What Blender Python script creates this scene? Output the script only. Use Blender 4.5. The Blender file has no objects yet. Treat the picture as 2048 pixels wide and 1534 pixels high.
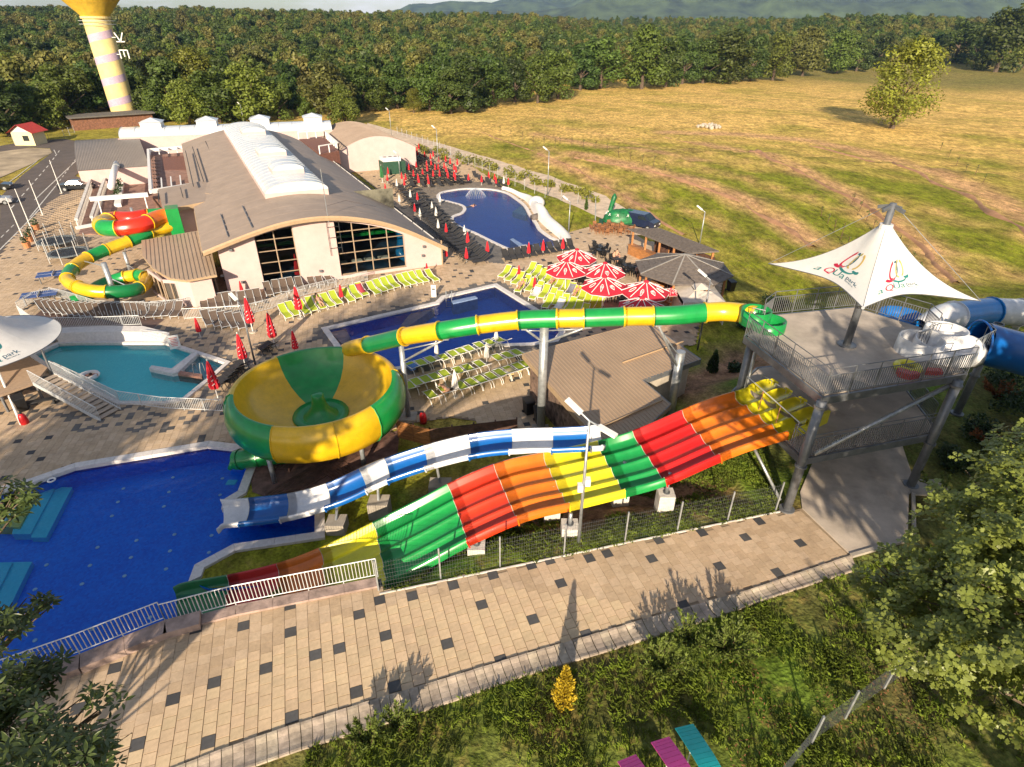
import bpy, bmesh, math, random
from math import sin, cos, pi, radians, hypot, atan2, sqrt, tan
from mathutils import Vector, Matrix, noise
from mathutils.geometry import delaunay_2d_cdt
random.seed(7)
S = bpy.context.scene
COL = S.collection

# ------------------------------------------------------------------ camera
FPX, PITCH, ROLL, CAMH = 1183.0, radians(30.9), radians(-0.4), 18.5
cR, sR = cos(ROLL), sin(ROLL)
_R = Vector((1, 0, 0)); _F = Vector((0, cos(PITCH), -sin(PITCH))); _D = Vector((0, -sin(PITCH), -cos(PITCH)))
cam_data = bpy.data.cameras.new('camera')
cam = bpy.data.objects.new('camera', cam_data)
COL.objects.link(cam)
ax = _R * cR + _D * sR
ay = -(_R * -sR + _D * cR)
az = -_F
cam.matrix_world = Matrix(((ax.x, ay.x, az.x, 0), (ax.y, ay.y, az.y, 0), (ax.z, ay.z, az.z, CAMH), (0, 0, 0, 1)))
cam_data.sensor_width = 36.0
cam_data.lens = 36.0 * FPX / 2048.0
cam_data.clip_start = 0.1
cam_data.clip_end = 60000
S.camera = cam
S.render.resolution_x, S.render.resolution_y = 1024, 767

# ------------------------------------------------------------------ light
SUN_EL, SHADOW_AZ = radians(21.5), radians(9)      # shadows fall away from the camera, a little to the right
W = bpy.data.worlds.new('World'); S.world = W; W.use_nodes = True
nt = W.node_tree; nt.nodes.clear()
out = nt.nodes.new('ShaderNodeOutputWorld'); bg = nt.nodes.new('ShaderNodeBackground')
sky = nt.nodes.new('ShaderNodeTexSky'); sky.sky_type = 'NISHITA'; sky.sun_disc = False
sky.sun_elevation = SUN_EL; sky.sun_rotation = SHADOW_AZ + pi
sky.air_density = 1.0; sky.dust_density = 1.0
bg.inputs['Strength'].default_value = 0.068
# thin clouds, the same all round the sky
tc = nt.nodes.new('ShaderNodeTexCoord'); mp = nt.nodes.new('ShaderNodeMapping'); mp.inputs['Scale'].default_value = (3, 3, 14)
nz = nt.nodes.new('ShaderNodeTexNoise'); nz.inputs['Scale'].default_value = 2.2; nz.inputs['Detail'].default_value = 7
rp = nt.nodes.new('ShaderNodeValToRGB'); rp.color_ramp.elements[0].position = .47; rp.color_ramp.elements[1].position = .72
mx = nt.nodes.new('ShaderNodeMixRGB'); mx.inputs['Color2'].default_value = (8.5, 8.3, 8.4, 1)
nt.links.new(tc.outputs['Generated'], mp.inputs[0]); nt.links.new(mp.outputs[0], nz.inputs[0]); nt.links.new(nz.outputs[0], rp.inputs[0])
nt.links.new(rp.outputs[0], mx.inputs[0]); nt.links.new(sky.outputs[0], mx.inputs[1])
nt.links.new(mx.outputs[0], bg.inputs[0]); nt.links.new(bg.outputs[0], out.inputs[0])
sd = bpy.data.lights.new('sun', 'SUN'); sd.energy = 5.0; sd.angle = radians(.55); sd.color = (1.0, .84, .62)
sun = bpy.data.objects.new('sun', sd); COL.objects.link(sun)
ldir = Vector((sin(SHADOW_AZ) * cos(SUN_EL), cos(SHADOW_AZ) * cos(SUN_EL), -sin(SUN_EL)))
sun.rotation_euler = ldir.to_track_quat('-Z', 'Y').to_euler(); sun.location = (-10, -40, 60)
vs = S.view_settings
vs.view_transform = 'Standard'; vs.look = 'None'; vs.gamma = 1.0; vs.use_curve_mapping = False; vs.exposure = 0.88
S.cycles.max_bounces = 8; S.cycles.transparent_max_bounces = 24

# ------------------------------------------------------------------ surveying: the photograph read as measurements on level planes
ZP = -2.5        # level of the pools and the lower park; the walkway in front stands at 0
def ray(px, py):
    x = (px - 1024) / FPX; y = (py - 767) / FPX
    x, y = cR * x - sR * y, sR * x + cR * y
    return Vector((x, cos(PITCH) - y * sin(PITCH), -sin(PITCH) - y * cos(PITCH)))
def at(px, py, z=ZP):
    d = ray(px, py); t = (z - CAMH) / d.z
    return Vector((d.x * t, d.y * t, z))
def zat(px, py, base):                       # height of a point seen straight above a known base
    d = ray(px, py); t = hypot(base[0], base[1]) / hypot(d.x, d.y)
    return CAMH + d.z * t
def polyw(pts, z=ZP): return [at(x, y, z) for x, y in pts]
def inpoly(x, y, P):
    c = False; j = len(P) - 1
    for i in range(len(P)):
        a, b = P[i], P[j]
        if (a[1] > y) != (b[1] > y) and x < (b[0] - a[0]) * (y - a[1]) / (b[1] - a[1]) + a[0]: c = not c
        j = i
    return c
def segd(x, y, a, b):
    dx, dy = b[0] - a[0], b[1] - a[1]; L = dx * dx + dy * dy
    t = 0 if L == 0 else max(0, min(1, ((x - a[0]) * dx + (y - a[1]) * dy) / L))
    return hypot(x - a[0] - t * dx, y - a[1] - t * dy)
def polyd(x, y, P, closed=True):
    n = len(P); return min(segd(x, y, P[i], P[(i + 1) % n]) for i in range(n if closed else n - 1))
def sm(a, b, v):
    t = max(0, min(1, (v - a) / (b - a))); return t * t * (3 - 2 * t)
def offset_poly(P, d):                       # grows (d>0) or shrinks a polygon
    n = len(P); area = sum(P[i][0] * P[(i + 1) % n][1] - P[(i + 1) % n][0] * P[i][1] for i in range(n))
    s = 1 if area > 0 else -1; out = []
    for i in range(n):
        a, b, c = P[i - 1], P[i], P[(i + 1) % n]
        e1 = Vector((b[0] - a[0], b[1] - a[1])).normalized(); e2 = Vector((c[0] - b[0], c[1] - b[1])).normalized()
        n1 = Vector((e1.y, -e1.x)) * s; n2 = Vector((e2.y, -e2.x)) * s
        m = n1 + n2
        if m.length < .2: m = n1
        m.normalize(); k = d / max(.35, m.dot(n1))
        out.append(Vector((b[0] + m.x * k, b[1] + m.y * k, b[2] if len(b) > 2 else 0)))
    return out
def resample(P, step, closed=False):
    Q = [Vector(p) for p in P]
    if closed: Q.append(Q[0])
    out = [Q[0]]
    for a, b in zip(Q[:-1], Q[1:]):
        n = max(1, round((b - a).length / step))
        for k in range(1, n + 1): out.append(a.lerp(b, k / n))
    if closed: out.pop()
    return out
def smooth_path(P, n=6):                     # Catmull-Rom
    P = [Vector(p) for p in P]; out = []
    for i in range(len(P) - 1):
        p0 = P[max(0, i - 1)]; p1 = P[i]; p2 = P[i + 1]; p3 = P[min(len(P) - 1, i + 2)]
        for k in range(n):
            t = k / n
            out.append(.5 * ((2 * p1) + (p2 - p0) * t + (2 * p0 - 5 * p1 + 4 * p2 - p3) * t * t + (3 * p1 - p0 - 3 * p2 + p3) * t ** 3))
    out.append(P[-1]); return out

# ------------------------------------------------------------------ mesh builder
class MB:
    def __init__(s): s.v = []; s.f = []; s.c = []; s.m = []; s.mi = 0; s.col = None
    def add(s, vs, fs):
        b = len(s.v); s.v += [tuple(p) for p in vs]
        for f in fs: s.f.append(tuple(b + i for i in f)); s.c.append(s.col); s.m.append(s.mi)
        return s
    def box(s, x0, y0, z0, x1, y1, z1, bottom=True):
        v = [(x0, y0, z0), (x1, y0, z0), (x1, y1, z0), (x0, y1, z0), (x0, y0, z1), (x1, y0, z1), (x1, y1, z1), (x0, y1, z1)]
        f = [(4, 5, 6, 7), (0, 1, 5, 4), (1, 2, 6, 5), (2, 3, 7, 6), (3, 0, 4, 7)]
        if bottom: f.append((3, 2, 1, 0))
        return s.add(v, f)
    def obox(s, c, ux, uy, uz, hx, hy, hz):           # oriented box, half sizes
        c = Vector(c); ux = Vector(ux); uy = Vector(uy); uz = Vector(uz); v = []
        for z in (-1, 1):
            for x, y in ((-1, -1), (1, -1), (1, 1), (-1, 1)): v.append(c + ux * (x * hx) + uy * (y * hy) + uz * (z * hz))
        return s.add(v, [(4, 5, 6, 7), (0, 1, 5, 4), (1, 2, 6, 5), (2, 3, 7, 6), (3, 0, 4, 7), (3, 2, 1, 0)])
    def bar(s, a, b, w, h=None, up=(0, 0, 1)):          # square bar from a to b
        a = Vector(a); b = Vector(b); h = h or w; d = b - a; L = d.length
        if L < 1e-6: return s
        d /= L; up = Vector(up)
        if abs(d.dot(up)) > .98: up = Vector((1, 0, 0))
        x = d.cross(up).normalized(); y = x.cross(d)
        return s.obox((a + b) / 2, d, x, y, L / 2, w / 2, h / 2)
    def prism(s, P, z0, z1, bottom=False):
        n = len(P); P2 = [(p[0], p[1]) for p in P]
        if sum(P2[i][0] * P2[(i + 1) % n][1] - P2[(i + 1) % n][0] * P2[i][1] for i in range(n)) < 0: P2.reverse()
        v = [(x, y, z0) for x, y in P2] + [(x, y, z1) for x, y in P2]
        f = [tuple(range(n, 2 * n))] + [(i, (i + 1) % n, n + (i + 1) % n, n + i) for i in range(n)]
        if bottom: f.append(tuple(reversed(range(n))))
        return s.add(v, f)
    def tube(s, pts, r, n=8, caps=True, closed=False):
        pts = [Vector(p) for p in pts]; m = len(pts)
        rr = r if isinstance(r, (list, tuple)) else [r] * m
        v = []; f = []; ref = None
        for i, p in enumerate(pts):
            d = (pts[(i + 1) % m if closed else min(i + 1, m - 1)] - pts[i - 1 if (closed or i) else 0]).normalized()
            if ref is None: ref = Vector((0, 0, 1)) if abs(d.z) < .9 else Vector((1, 0, 0))
            x = d.cross(ref).normalized(); y = x.cross(d).normalized(); ref = y
            for k in range(n):
                a = 2 * pi * k / n; v.append(p + (x * cos(a) + y * sin(a)) * rr[i])
        for i in range(m if closed else m - 1):
            for k in range(n):
                a0 = i * n; b0 = ((i + 1) % m) * n
                f.append((a0 + k, b0 + k, b0 + (k + 1) % n, a0 + (k + 1) % n))
        if caps and not closed: f += [tuple(range(n)), tuple(reversed(range((m - 1) * n, m * n)))]
        return s.add(v, f)
    def lathe(s, prof, c, n=24, a0=0, a1=2 * pi):
        full = abs(a1 - a0 - 2 * pi) < 1e-6; N = n if full else n + 1; v = []; f = []; c = Vector(c); m = len(prof)
        for k in range(N):
            a = a0 + (a1 - a0) * k / n
            for r, z in prof: v.append(c + Vector((r * cos(a), r * sin(a), z)))
        for k in range(n):
            k2 = (k + 1) % N
            for j in range(m - 1): f.append((k * m + j, k2 * m + j, k2 * m + j + 1, k * m + j + 1))
        return s.add(v, f)
    def grid(s, rows):
        b = []; n = len(rows[0]); v = [p for r in rows for p in r]
        f = [(i * n + j, i * n + j + 1, (i + 1) * n + j + 1, (i + 1) * n + j) for i in range(len(rows) - 1) for j in range(n - 1)]
        return s.add(v, f)
    def sphere(s, c, r, nu=10, nv=6):
        c = Vector(c); r = r if isinstance(r, (tuple, list)) else (r, r, r)
        prof = [(sin(pi * j / nv), -cos(pi * j / nv)) for j in range(nv + 1)]; v = []; f = []
        for k in range(nu):
            a = 2 * pi * k / nu
            for q, z in prof: v.append(c + Vector((q * cos(a) * r[0], q * sin(a) * r[1], z * r[2])))
        m = nv + 1
        for k in range(nu):
            for j in range(nv): f.append((k * m + j, ((k + 1) % nu) * m + j, ((k + 1) % nu) * m + j + 1, k * m + j + 1))
        return s.add(v, f)
    def mesh(s, name, org=(0, 0, 0), smooth=False, recalc=False):
        me = bpy.data.meshes.new(name); o = Vector(org)
        me.from_pydata([(x - o.x, y - o.y, z - o.z) for x, y, z in s.v], [], s.f)
        if any(c is not None for c in s.c):
            at_ = me.color_attributes.new('tint', 'FLOAT_COLOR', 'CORNER'); buf = []
            for p, c in zip(me.polygons, s.c):
                c = c or (1, 1, 1)
                for _ in range(p.loop_total): buf += [c[0], c[1], c[2], 1]
            at_.data.foreach_set('color', buf)
        if any(s.m): me.polygons.foreach_set('material_index', s.m)
        if recalc:
            bm = bmesh.new(); bm.from_mesh(me); bmesh.ops.remove_doubles(bm, verts=bm.verts, dist=1e-5)
            bmesh.ops.recalc_face_normals(bm, faces=bm.faces); bm.to_mesh(me); bm.free()
        if smooth: me.polygons.foreach_set('use_smooth', [True] * len(me.polygons))
        me.update(); return me

def wloc(o):
    p = Vector((0, 0, 0))
    while o is not None: p += o.location; o = o.parent
    return p
def link(name, me, mat, parent=None, org=None):
    o = bpy.data.objects.new(name, me); COL.objects.link(o)
    if mat is not None:
        for m in (mat if isinstance(mat, (list, tuple)) else [mat]): me.materials.append(m)
    if parent is not None: o.parent = parent
    if org is not None: o.location = org
    return o
def part(name, mb, mat, parent=None, smooth=False, recalc=False):     # geometry given in world coordinates
    return link(name, mb.mesh(name, wloc(parent), smooth, recalc), mat, parent)
def tag(o, label=None, cat=None, group=None, kind=None):
    if label: o['label'] = label
    if cat: o['category'] = cat
    if group: o['group'] = group
    if kind: o['kind'] = kind
    return o
def thing(name, label, cat, loc=(0, 0, 0), group=None, rz=0):
    o = bpy.data.objects.new(name, None); COL.objects.link(o); o.location = loc; o.rotation_euler = (0, 0, rz); o.empty_display_size = .3
    return tag(o, label, cat, group)
def solo(name, mb, mat, label, cat, loc, group=None, smooth=False, recalc=False):  # a thing that is one mesh
    o = link(name, mb.mesh(name, loc, smooth, recalc), mat, None, loc); return tag(o, label, cat, group)
def struct(name, mb, mat, smooth=False):
    o = link(name, mb.mesh(name, (0, 0, 0), smooth), mat); o['kind'] = 'structure'; return o
KIDS = {}
def kids(o):
    return [c for c in bpy.data.objects if c.parent == o]
def dup(src, loc, rz=0, label=None, scale=None, group=None, _cache={}):
    if src.name not in _cache: _cache[src.name] = [(c, kids(c)) for c in kids(src)]
    r = src.copy(); COL.objects.link(r); r.location = loc; r.rotation_euler = (0, 0, rz)
    if scale: r.scale = scale if isinstance(scale, (tuple, list)) else (scale,) * 3
    if label: r['label'] = label
    if group: r['group'] = group
    for c, gs in _cache[src.name]:
        d = c.copy(); COL.objects.link(d); d.parent = r
        for g in gs:
            e = g.copy(); COL.objects.link(e); e.parent = d
    return r

# ------------------------------------------------------------------ materials
MATS = {}
def mat(name, col, rough=.6, var=.12, scale=3.0, bump=0.0, bscale=None, metal=0.0, spec=.5, coat=0.0, tint=False, col2=None, detail=5, trans=0.0, objvar=0.0, stretch=None, stain=0.0):
    if name in MATS: return MATS[name]
    m = bpy.data.materials.new(name); m.use_nodes = True; MATS[name] = m
    nt = m.node_tree; b = nt.nodes['Principled BSDF']
    N = lambda t: nt.nodes.new(t); L = nt.links.new
    b.inputs['Roughness'].default_value = rough; b.inputs['Metallic'].default_value = metal
    b.inputs['Specular IOR Level'].default_value = spec; b.inputs['Coat Weight'].default_value = coat; b.inputs['Coat Roughness'].default_value = .12
    tcn = N('ShaderNodeTexCoord'); src = tcn.outputs['Object']
    if stretch:
        mpn = N('ShaderNodeMapping'); mpn.inputs['Scale'].default_value = stretch; L(src, mpn.inputs[0]); src = mpn.outputs[0]
    nz = N('ShaderNodeTexNoise'); nz.inputs['Scale'].default_value = scale; nz.inputs['Detail'].default_value = detail; nz.inputs['Roughness'].default_value = .62
    L(src, nz.inputs['Vector'])
    mixn = N('ShaderNodeMixRGB'); c = Vector(col); c2 = Vector(col2) if col2 else c * (1 - var * 2.2)
    hi = c if col2 else Vector(tuple(min(1, k) for k in c * (1 + var * .8)))
    mixn.inputs['Color1'].default_value = (*c2, 1); mixn.inputs['Color2'].default_value = (*hi, 1)
    rpn = N('ShaderNodeValToRGB'); rpn.color_ramp.elements[0].position = .3; rpn.color_ramp.elements[1].position = .68
    L(nz.outputs[0], rpn.inputs[0]); L(rpn.outputs[0], mixn.inputs[0]); res = mixn.outputs[0]
    if tint:
        a = N('ShaderNodeAttribute'); a.attribute_name = 'tint'; mu = N('ShaderNodeMixRGB'); mu.blend_type = 'MULTIPLY'; mu.inputs[0].default_value = 1
        L(res, mu.inputs[1]); L(a.outputs['Color'], mu.inputs[2]); res = mu.outputs[0]
    if objvar:
        oi = N('ShaderNodeObjectInfo'); hs = N('ShaderNodeHueSaturation'); mr = N('ShaderNodeMapRange')
        mh_ = N('ShaderNodeMapRange'); mh_.inputs['To Min'].default_value = .5 - objvar * .03; mh_.inputs['To Max'].default_value = .5 + objvar * .09; fr_ = N('ShaderNodeMath'); fr_.operation = 'FRACT'; m10 = N('ShaderNodeMath'); m10.operation = 'MULTIPLY'; m10.inputs[1].default_value = 7.31; L(oi.outputs['Random'], m10.inputs[0]); L(m10.outputs[0], fr_.inputs[0]); L(fr_.outputs[0], mh_.inputs[0]); L(mh_.outputs[0], hs.inputs['Hue'])
        mr.inputs['To Min'].default_value = 1 - objvar; mr.inputs['To Max'].default_value = 1 + objvar
        L(oi.outputs['Random'], mr.inputs[0]); L(mr.outputs[0], hs.inputs['Value']); L(res, hs.inputs['Color']); res = hs.outputs[0]
    if stain:            # dirt and fading that runs across neighbouring pieces
        ge = N('ShaderNodeNewGeometry'); cur_ = res
        for sc_, am_ in ((.35, stain), (2.3, stain * .8), (14.0, stain * .5)):
            n4 = N('ShaderNodeTexNoise'); n4.inputs['Scale'].default_value = sc_; n4.inputs['Detail'].default_value = 7; n4.inputs['Roughness'].default_value = .7; m4 = N('ShaderNodeMapRange'); m4.inputs[1].default_value = .32; m4.inputs[2].default_value = .62; m4.inputs[3].default_value = 1 - am_; m4.inputs[4].default_value = 1.0
            mu4 = N('ShaderNodeMixRGB'); mu4.blend_type = 'MULTIPLY'; mu4.inputs[0].default_value = 1; L(ge.outputs['Position'], n4.inputs['Vector']); L(n4.outputs[0], m4.inputs[0]); L(cur_, mu4.inputs[1]); L(m4.outputs[0], mu4.inputs[2]); cur_ = mu4.outputs[0]
        res = cur_
    L(res, b.inputs['Base Color'])
    if bump:
        n2 = N('ShaderNodeTexNoise'); n2.inputs['Scale'].default_value = bscale or scale * 6; n2.inputs['Detail'].default_value = 4
        L(src, n2.inputs['Vector']); bp = N('ShaderNodeBump'); bp.inputs['Strength'].default_value = bump; bp.inputs['Distance'].default_value = .05
        L(n2.outputs[0], bp.inputs['Height']); L(bp.outputs[0], b.inputs['Normal'])
    if trans: 
        # thin sheet that lets light through (leaves, sailcloth)
        tr = N('ShaderNodeBsdfTranslucent'); ms = N('ShaderNodeMixShader'); ms.inputs[0].default_value = trans
        L(res, tr.inputs[0]); L(b.outputs[0], ms.inputs[1]); L(tr.outputs[0], ms.inputs[2]); L(ms.outputs[0], nt.nodes['Material Output'].inputs[0])
    return m

def gloss(name, col, objvar=0.0):       # moulded fibreglass of the slides: bright gelcoat, slightly faded and scuffed
    return mat(name, col, rough=.3, var=.07, scale=1.1, coat=.3, spec=.5, detail=8, objvar=.06, stain=.16)
G_YEL = gloss('gelcoat_yellow', (.82, .50, .012)); G_GRN = gloss('gelcoat_green', (.010, .30, .060)); G_DGRN = gloss('gelcoat_deep_green', (.008, .19, .05))
G_LIME = gloss('gelcoat_lemon', (.80, .70, .02)); G_ORG = gloss('gelcoat_orange', (.80, .17, .012)); G_RED = gloss('gelcoat_red', (.70, .022, .012))
G_BLU = gloss('gelcoat_blue', (.005, .135, .48)); G_WHT = gloss('gelcoat_white', (.74, .74, .76)); G_SKY = gloss('gelcoat_sky_blue', (.01, .24, .62))
M_STEEL = mat('galvanised_steel', (.42, .44, .46), rough=.42, var=.16, scale=4, metal=.55, detail=8)
M_RAIL = mat('painted_rail', (.62, .64, .66), rough=.4, var=.06, scale=5, metal=.3)
M_DSTEEL = mat('grey_steel', (.20, .21, .23), rough=.45, var=.12, scale=3, metal=.5)
M_CONC = mat('concrete', (.42, .37, .31), rough=.85, var=.16, scale=1.2, bump=.25, bscale=40, detail=9)
M_CONCW = mat('white_concrete', (.66, .62, .58), rough=.8, var=.14, scale=2, bump=.2, bscale=30)
M_TILE = mat('paver', (1, 1, 1), rough=.82, var=.05, scale=9, bump=.2, bscale=120, tint=True, stain=.22)
M_GROUT = mat('grout_sand', (.30, .22, .14), rough=.95, var=.15, scale=2)
M_COPE = mat('white_coping', (.66, .62, .60), rough=.55, var=.08, scale=5, tint=False, bump=.06)
M_STONE = mat('pink_stone', (.40, .29, .25), rough=.8, var=.25, scale=1.8, bump=.25, detail=9)
M_WALL = mat('cream_render', (.58, .44, .42), rough=.9, var=.04, scale=.8, bump=.1, bscale=60, stain=.07)
M_ROOF = mat('brown_roof', (.37, .285, .225), rough=.6, var=.05, scale=.6, spec=.5, stain=.12)
M_ROOFTRIM = mat('tan_fascia', (.40, .28, .17), rough=.5, var=.06)
M_GLASS = mat('window_glass', (.02, .03, .035), rough=.04, var=.3, scale=.4, spec=.9)
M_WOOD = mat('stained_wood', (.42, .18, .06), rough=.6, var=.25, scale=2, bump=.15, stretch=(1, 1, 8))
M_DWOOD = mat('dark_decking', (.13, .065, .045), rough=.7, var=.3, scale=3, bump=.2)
M_DARK = mat('charcoal', (.03, .03, .032), rough=.6, var=.2)
M_WHITE = mat('white_paint', (.78, .76, .74), rough=.5, var=.04)
M_REDF = mat('red_fabric', (.62, .02, .035), rough=.85, var=.1, scale=4, trans=.12)
M_WHTF = mat('white_fabric', (.78, .75, .72), rough=.85, var=.08, scale=5, trans=.12)
M_LIMEF = mat('lime_mesh_fabric', (.42, .52, .035), rough=.8, var=.08, scale=20, bump=.1, trans=.15)
M_BLKF = mat('black_mesh_fabric', (.035, .033, .034), rough=.75, var=.15, scale=20, objvar=.2)
M_BROWNF = mat('brown_mesh_fabric', (.12, .085, .065), rough=.75, var=.15, scale=20)
M_SKIN = mat('skin', (.55, .30, .20), rough=.6, var=.08)
M_BLACK = mat('black_plastic', (.012, .012, .013), rough=.45, var=.2)
M_RED = mat('red_plastic', (.60, .015, .02), rough=.35, var=.06)
# ------------------------------------------------------------------ pools: outlines
POOL1 = polyw([(-420, 1120), (-150, 1020), (0, 985), (62, 968), (150, 937), (415, 893), (475, 900), (497, 935), (478, 985), (448, 1003), (446, 1020), (632, 1022), (632, 1068), (468, 1092), (392, 1133), (380, 1166)])
POOL1 += [at(420, 1180), at(560, 1172)]
POOL1 = [Vector((p.x, p.y, ZP)) for p in POOL1] + [Vector((p.x, p.y, ZP)) for p in (at(470, 1200, .3), at(330, 1240, .3), at(160, 1308, .3), at(0, 1365, .3), at(-150, 1420, .3), at(-420, 1500, .3))]
POOL2 = polyw([(70, 712), (118, 690), (155, 688), (330, 688), (452, 728), (425, 752), (366, 800), (330, 806), (242, 806), (180, 775), (115, 745)])
POOL3 = polyw([(655, 658), (878, 607), (890, 595), (990, 572), (1080, 628), (1112, 650), (1120, 664), (1108, 680), (1062, 687), (960, 690), (905, 703), (810, 732), (740, 745), (690, 706)])
def z4(L): return [(700 + x / 3.836, 230 + y / 3.836) for x, y in L]
POOL4 = polyw(z4([(684, 618), (720, 592), (830, 572), (930, 566), (1080, 572), (1190, 597), (1260, 640), (1330, 695), (1370, 765), (1420, 835), (1445, 880), (1530, 942), (1590, 968), (1570, 1008), (1480, 1012), (1340, 1000), (1250, 1028), (1160, 1000), (960, 902), (850, 858), (795, 812), (805, 778), (870, 752), (890, 720), (860, 690), (760, 662), (692, 645)]))
POOL4 = smooth_path(POOL4 + [POOL4[0]], 3)[:-1]
POOL2 = resample(POOL2, 3, True)
POOLS = [POOL1, POOL2, POOL3, POOL4]

# upper level: walkway, tower slab, lawn below the camera
UPPER = [(-60, -3), (-30.0, 3.5), (at(0, 1365, .3).x, at(0, 1365, .3).y), (at(330, 1240, .3).x, at(330, 1240, .3).y), (at(755, 1150, .3).x, at(755, 1150, .3).y),
         (at(758, 1190, 0).x, at(758, 1190, 0).y), (at(1560, 1025, 0).x, at(1560, 1025, 0).y), (13.2, 24.5), (14.5, 30.0), (22, 33), (60, 44), (120, 40), (160, -90), (-90, -90)]
ROADL = [at(x, y) for x, y in ((745, 255), (860, 286), (1000, 334), (1100, 366), (1200, 400), (1300, 455), (1400, 520), (1500, 590))]
def edge_dist(x, y, P):            # signed: + to the right hand / far side of the gravel road
    best = 1e9; sg = 1
    for a, b in zip(P[:-1], P[1:]):
        d = segd(x, y, a, b)
        if d < best:
            best = d; sg = 1 if (b.x - a.x) * (y - a.y) - (b.y - a.y) * (x - a.x) > 0 else -1
    return best * sg
def hz(x, y):
    r = hypot(x, y)
    if r > 130:
        st = 175 + 190 * sm(-20, 130, x)
        h = ZP + 26 * sm(st, st + 700, r) + (noise.noise(Vector((x * .004, y * .004, 3))) * 8 * sm(200, 420, r))
        if x > 20: h += .6 * noise.noise(Vector((x * .02, y * .02, 1))) * sm(130, 180, r)
        return h
    if inpoly(x, y, UPPER): return 0.0 - .02
    d = polyd(x, y, UPPER); w = .5 + 6.5 * sm(-6, -1, x) + 8 * sm(14, 26, x)
    h = -.02 + (ZP - .02) * sm(0, w, d)
    if x > 5 and y > 40:
        u = edge_dist(x, y, ROADL)
        for k, e in enumerate((9, 17, 27, 38)): h += .28 * sm(e, e + 1.6, u)
        h += .35 * noise.noise(Vector((x * .08, y * .08, 5))) * sm(6, 14, u)
    return h

# ------------------------------------------------------------------ ground
gp = []
def pts_grid(x0, x1, y0, y1, st, skip=None):
    nx = int(round((x1 - x0) / st)); ny = int(round((y1 - y0) / st))
    for i in range(nx + 1):
        for j in range(ny + 1):
            x = x0 + i * st + random.uniform(-.12, .12) * st; y = y0 + j * st + random.uniform(-.12, .12) * st
            if skip and skip(x, y): continue
            gp.append((x, y))
inr = lambda x, y, b: b[0] < x < b[1] and b[2] < y < b[3]
A1 = (-22, 34, 2, 38); A2 = (-66, 170, -20, 270)
HOLES = [offset_poly(P, .16) for P in POOLS]
def nearhole(x, y): return any(polyd(x, y, H) < .45 or inpoly(x, y, H) for H in HOLES)
pts_grid(*A1, .9, nearhole)
pts_grid(*A2, 2.3, lambda x, y: inr(x, y, (A1[0] - 1, A1[1] + 1, A1[2] - 1, A1[3] + 1)) or nearhole(x, y))
pts_grid(-420, 520, -160, 900, 17, lambda x, y: inr(x, y, (A2[0] - 3, A2[1] + 3, A2[2] - 3, A2[3] + 3)))
pts_grid(-3200, 3200, -1200, 4200, 150, lambda x, y: inr(x, y, (-440, 540, -180, 920)))
pts_grid(-24000, 24000, -9000, 24000, 3000, lambda x, y: inr(x, y, (-3300, 3300, -1300, 4300)))
cons = []; V2 = [Vector(p) for p in gp]
for H in HOLES:
    b = len(V2); V2 += [Vector((p.x, p.y)) for p in H]; cons += [(b + i, b + (i + 1) % len(H)) for i in range(len(H))]
rv, re_, rf, *_ = delaunay_2d_cdt(V2, cons, [], 0, 1e-4)
TRACKS = [([at(x, y) for x, y in L_], w_) for L_, w_ in (([(1330, 265), (1480, 268), (1620, 280), (1725, 301), (1835, 340), (1945, 390), (2060, 458)], 2.6), ([(1150, 312), (1285, 340), (1390, 369), (1485, 407), (1570, 453), (1620, 488)], 1.8), ([(1400, 285), (1480, 302), (1595, 348), (1692, 398), (1780, 454), (1848, 504), (1890, 565)], 1.2), ([(1000, 252), (1100, 275), (1250, 300), (1400, 330)], 1.0), ([(930, 262), (1040, 292), (1160, 345), (1280, 410)], .8))]
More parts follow.
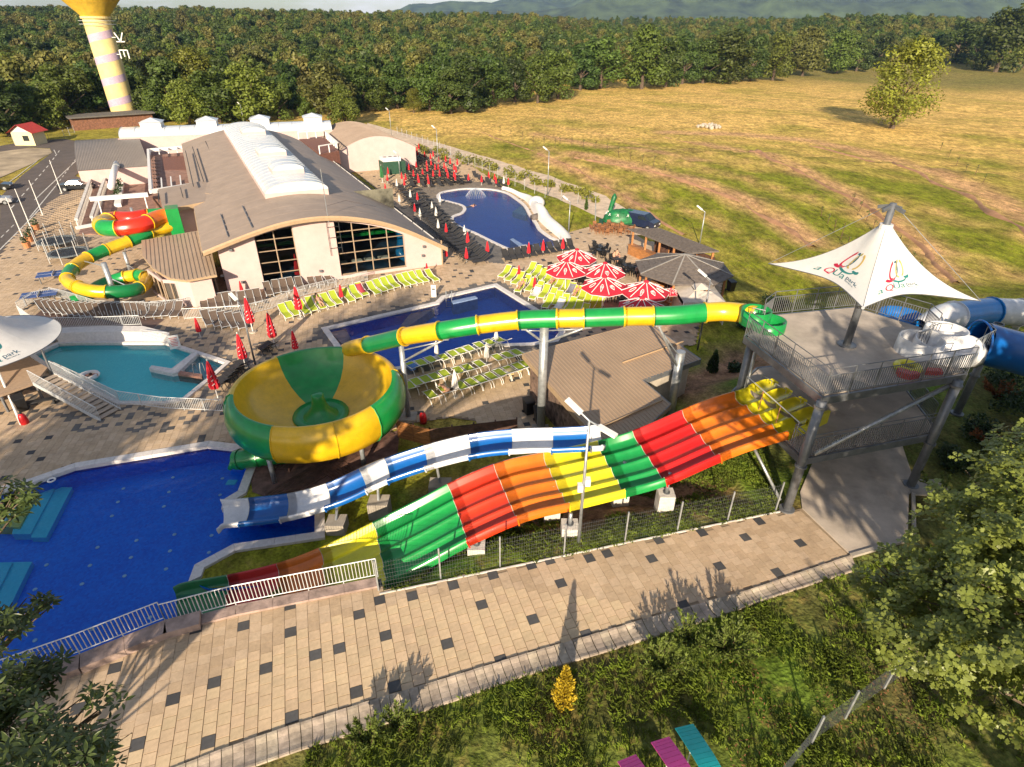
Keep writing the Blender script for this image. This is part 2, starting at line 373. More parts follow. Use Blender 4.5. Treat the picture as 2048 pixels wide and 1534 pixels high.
def cover(x, y):                    # what grows there: (dry, soil, lushness) as colour
    r = hypot(x, y)
    n = noise.noise(Vector((x * .05, y * .05, 0))) ; n2 = noise.noise(Vector((x * .21, y * .21, 9)))
    green = Vector((.20, .215, .014)); straw = Vector((.66, .43, .13)); soil = Vector((.50, .28, .16)); lush = Vector((.10, .155, .018))
    if inpoly(x, y, UPPER):
        c = lush.lerp(Vector((.13, .11, .04)), max(0, min(1, .45 + 1.2 * n2)))
        return c.lerp(Vector((.16, .085, .04)), sm(.25, .6, noise.noise(Vector((x * .35, y * .35, 4)))) * .7)
    if y < 40 and polyd(x, y, UPPER) < 8.5 and -6 < x < 30:
        return Vector((.13, .20, .022)).lerp(soil * .6, sm(-.05, .45, n2 + .25 * sm(1.5, 5, polyd(x, y, UPPER))))
    if x < -30 and y < 170 : 
        return green.lerp(straw, .35 + .3 * n)
    u = edge_dist(x, y, ROADL)
    dry = -.02 + .52 * sm(80, 160, r) + .6 * n + .35 * n2 + .42 * sm(105, 175, r) + .3 * sm(30, 60, u) * (1 - sm(70, 100, r))
    if x > 5 and y > 40: dry += .20 * sin(u * .55 + 4.5 * n) * (1 - .5 * sm(120, 200, r)) + .16 * sin(y * .11 + x * .03 + 5 * n) * sm(110, 170, r)
    c = green.lerp(straw, max(0, min(1, dry)))
    if x > 5 and y > 40:
        for e in (9.5, 17.5, 27.5, 38.5):
            k = 1 - min(1, abs(u - e - 1.5 * n) / 1.7)
            if k > 0: c = c.lerp(soil.lerp(straw, .5 + .4 * n2), max(0, min(1, k * (1.0 + 1.2 * n2))) * .75)
        for TP_, w_ in TRACKS:
            d_ = polyd(x, y, TP_, False) + .7 * n2
            if d_ < w_ + 1.8: c = c.lerp(soil.lerp(straw, .25 + .5 * max(0, n2)), 1.0 * (1 - sm(w_ * .5, w_ + 1.8, d_)))
    if r > 165: c = c.lerp(Vector((.10, .12, .03)), .75 * sm(300, 420, r))
    return c
gm = MB(); hv = [(v.x, v.y, hz(v.x, v.y)) for v in rv]; keep = []
for f in rf:
    cx = sum(rv[i].x for i in f) / len(f); cy = sum(rv[i].y for i in f) / len(f)
    if -60 < cx < 60 and 0 < cy < 100 and any(inpoly(cx, cy, H) for H in HOLES): continue
    keep.append(tuple(f) if (rv[f[1]] - rv[f[0]]).cross(rv[f[2]] - rv[f[0]]) > 0 else tuple(reversed(f)))
me = bpy.data.meshes.new('ground'); me.from_pydata(hv, [], keep)
ca = me.color_attributes.new('tint', 'FLOAT_COLOR', 'POINT'); buf = []
for v in hv: c = cover(v[0], v[1]); buf += [c[0], c[1], c[2], 1]
ca.data.foreach_set('color', buf); me.polygons.foreach_set('use_smooth', [True] * len(me.polygons))
# grass and soil, colour from what grows there, broken up at three scales
m = bpy.data.materials.new('meadow'); m.use_nodes = True; nt = m.node_tree; b = nt.nodes['Principled BSDF']; b.inputs['Roughness'].default_value = .95; b.inputs['Specular IOR Level'].default_value = .15
a = nt.nodes.new('ShaderNodeAttribute'); a.attribute_name = 'tint'; tcn = nt.nodes.new('ShaderNodeTexCoord'); cur = a.outputs['Color']
for scl, lo, hi, det, st in ((.3, .6, 1.35, 6, (1, 1, 1)), (1.5, .42, 1.5, 7, (1, .4, 1)), (7.0, .5, 1.45, 5, (1, 1, 1))):
    mpn = nt.nodes.new('ShaderNodeMapping'); mpn.inputs['Scale'].default_value = st; mpn.inputs['Rotation'].default_value = (0, 0, -.5)
    nz = nt.nodes.new('ShaderNodeTexNoise'); nz.inputs['Scale'].default_value = scl; nz.inputs['Detail'].default_value = det; nz.inputs['Roughness'].default_value = .65
    mr = nt.nodes.new('ShaderNodeMapRange'); mr.inputs[1].default_value = .3; mr.inputs[2].default_value = .7; mr.inputs[3].default_value = lo; mr.inputs[4].default_value = hi
    mu = nt.nodes.new('ShaderNodeMixRGB'); mu.blend_type = 'MULTIPLY'; mu.inputs[0].default_value = 1
    nt.links.new(tcn.outputs['Object'], mpn.inputs[0]); nt.links.new(mpn.outputs[0], nz.inputs[0]); nt.links.new(nz.outputs[0], mr.inputs[0]); nt.links.new(cur, mu.inputs[1]); nt.links.new(mr.outputs[0], mu.inputs[2]); cur = mu.outputs[0]
# darker weeds
nz = nt.nodes.new('ShaderNodeTexNoise'); nz.inputs['Scale'].default_value = .8; nz.inputs['Detail'].default_value = 10; nz.inputs['Roughness'].default_value = .8
rp_ = nt.nodes.new('ShaderNodeValToRGB'); rp_.color_ramp.elements[0].position = .54; rp_.color_ramp.elements[1].position = .62; rp_.color_ramp.elements[1].color = (.7, .7, .7, 1)
mh = nt.nodes.new('ShaderNodeMixRGB'); mh.blend_type = 'MULTIPLY'; mh.inputs['Color2'].default_value = (.55, .68, .35, 1); mpw = nt.nodes.new('ShaderNodeMapping'); mpw.inputs['Location'].default_value = (31, 7, 2); mpw.inputs['Rotation'].default_value = (0, 0, -.5); mpw.inputs['Scale'].default_value = (1, .5, 1)
nt.links.new(tcn.outputs['Object'], mpw.inputs[0]); nt.links.new(mpw.outputs[0], nz.inputs[0]); nt.links.new(nz.outputs[0], rp_.inputs[0]); nt.links.new(rp_.outputs[0], mh.inputs[0]); nt.links.new(cur, mh.inputs[1]); cur = mh.outputs[0]
# warmer dry stalks between the green
nz = nt.nodes.new('ShaderNodeTexNoise'); nz.inputs['Scale'].default_value = 1.1; nz.inputs['Detail'].default_value = 9; nz.inputs['Roughness'].default_value = .75
rp_ = nt.nodes.new('ShaderNodeValToRGB'); rp_.color_ramp.elements[0].position = .52; rp_.color_ramp.elements[1].position = .66; rp_.color_ramp.elements[1].color = (.45, .45, .45, 1)
mh = nt.nodes.new('ShaderNodeMixRGB'); mh.inputs['Color2'].default_value = (.36, .25, .08, 1)
nt.links.new(tcn.outputs['Object'], nz.inputs[0]); nt.links.new(nz.outputs[0], rp_.inputs[0]); nt.links.new(rp_.outputs[0], mh.inputs[0]); nt.links.new(cur, mh.inputs[1]); cur = mh.outputs[0]
nt.links.new(cur, b.inputs['Base Color'])
bp = nt.nodes.new('ShaderNodeBump'); bp.inputs['Strength'].default_value = .9; bp.inputs['Distance'].default_value = .12; n3 = nt.nodes.new('ShaderNodeTexNoise'); n3.inputs['Scale'].default_value = 5; n3.inputs['Detail'].default_value = 8
nt.links.new(tcn.outputs['Object'], n3.inputs[0]); nt.links.new(n3.outputs[0], bp.inputs['Height']); nt.links.new(bp.outputs[0], b.inputs['Normal'])
MEADOW = m
ground = link('ground', me, m); ground['kind'] = 'structure'

def sheet(name, outer, holes, zf, mt, step=None, thick=0):
    V = [Vector((p[0], p[1])) for p in outer]; C = [(i, (i + 1) % len(outer)) for i in range(len(outer))]
    for H in holes:
        b = len(V); V += [Vector((p[0], p[1])) for p in H]; C += [(b + i, b + (i + 1) % len(H)) for i in range(len(H))]
    if step:
        xs = [p[0] for p in outer]; ys = [p[1] for p in outer]; x = min(xs)
        while x < max(xs):
            y = min(ys)
            while y < max(ys):
                if inpoly(x, y, outer) and polyd(x, y, outer) > step * .3: V.append(Vector((x, y)))
                y += step
            x += step
    rv, _, rf, *_ = delaunay_2d_cdt(V, C, [], 0, 1e-4); mb = MB(); fs = []
    for f in rf:
        cx = sum(rv[i].x for i in f) / len(f); cy = sum(rv[i].y for i in f) / len(f)
        if inpoly(cx, cy, outer) and not any(inpoly(cx, cy, H) for H in holes):
            fs.append(tuple(f) if (rv[f[1]] - rv[f[0]]).cross(rv[f[2]] - rv[f[0]]) > 0 else tuple(reversed(f)))
    zz = zf if callable(zf) else (lambda x, y: zf)
    mb.add([(v.x, v.y, zz(v.x, v.y)) for v in rv], fs); return struct(name, mb, mt)
def ribbon(name, A, B, zf, mt, wob=0.0, step=4):      # strip between two edge lines, ragged edges
    A = resample(A, step); n = len(A); B = resample(B, sum((B[i + 1] - B[i]).length for i in range(len(B) - 1)) / (n - 1) * .999)
    n = min(len(A), len(B)); rows = []
    for k in range(n):
        a, b = A[k], B[min(k, len(B) - 1)]; w = (b - a).normalized() * wob if wob else Vector((0, 0, 0))
        a = a + w * random.uniform(-1, 1); b = b + w * random.uniform(-1, 1); row = []
        for t in (0, .33, .67, 1): p = a.lerp(b, t); row.append((p.x, p.y, zf(p.x, p.y)))
        rows.append(row)
    mb = MB().grid(rows)
    for i, f in enumerate(mb.f):
        p, q, r_ = (Vector(mb.v[j]) for j in f[:3])
        if (q - p).cross(r_ - p).z < 0: mb.f[i] = tuple(reversed(f))
    return struct(name, mb, mt)

# ------------------------------------------------------------------ roads, paths, tracks
M_ASPH = mat('asphalt', (.105, .085, .078), rough=.9, var=.12, scale=.5, bump=.15, bscale=60, detail=10)
M_GRAV = mat('pale_gravel', (.64, .50, .37), rough=.95, var=.16, scale=.9, bump=.4, bscale=25, detail=10)
M_DIRT = mat('red_dirt', (.40, .215, .115), rough=.95, var=.2, scale=.5, bump=.4, bscale=10, detail=9)
M_MARK = mat('road_paint', (.62, .60, .57), rough=.8, var=.2, scale=3)
gz = lambda d: (lambda x, y: hz(x, y) + d)
def P_(L): return [at(x, y) for x, y in L]
ribbon('gravel_path', P_([(735, 246), (790, 262), (900, 293), (1000, 322), (1100, 352), (1210, 392), (1300, 446), (1370, 486)]), P_([(728, 262), (775, 277), (880, 309), (980, 343), (1080, 384), (1150, 412), (1225, 446), (1275, 470)]), gz(.05), M_GRAV, .25, 2.5)
def bank(L, w, h_, nm='soil_bank'):
    P = resample([at(x, y) for x, y in L], 1.3); rows = []
    for i, p in enumerate(P):
        d = (P[min(i + 1, len(P) - 1)] - P[max(0, i - 1)]).normalized(); s_ = Vector((-d.y, d.x, 0)); k = .5 + .9 * abs(noise.noise(Vector((p.x * .25, p.y * .25, 3)))) + random.uniform(-.15, .15); z0 = hz(p.x, p.y); p = p + s_ * 1.2 * noise.noise(Vector((p.x * .1, p.y * .1, 8)))
        rows.append([(p.x + s_.x * a * w * k, p.y + s_.y * a * w * k, z0 + b_ * h_ * k - .12) for a, b_ in ((-1, 0), (-.5, .75), (0, 1.05), (.45, .65), (1, 0))])
    return struct(nm, MB().grid([list(reversed(r)) for r in rows]), M_DIRT, True)
bank([(1150, 318), (1290, 346), (1400, 378), (1490, 418), (1570, 462), (1625, 500)], .8, .45); bank([(1500, 312), (1600, 356), (1690, 405), (1780, 462), (1850, 515), (1900, 580)], .7, .5); bank([(1620, 290), (1720, 315), (1830, 358), (1940, 415), (2060, 495)], .8, .5); bank([(960, 262), (1060, 300), (1180, 352), (1290, 416), (1370, 470)], .5, .3); bank([(1330, 275), (1450, 300), (1560, 335)], .5, .3)
sheet('road', P_([(-260, 560), (-60, 470), (0, 440), (0, 395), (45, 350), (105, 305), (100, 297), (60, 295), (0, 305), (-120, 330), (-120, 318), (0, 292), (60, 282), (130, 278), (160, 284), (162, 342), (150, 352), (178, 362), (180, 385), (120, 412), (60, 478), (20, 530), (-60, 580), (-260, 700)]), [], ZP + .03, M_ASPH)
sheet('gravel_lot', P_([(-200, 420), (0, 356), (60, 330), (104, 306), (100, 298), (60, 296), (0, 304), (-200, 345)]), [], ZP + .05, mat('trodden_gravel', (.44, .35, .24), rough=.95, var=.25, scale=.25, bump=.4, bscale=6, detail=10))
mk = MB()
def dash(a, b, w=.14, n=1, fill=1.0):
    a = at(*a); b = at(*b); d = (b - a); L = d.length; d.normalize()
    for k in range(n):
        p = a + d * (L * (k + .5 - fill / 2) / n); q = a + d * (L * (k + .5 + fill / 2) / n); mk.obox(((p + q) / 2) + Vector((0, 0, .04)), d, (-d.y, d.x, 0), (0, 0, 1), (q - p).length / 2, w / 2, .004)
dash((20, 420), (98, 330), .16, 9, .5); dash((98, 330), (120, 300), .16, 4, .5); dash((100, 302), (36, 352), .14); dash((108, 300), (112, 308), .14); dash((36, 352), (0, 378), .14)
dash((70, 400), (152, 322), .15); dash((60, 435), (112, 372), .15); dash((112, 372), (152, 318), .12, 8, .5); dash((0, 500), (40, 460), .15); dash((40, 460), (80, 418), .15); dash((0, 478), (30, 448), .13, 3, .5)
o = struct('road_markings', mk, M_MARK)

# ------------------------------------------------------------------ pool basins and water
def poolmat(name, c1, c2, scl):
    m = bpy.data.materials.new(name); m.use_nodes = True; nt = m.node_tree; b = nt.nodes['Principled BSDF']; b.inputs['Roughness'].default_value = .35
    tcn = nt.nodes.new('ShaderNodeTexCoord'); vo = nt.nodes.new('ShaderNodeTexVoronoi'); vo.inputs['Scale'].default_value = scl; vo.distance = 'CHEBYCHEV'; vo.inputs['Randomness'].default_value = .15
    nz = nt.nodes.new('ShaderNodeTexNoise'); nz.inputs['Scale'].default_value = .5; nz.inputs['Detail'].default_value = 6; nz.inputs['Distortion'].default_value = 1.2  # broad lighter patches in the tile colour stand in for rippled light
    ad = nt.nodes.new('ShaderNodeMixRGB'); ad.inputs[0].default_value = .55
    mx = nt.nodes.new('ShaderNodeMixRGB'); mx.inputs['Color1'].default_value = (*c1, 1); mx.inputs['Color2'].default_value = (*c2, 1)
    L = nt.links.new; L(tcn.outputs['Object'], vo.inputs['Vector']); L(tcn.outputs['Object'], nz.inputs['Vector']); L(vo.outputs['Color'], ad.inputs[1]); L(nz.outputs[0], ad.inputs[2]); L(ad.outputs[0], mx.inputs[0]); L(mx.outputs[0], b.inputs['Base Color'])
    return m
def watermat(name, tint, bump, scl, sharp=.35):
    m = bpy.data.materials.new(name); m.use_nodes = True; nt = m.node_tree; nt.nodes.clear(); N = nt.nodes.new; L = nt.links.new
    o = N('ShaderNodeOutputMaterial'); t = N('ShaderNodeBsdfTransparent'); t.inputs[0].default_value = (*tint, 1); g = N('ShaderNodeBsdfGlossy'); g.inputs['Roughness'].default_value = .03
    fr = N('ShaderNodeFresnel'); fr.inputs[0].default_value = 1.26; ms = N('ShaderNodeMixShader'); tcn = N('ShaderNodeTexCoord')
    n1 = N('ShaderNodeTexNoise'); n1.inputs['Scale'].default_value = scl; n1.inputs['Detail'].default_value = 4; bp = N('ShaderNodeBump'); bp.inputs['Strength'].default_value = bump; bp.inputs['Distance'].default_value = .1
    L(tcn.outputs['Object'], n1.inputs['Vector']); L(n1.outputs[0], bp.inputs['Height']); L(bp.outputs[0], g.inputs['Normal']); L(bp.outputs[0], fr.inputs['Normal']); L(fr.outputs[0], ms.inputs[0]); L(t.outputs[0], ms.inputs[1]); L(g.outputs[0], ms.inputs[2]); L(ms.outputs[0], o.inputs[0])
    return m
M_MOS = poolmat('blue_mosaic', (.0004, .08, .62), (.001, .30, .98), 9); M_MOST = poolmat('teal_mosaic', (.05, .66, .72), (.12, .84, .86), 9); M_MOSD = poolmat('deep_blue_mosaic', (.002, .07, .46), (.006, .20, .78), 7)
M_MOSV = poolmat('violet_border_mosaic', (.05, .04, .30), (.12, .10, .45), 9)
W1 = watermat('pool_water', (.76, .89, .98), .45, 2.2); W2 = watermat('teal_water', (.86, .97, .98), .25, 2.2); W4 = watermat('rippled_water', (.7, .85, .97), .35, 3.5)
def pool(P, depth, zw, mtile, wmat, cope_w, cope_h, lab, ncope=0.9, border=None, skip_cope=lambda a, b: False):
    rim = ZP + cope_h
    mb = MB(); n = len(P)
    area = sum(P[i][0] * P[(i + 1) % n][1] - P[(i + 1) % n][0] * P[i][1] for i in range(n)); Q = P if area > 0 else list(reversed(P))
    for i in range(n):
        a, b = Q[i], Q[(i + 1) % n]
        mb.add([(a.x, a.y, ZP - depth), (b.x, b.y, ZP - depth), (b.x, b.y, rim - .01), (a.x, a.y, rim - .01)], [(3, 2, 1, 0)])
    V = [Vector((p.x, p.y)) for p in Q]; rv, _, rf, *_ = delaunay_2d_cdt(V, [(i, (i + 1) % n) for i in range(n)], [], 1, 1e-5)
    mb.add([(v.x, v.y, ZP - depth) for v in rv], [tuple(f) if (rv[f[1]] - rv[f[0]]).cross(rv[f[2]] - rv[f[0]]) > 0 else tuple(reversed(f)) for f in rf])
    basin = struct('pool_basin', mb, mtile); basin['label'] = lab
    ws = MB(); ws.add([(v.x, v.y, zw) for v in rv], [tuple(f) if (rv[f[1]] - rv[f[0]]).cross(rv[f[2]] - rv[f[0]]) > 0 else tuple(reversed(f)) for f in rf])
    w = part('water', ws, wmat, basin)
    # coping stones, laid one by one
    ring = resample(Q, ncope, True); outer = offset_poly(ring, cope_w); inner = offset_poly(ring, -.05); m = len(ring)
    for i in range(m):
        j = (i + 1) % m; a, b, c, d = inner[i], inner[j], outer[j], outer[i]
        if skip_cope(ring[i], ring[j]): continue
        g = .006 / max(.1, (ring[j] - ring[i]).length)
        a2 = a.lerp(b, g); b2 = b.lerp(a, g); d2 = d.lerp(c, g); c2 = c.lerp(d, g)
        cm = MB().prism([a2, b2, c2, d2], ZP - .12, rim + random.uniform(0, .006), True)
        part('coping_stone', cm, M_COPE, basin)
    if border:
        bb = MB(); i2 = offset_poly(Q, -.012)
        for i in range(n):
            a, b = i2[i], i2[(i + 1) % n]; bb.add([(a.x, a.y, zw - .16), (b.x, b.y, zw - .16), (b.x, b.y, zw + .1), (a.x, a.y, zw + .1)], [(3, 2, 1, 0)])
        part('tile_border', bb, border, basin)
    return basin
wallL = [at(-150, 1420, .3), at(0, 1365, .3), at(160, 1308, .3), at(330, 1240, .3), at(470, 1200, .3)]
SLIDE_END = [at(380, 1166), at(420, 1180), at(560, 1172), at(470, 1200, .3)]
def on_wall(a, b): m = (a + b) / 2; return polyd(m.x, m.y, SLIDE_END, False) < .35 or polyd(m.x, m.y, wallL + [at(-420, 1500, .3)][:0], False) < .25 or m.x < -40 or (m.x > -11.5 and m.y < at(380, 1166).y + .1 and m.x > at(392, 1140).x + .3 and m.y < 18)
p1 = pool(POOL1, 1.15, ZP - .12, M_MOS, W1, .42, .10, 'large deep blue pool where the slides end', 1.0, M_MOSV, on_wall)
p2 = pool(POOL2, .5, ZP - .06, M_MOST, W2, .28, .14, 'shallow teal pool with white rim beside the curved railing', .8)
p3 = pool(POOL3, 1.1, ZP - .08, M_MOSD, W1, .42, .06, 'rectangular deep blue pool between the green loungers', 1.0)
p4 = pool(POOL4, 1.0, ZP - .08, poolmat('kidney_mosaic', (.002, .09, .56), (.004, .24, .88), 7), W4, .40, .06, 'kidney shaped blue pool with a white sculpted slide', .8)
# steps and floor lights of the large pool
stm = poolmat('turquoise_step_tile', (.05, .55, .68), (.10, .72, .82), 9)
def stair(L0, cols):
    for k, (quad, c) in enumerate(cols):
        part('pool_step', MB().prism([at(x, y, ZP - .4) for x, y in quad], ZP - 1.14, ZP - .85 + .11 * k, True), c, p1)
stair(0, [([(62, 960), (138, 962), (85, 1062), (55, 1062)][:4], stm), ([(40, 965), (104, 968), (55, 1058), (18, 1058)], stm), ([(10, 975), (75, 976), (35, 1048), (-20, 1046)], mat('yellow_step_tile', (.60, .58, .12), rough=.4)), ([(-40, 985), (45, 985), (8, 1040), (-70, 1040)], mat('pale_step_tile', (.45, .75, .68), rough=.4))])
stair(0, [([(-40, 1112), (56, 1110), (8, 1205), (-60, 1205)], stm), ([(-60, 1115), (18, 1115), (-22, 1195), (-80, 1195)], stm)])
M_LAMP = mat('pale_tile', (.55, .75, .80), rough=.4)
LPX = [(346, 955), (247, 977), (236, 1004), (338, 984), (328, 1013), (224, 1032), (195, 1095), (93, 1130), (180, 1131), (273, 1081), (262, 1115), (340, 1102), (349, 1069), (249, 1152), (332, 1138), (164, 1168), (70, 1179), (423, 1071), (418, 1105), (445, 957), (440, 990), (99, 1015), (70, 1281), (185, 1258), (300, 1235)]
for x, y in LPX:
    c = at(x, y, ZP - 1.14); part('floor_light', MB().lathe([(0, .02), (.09, .02), (.1, 0)], c, 8), M_LAMP, p1)
c = at(463, 965, ZP - .3); part('intake_grille', MB().obox(c, (1, 0, 0), (0, 1, 0), (0, 0, 1), .26, .2, .02), stm, p1)
part('life_ring', MB().tube([at(103, 960, ZP + .02) + Vector((.17 * cos(a), .17 * sin(a), 0)) for a in [k * pi / 6 for k in range(12)]], .045, 6, closed=True), M_WHITE, p1)
# jet bench and low dividing wall in the teal pool
part('divider_wall', MB().prism(polyw([(300, 742), (305, 736), (345, 742), (386, 711), (398, 711), (357, 750), (346, 752)]), ZP - .7, ZP + .22, True), M_COPE, p2)
part('step_edge', MB().prism(polyw([(357, 744), (405, 751), (404, 757), (355, 750)]), ZP - .7, ZP + .12, True), mat('terracotta_tile', (.36, .18, .13), rough=.6), p2)
part('shallow_floor', MB().prism(polyw([(360, 747), (390, 714), (446, 729), (405, 752)]), ZP - .74, ZP - .35, True), mat('pale_teal_tile', (.25, .42, .46), rough=.5), p2)
# pale shallow end of the rectangular pool
part('shallow_floor', MB().prism(polyw([(660, 660), (690, 652), (700, 672), (690, 690)], ZP - .2), ZP - 1.09, ZP - .35, True), mat('pink_pool_tile', (.36, .24, .27), rough=.5), p3)
part('shallow_floor', MB().prism(polyw([(822, 622), (875, 610), (884, 603), (815, 650), (795, 655)], ZP - .2), ZP - 1.09, ZP - .35, True), MATS['pink_pool_tile'], p3)
part('seat_ledge', MB().prism(polyw([(903, 602), (950, 592), (955, 596), (906, 607)]), ZP - 1.09, ZP + .02, True), mat('ledge_tile', (.20, .28, .45), rough=.5), p3)
part('shallow_floor', MB().prism(polyw([(1025, 422), (1045, 408), (1060, 425), (1050, 430)], ZP - .2), ZP - .99, ZP - .3, True), mat('aqua_tile', (.12, .32, .44), rough=.5), p4)
part('seat_ledge', MB().prism(polyw([(1020, 478), (1026, 476), (1052, 492), (1044, 496)]), ZP - .99, ZP - .02, True), MATS['ledge_tile'], p4)

# ------------------------------------------------------------------ paving
BEIGE = [(.62, .455, .30), (.65, .48, .325), (.59, .43, .28), (.67, .50, .34), (.585, .425, .275)]
SLATE = [(.075, .075, .08), (.09, .088, .09), (.065, .065, .07)]
GREYT = [(.17, .155, .145), (.20, .18, .165), (.15, .14, .135)]
def tiles(outer, holes, ang, sz, z, pick, org=(0, 0), gap=.012, stagger=.5):
    ux = Vector((cos(ang), sin(ang))); uy = Vector((-sin(ang), cos(ang))); O = Vector(org); res = []
    U = [((Vector((p[0], p[1])) - O).dot(ux), (Vector((p[0], p[1])) - O).dot(uy)) for p in outer]
    i0, i1 = int(min(u for u, _ in U) / sz) - 1, int(max(u for u, _ in U) / sz) + 1; j0, j1 = int(min(v for _, v in U) / sz) - 2, int(max(v for _, v in U) / sz) + 2
    for i in range(i0, i1 + 1):
        for j in range(j0, j1 + 1):
            u = (i + .5) * sz; v = (j + .5 + (stagger if i % 2 else 0)) * sz; c = O + ux * u + uy * v
            if not inpoly(c.x, c.y, outer) or any(inpoly(c.x, c.y, H) for H in holes): continue
            res.append((c, i, j))
    return res, ux, uy
# the walkway in front: every slab its own piece
WALK = [at(x, y, 0) for x, y in ((-330, 1534), (0, 1392), (345, 1268), (420, 1236), (755, 1164), (758, 1191), (1000, 1141), (1250, 1089), (1560, 1026), (1603, 1017), (1700, 1110), (1500, 1180), (1300, 1236), (1180, 1272), (1097, 1294), (985, 1329), (911, 1352), (739, 1403), (577, 1454), (444, 1500), (330, 1545), (200, 1600), (-330, 1760))]
walk = sheet('walkway', WALK, [], .0, M_GROUT); walk['label'] = 'beige slab walkway with scattered dark slabs'
DARKPX = [(728.4, 1226), (782.7, 1268.7), (688.2, 1295.2), (639.5, 1309.9), (816.8, 1200.3), (883.5, 1281.8), (960.8, 1218.6), (1059.6, 1231), (883.5, 1282.4), (993, 1315.9), (1125.5, 1172.6), (902.2, 1178.5), (1430, 1132.9), (1483.6, 1073.8), (1597.4, 1085), (1549.5, 1145.6), (1312.8, 1120), (434.8, 1371), (539.2, 1340), (639.3, 1310), (688, 1295.7), (588.9, 1265.2), (728.1, 1226.2), (592, 1439), (586.3, 1214), (740, 1168), (770, 1195), (983, 1155), (1063, 1135), (1101, 1126), (1175, 1108), (1220, 1110), (1325, 1080), (1397, 1066), (1515, 1042), (1366, 1203), (1166, 1263), (722, 1387), (800, 1370), (423, 1493), (483, 1255), (397, 1262), (240, 1330), (330, 1405), (150, 1420), (60, 1445), (280, 1475)]
DARKW = [at(x, y, 0) for x, y in DARKPX]
tl, ux, uy = tiles(WALK, [], radians(18.7), .4, 0, None, (at(728.4, 1226, 0).x + .02, at(728.4, 1226, 0).y))
shift = None; dset = set()
for d in DARKW:
    b = min(range(len(tl)), key=lambda k: (tl[k][0].x - d.x) ** 2 + (tl[k][0].y - d.y) ** 2)
    if (tl[b][0] - Vector((d.x, d.y))).length < .4: dset.add(b)
def proj_size(c):
    return -(c.x ** 2 + c.y ** 2)
def proj(p):
    q = Vector(p) - Vector((0, 0, CAMH)); x, y, w = q.dot(_R), q.dot(_D), q.dot(_F); x /= w; y /= w
    return 1024 + FPX * (cR * x + sR * y), 767 + FPX * (-sR * x + cR * y)
vis = [k for k in range(len(tl)) if -10 < proj((tl[k][0].x, tl[k][0].y, 0))[0] < 2058 and proj((tl[k][0].x, tl[k][0].y, 0))[1] < 1545]
order = sorted(vis, key=lambda k: tl[k][0].length_squared); top = set(order[:300])
h = .4 / 2 - .006
tile_me = {}
for k in ('beige', 'dark'):
    mm = MB(); mm.col = None; mm.add([(-h, -h, 0), (h, -h, 0), (h, h, 0), (-h, h, 0), (-h + .006, -h + .006, .05), (h - .006, -h + .006, .05), (h - .006, h - .006, .05), (-h + .006, h - .006, .05)], [(4, 5, 6, 7), (0, 1, 5, 4), (1, 2, 6, 5), (2, 3, 7, 6), (3, 0, 4, 7)])
    tile_me[k] = mm.mesh('paving_slab')
M_SLAB = mat('beige_slab', (.66, .485, .315), rough=.82, var=.06, scale=7, bump=.2, bscale=120, objvar=.08, stain=.13); M_SLATE = mat('dark_slab', (.08, .078, .08), rough=.8, var=.1, scale=7, bump=.2, bscale=100, objvar=.15)
tile_me['beige'].materials.append(M_SLAB); tile_me['dark'].materials.append(M_SLATE)
rest = MB()
for k, (c, i, j) in enumerate(tl):
    dk = k in dset; z = -.03 + random.uniform(0, .006)
    if k in top:
        o = bpy.data.objects.new('paving_slab', tile_me['dark' if dk else 'beige']); COL.objects.link(o); o.parent = walk; o.location = (c.x, c.y, z); o.rotation_euler = (0, 0, radians(18.7) + random.uniform(-.006, .006))
    else:
        rest.col = random.choice(SLATE if dk else BEIGE); w = Vector((random.uniform(-.002, .002),) * 2)
        P4 = [c + w + ux * (a * h) + uy * (b_ * h) for a, b_ in ((-1, -1), (1, -1), (1, 1), (-1, 1))]; rest.prism(P4, z, z + .05)
o = part('paving_slabs', rest, M_TILE, walk); o['kind'] = 'stuff'
# the pool deck: slabs laid round the pools
DECK = polyw([(-420, 985), (-300, 760), (-180, 640), (0, 515), (30, 470), (105, 400), (160, 375), (260, 380), (290, 480), (330, 560), (600, 500), (800, 470), (780, 400), (700, 335), (690, 300), (745, 268), (790, 268), (830, 290), (940, 330), (1010, 375), (1075, 420), (1120, 470), (1185, 452), (1230, 448), (1290, 480), (1420, 520), (1450, 545), (1440, 590), (1400, 640), (1390, 690), (1100, 705), (1070, 860), (900, 835), (800, 850), (760, 880), (700, 880), (560, 880), (490, 905), (425, 884), (415, 893), (-150, 1060)])
phol = [offset_poly(P, .38) for P in (POOL2, POOL3, POOL4)] + [offset_poly(POOL1, .36)]
deck = sheet('pool_deck', DECK, [offset_poly(P, .25) for P in (POOL2, POOL3, POOL4)] + [offset_poly(POOL1, .3)], ZP + .012, M_GROUT)
dt, ux2, uy2 = tiles(DECK, phol, radians(14), .4, 0, None)
big = MB(); HAND = set()
DK2 = [at(x, y) for x, y in ((61.5, 884), (85, 872), (186, 865), (122.5, 878.6), (21, 908), (101, 850), (138, 834), (174, 840), (211.5, 869), (10, 893), (153.6, 880), (88, 907), (118, 904), (150, 900), (182, 897), (265, 879), (56, 914), (28, 921))]
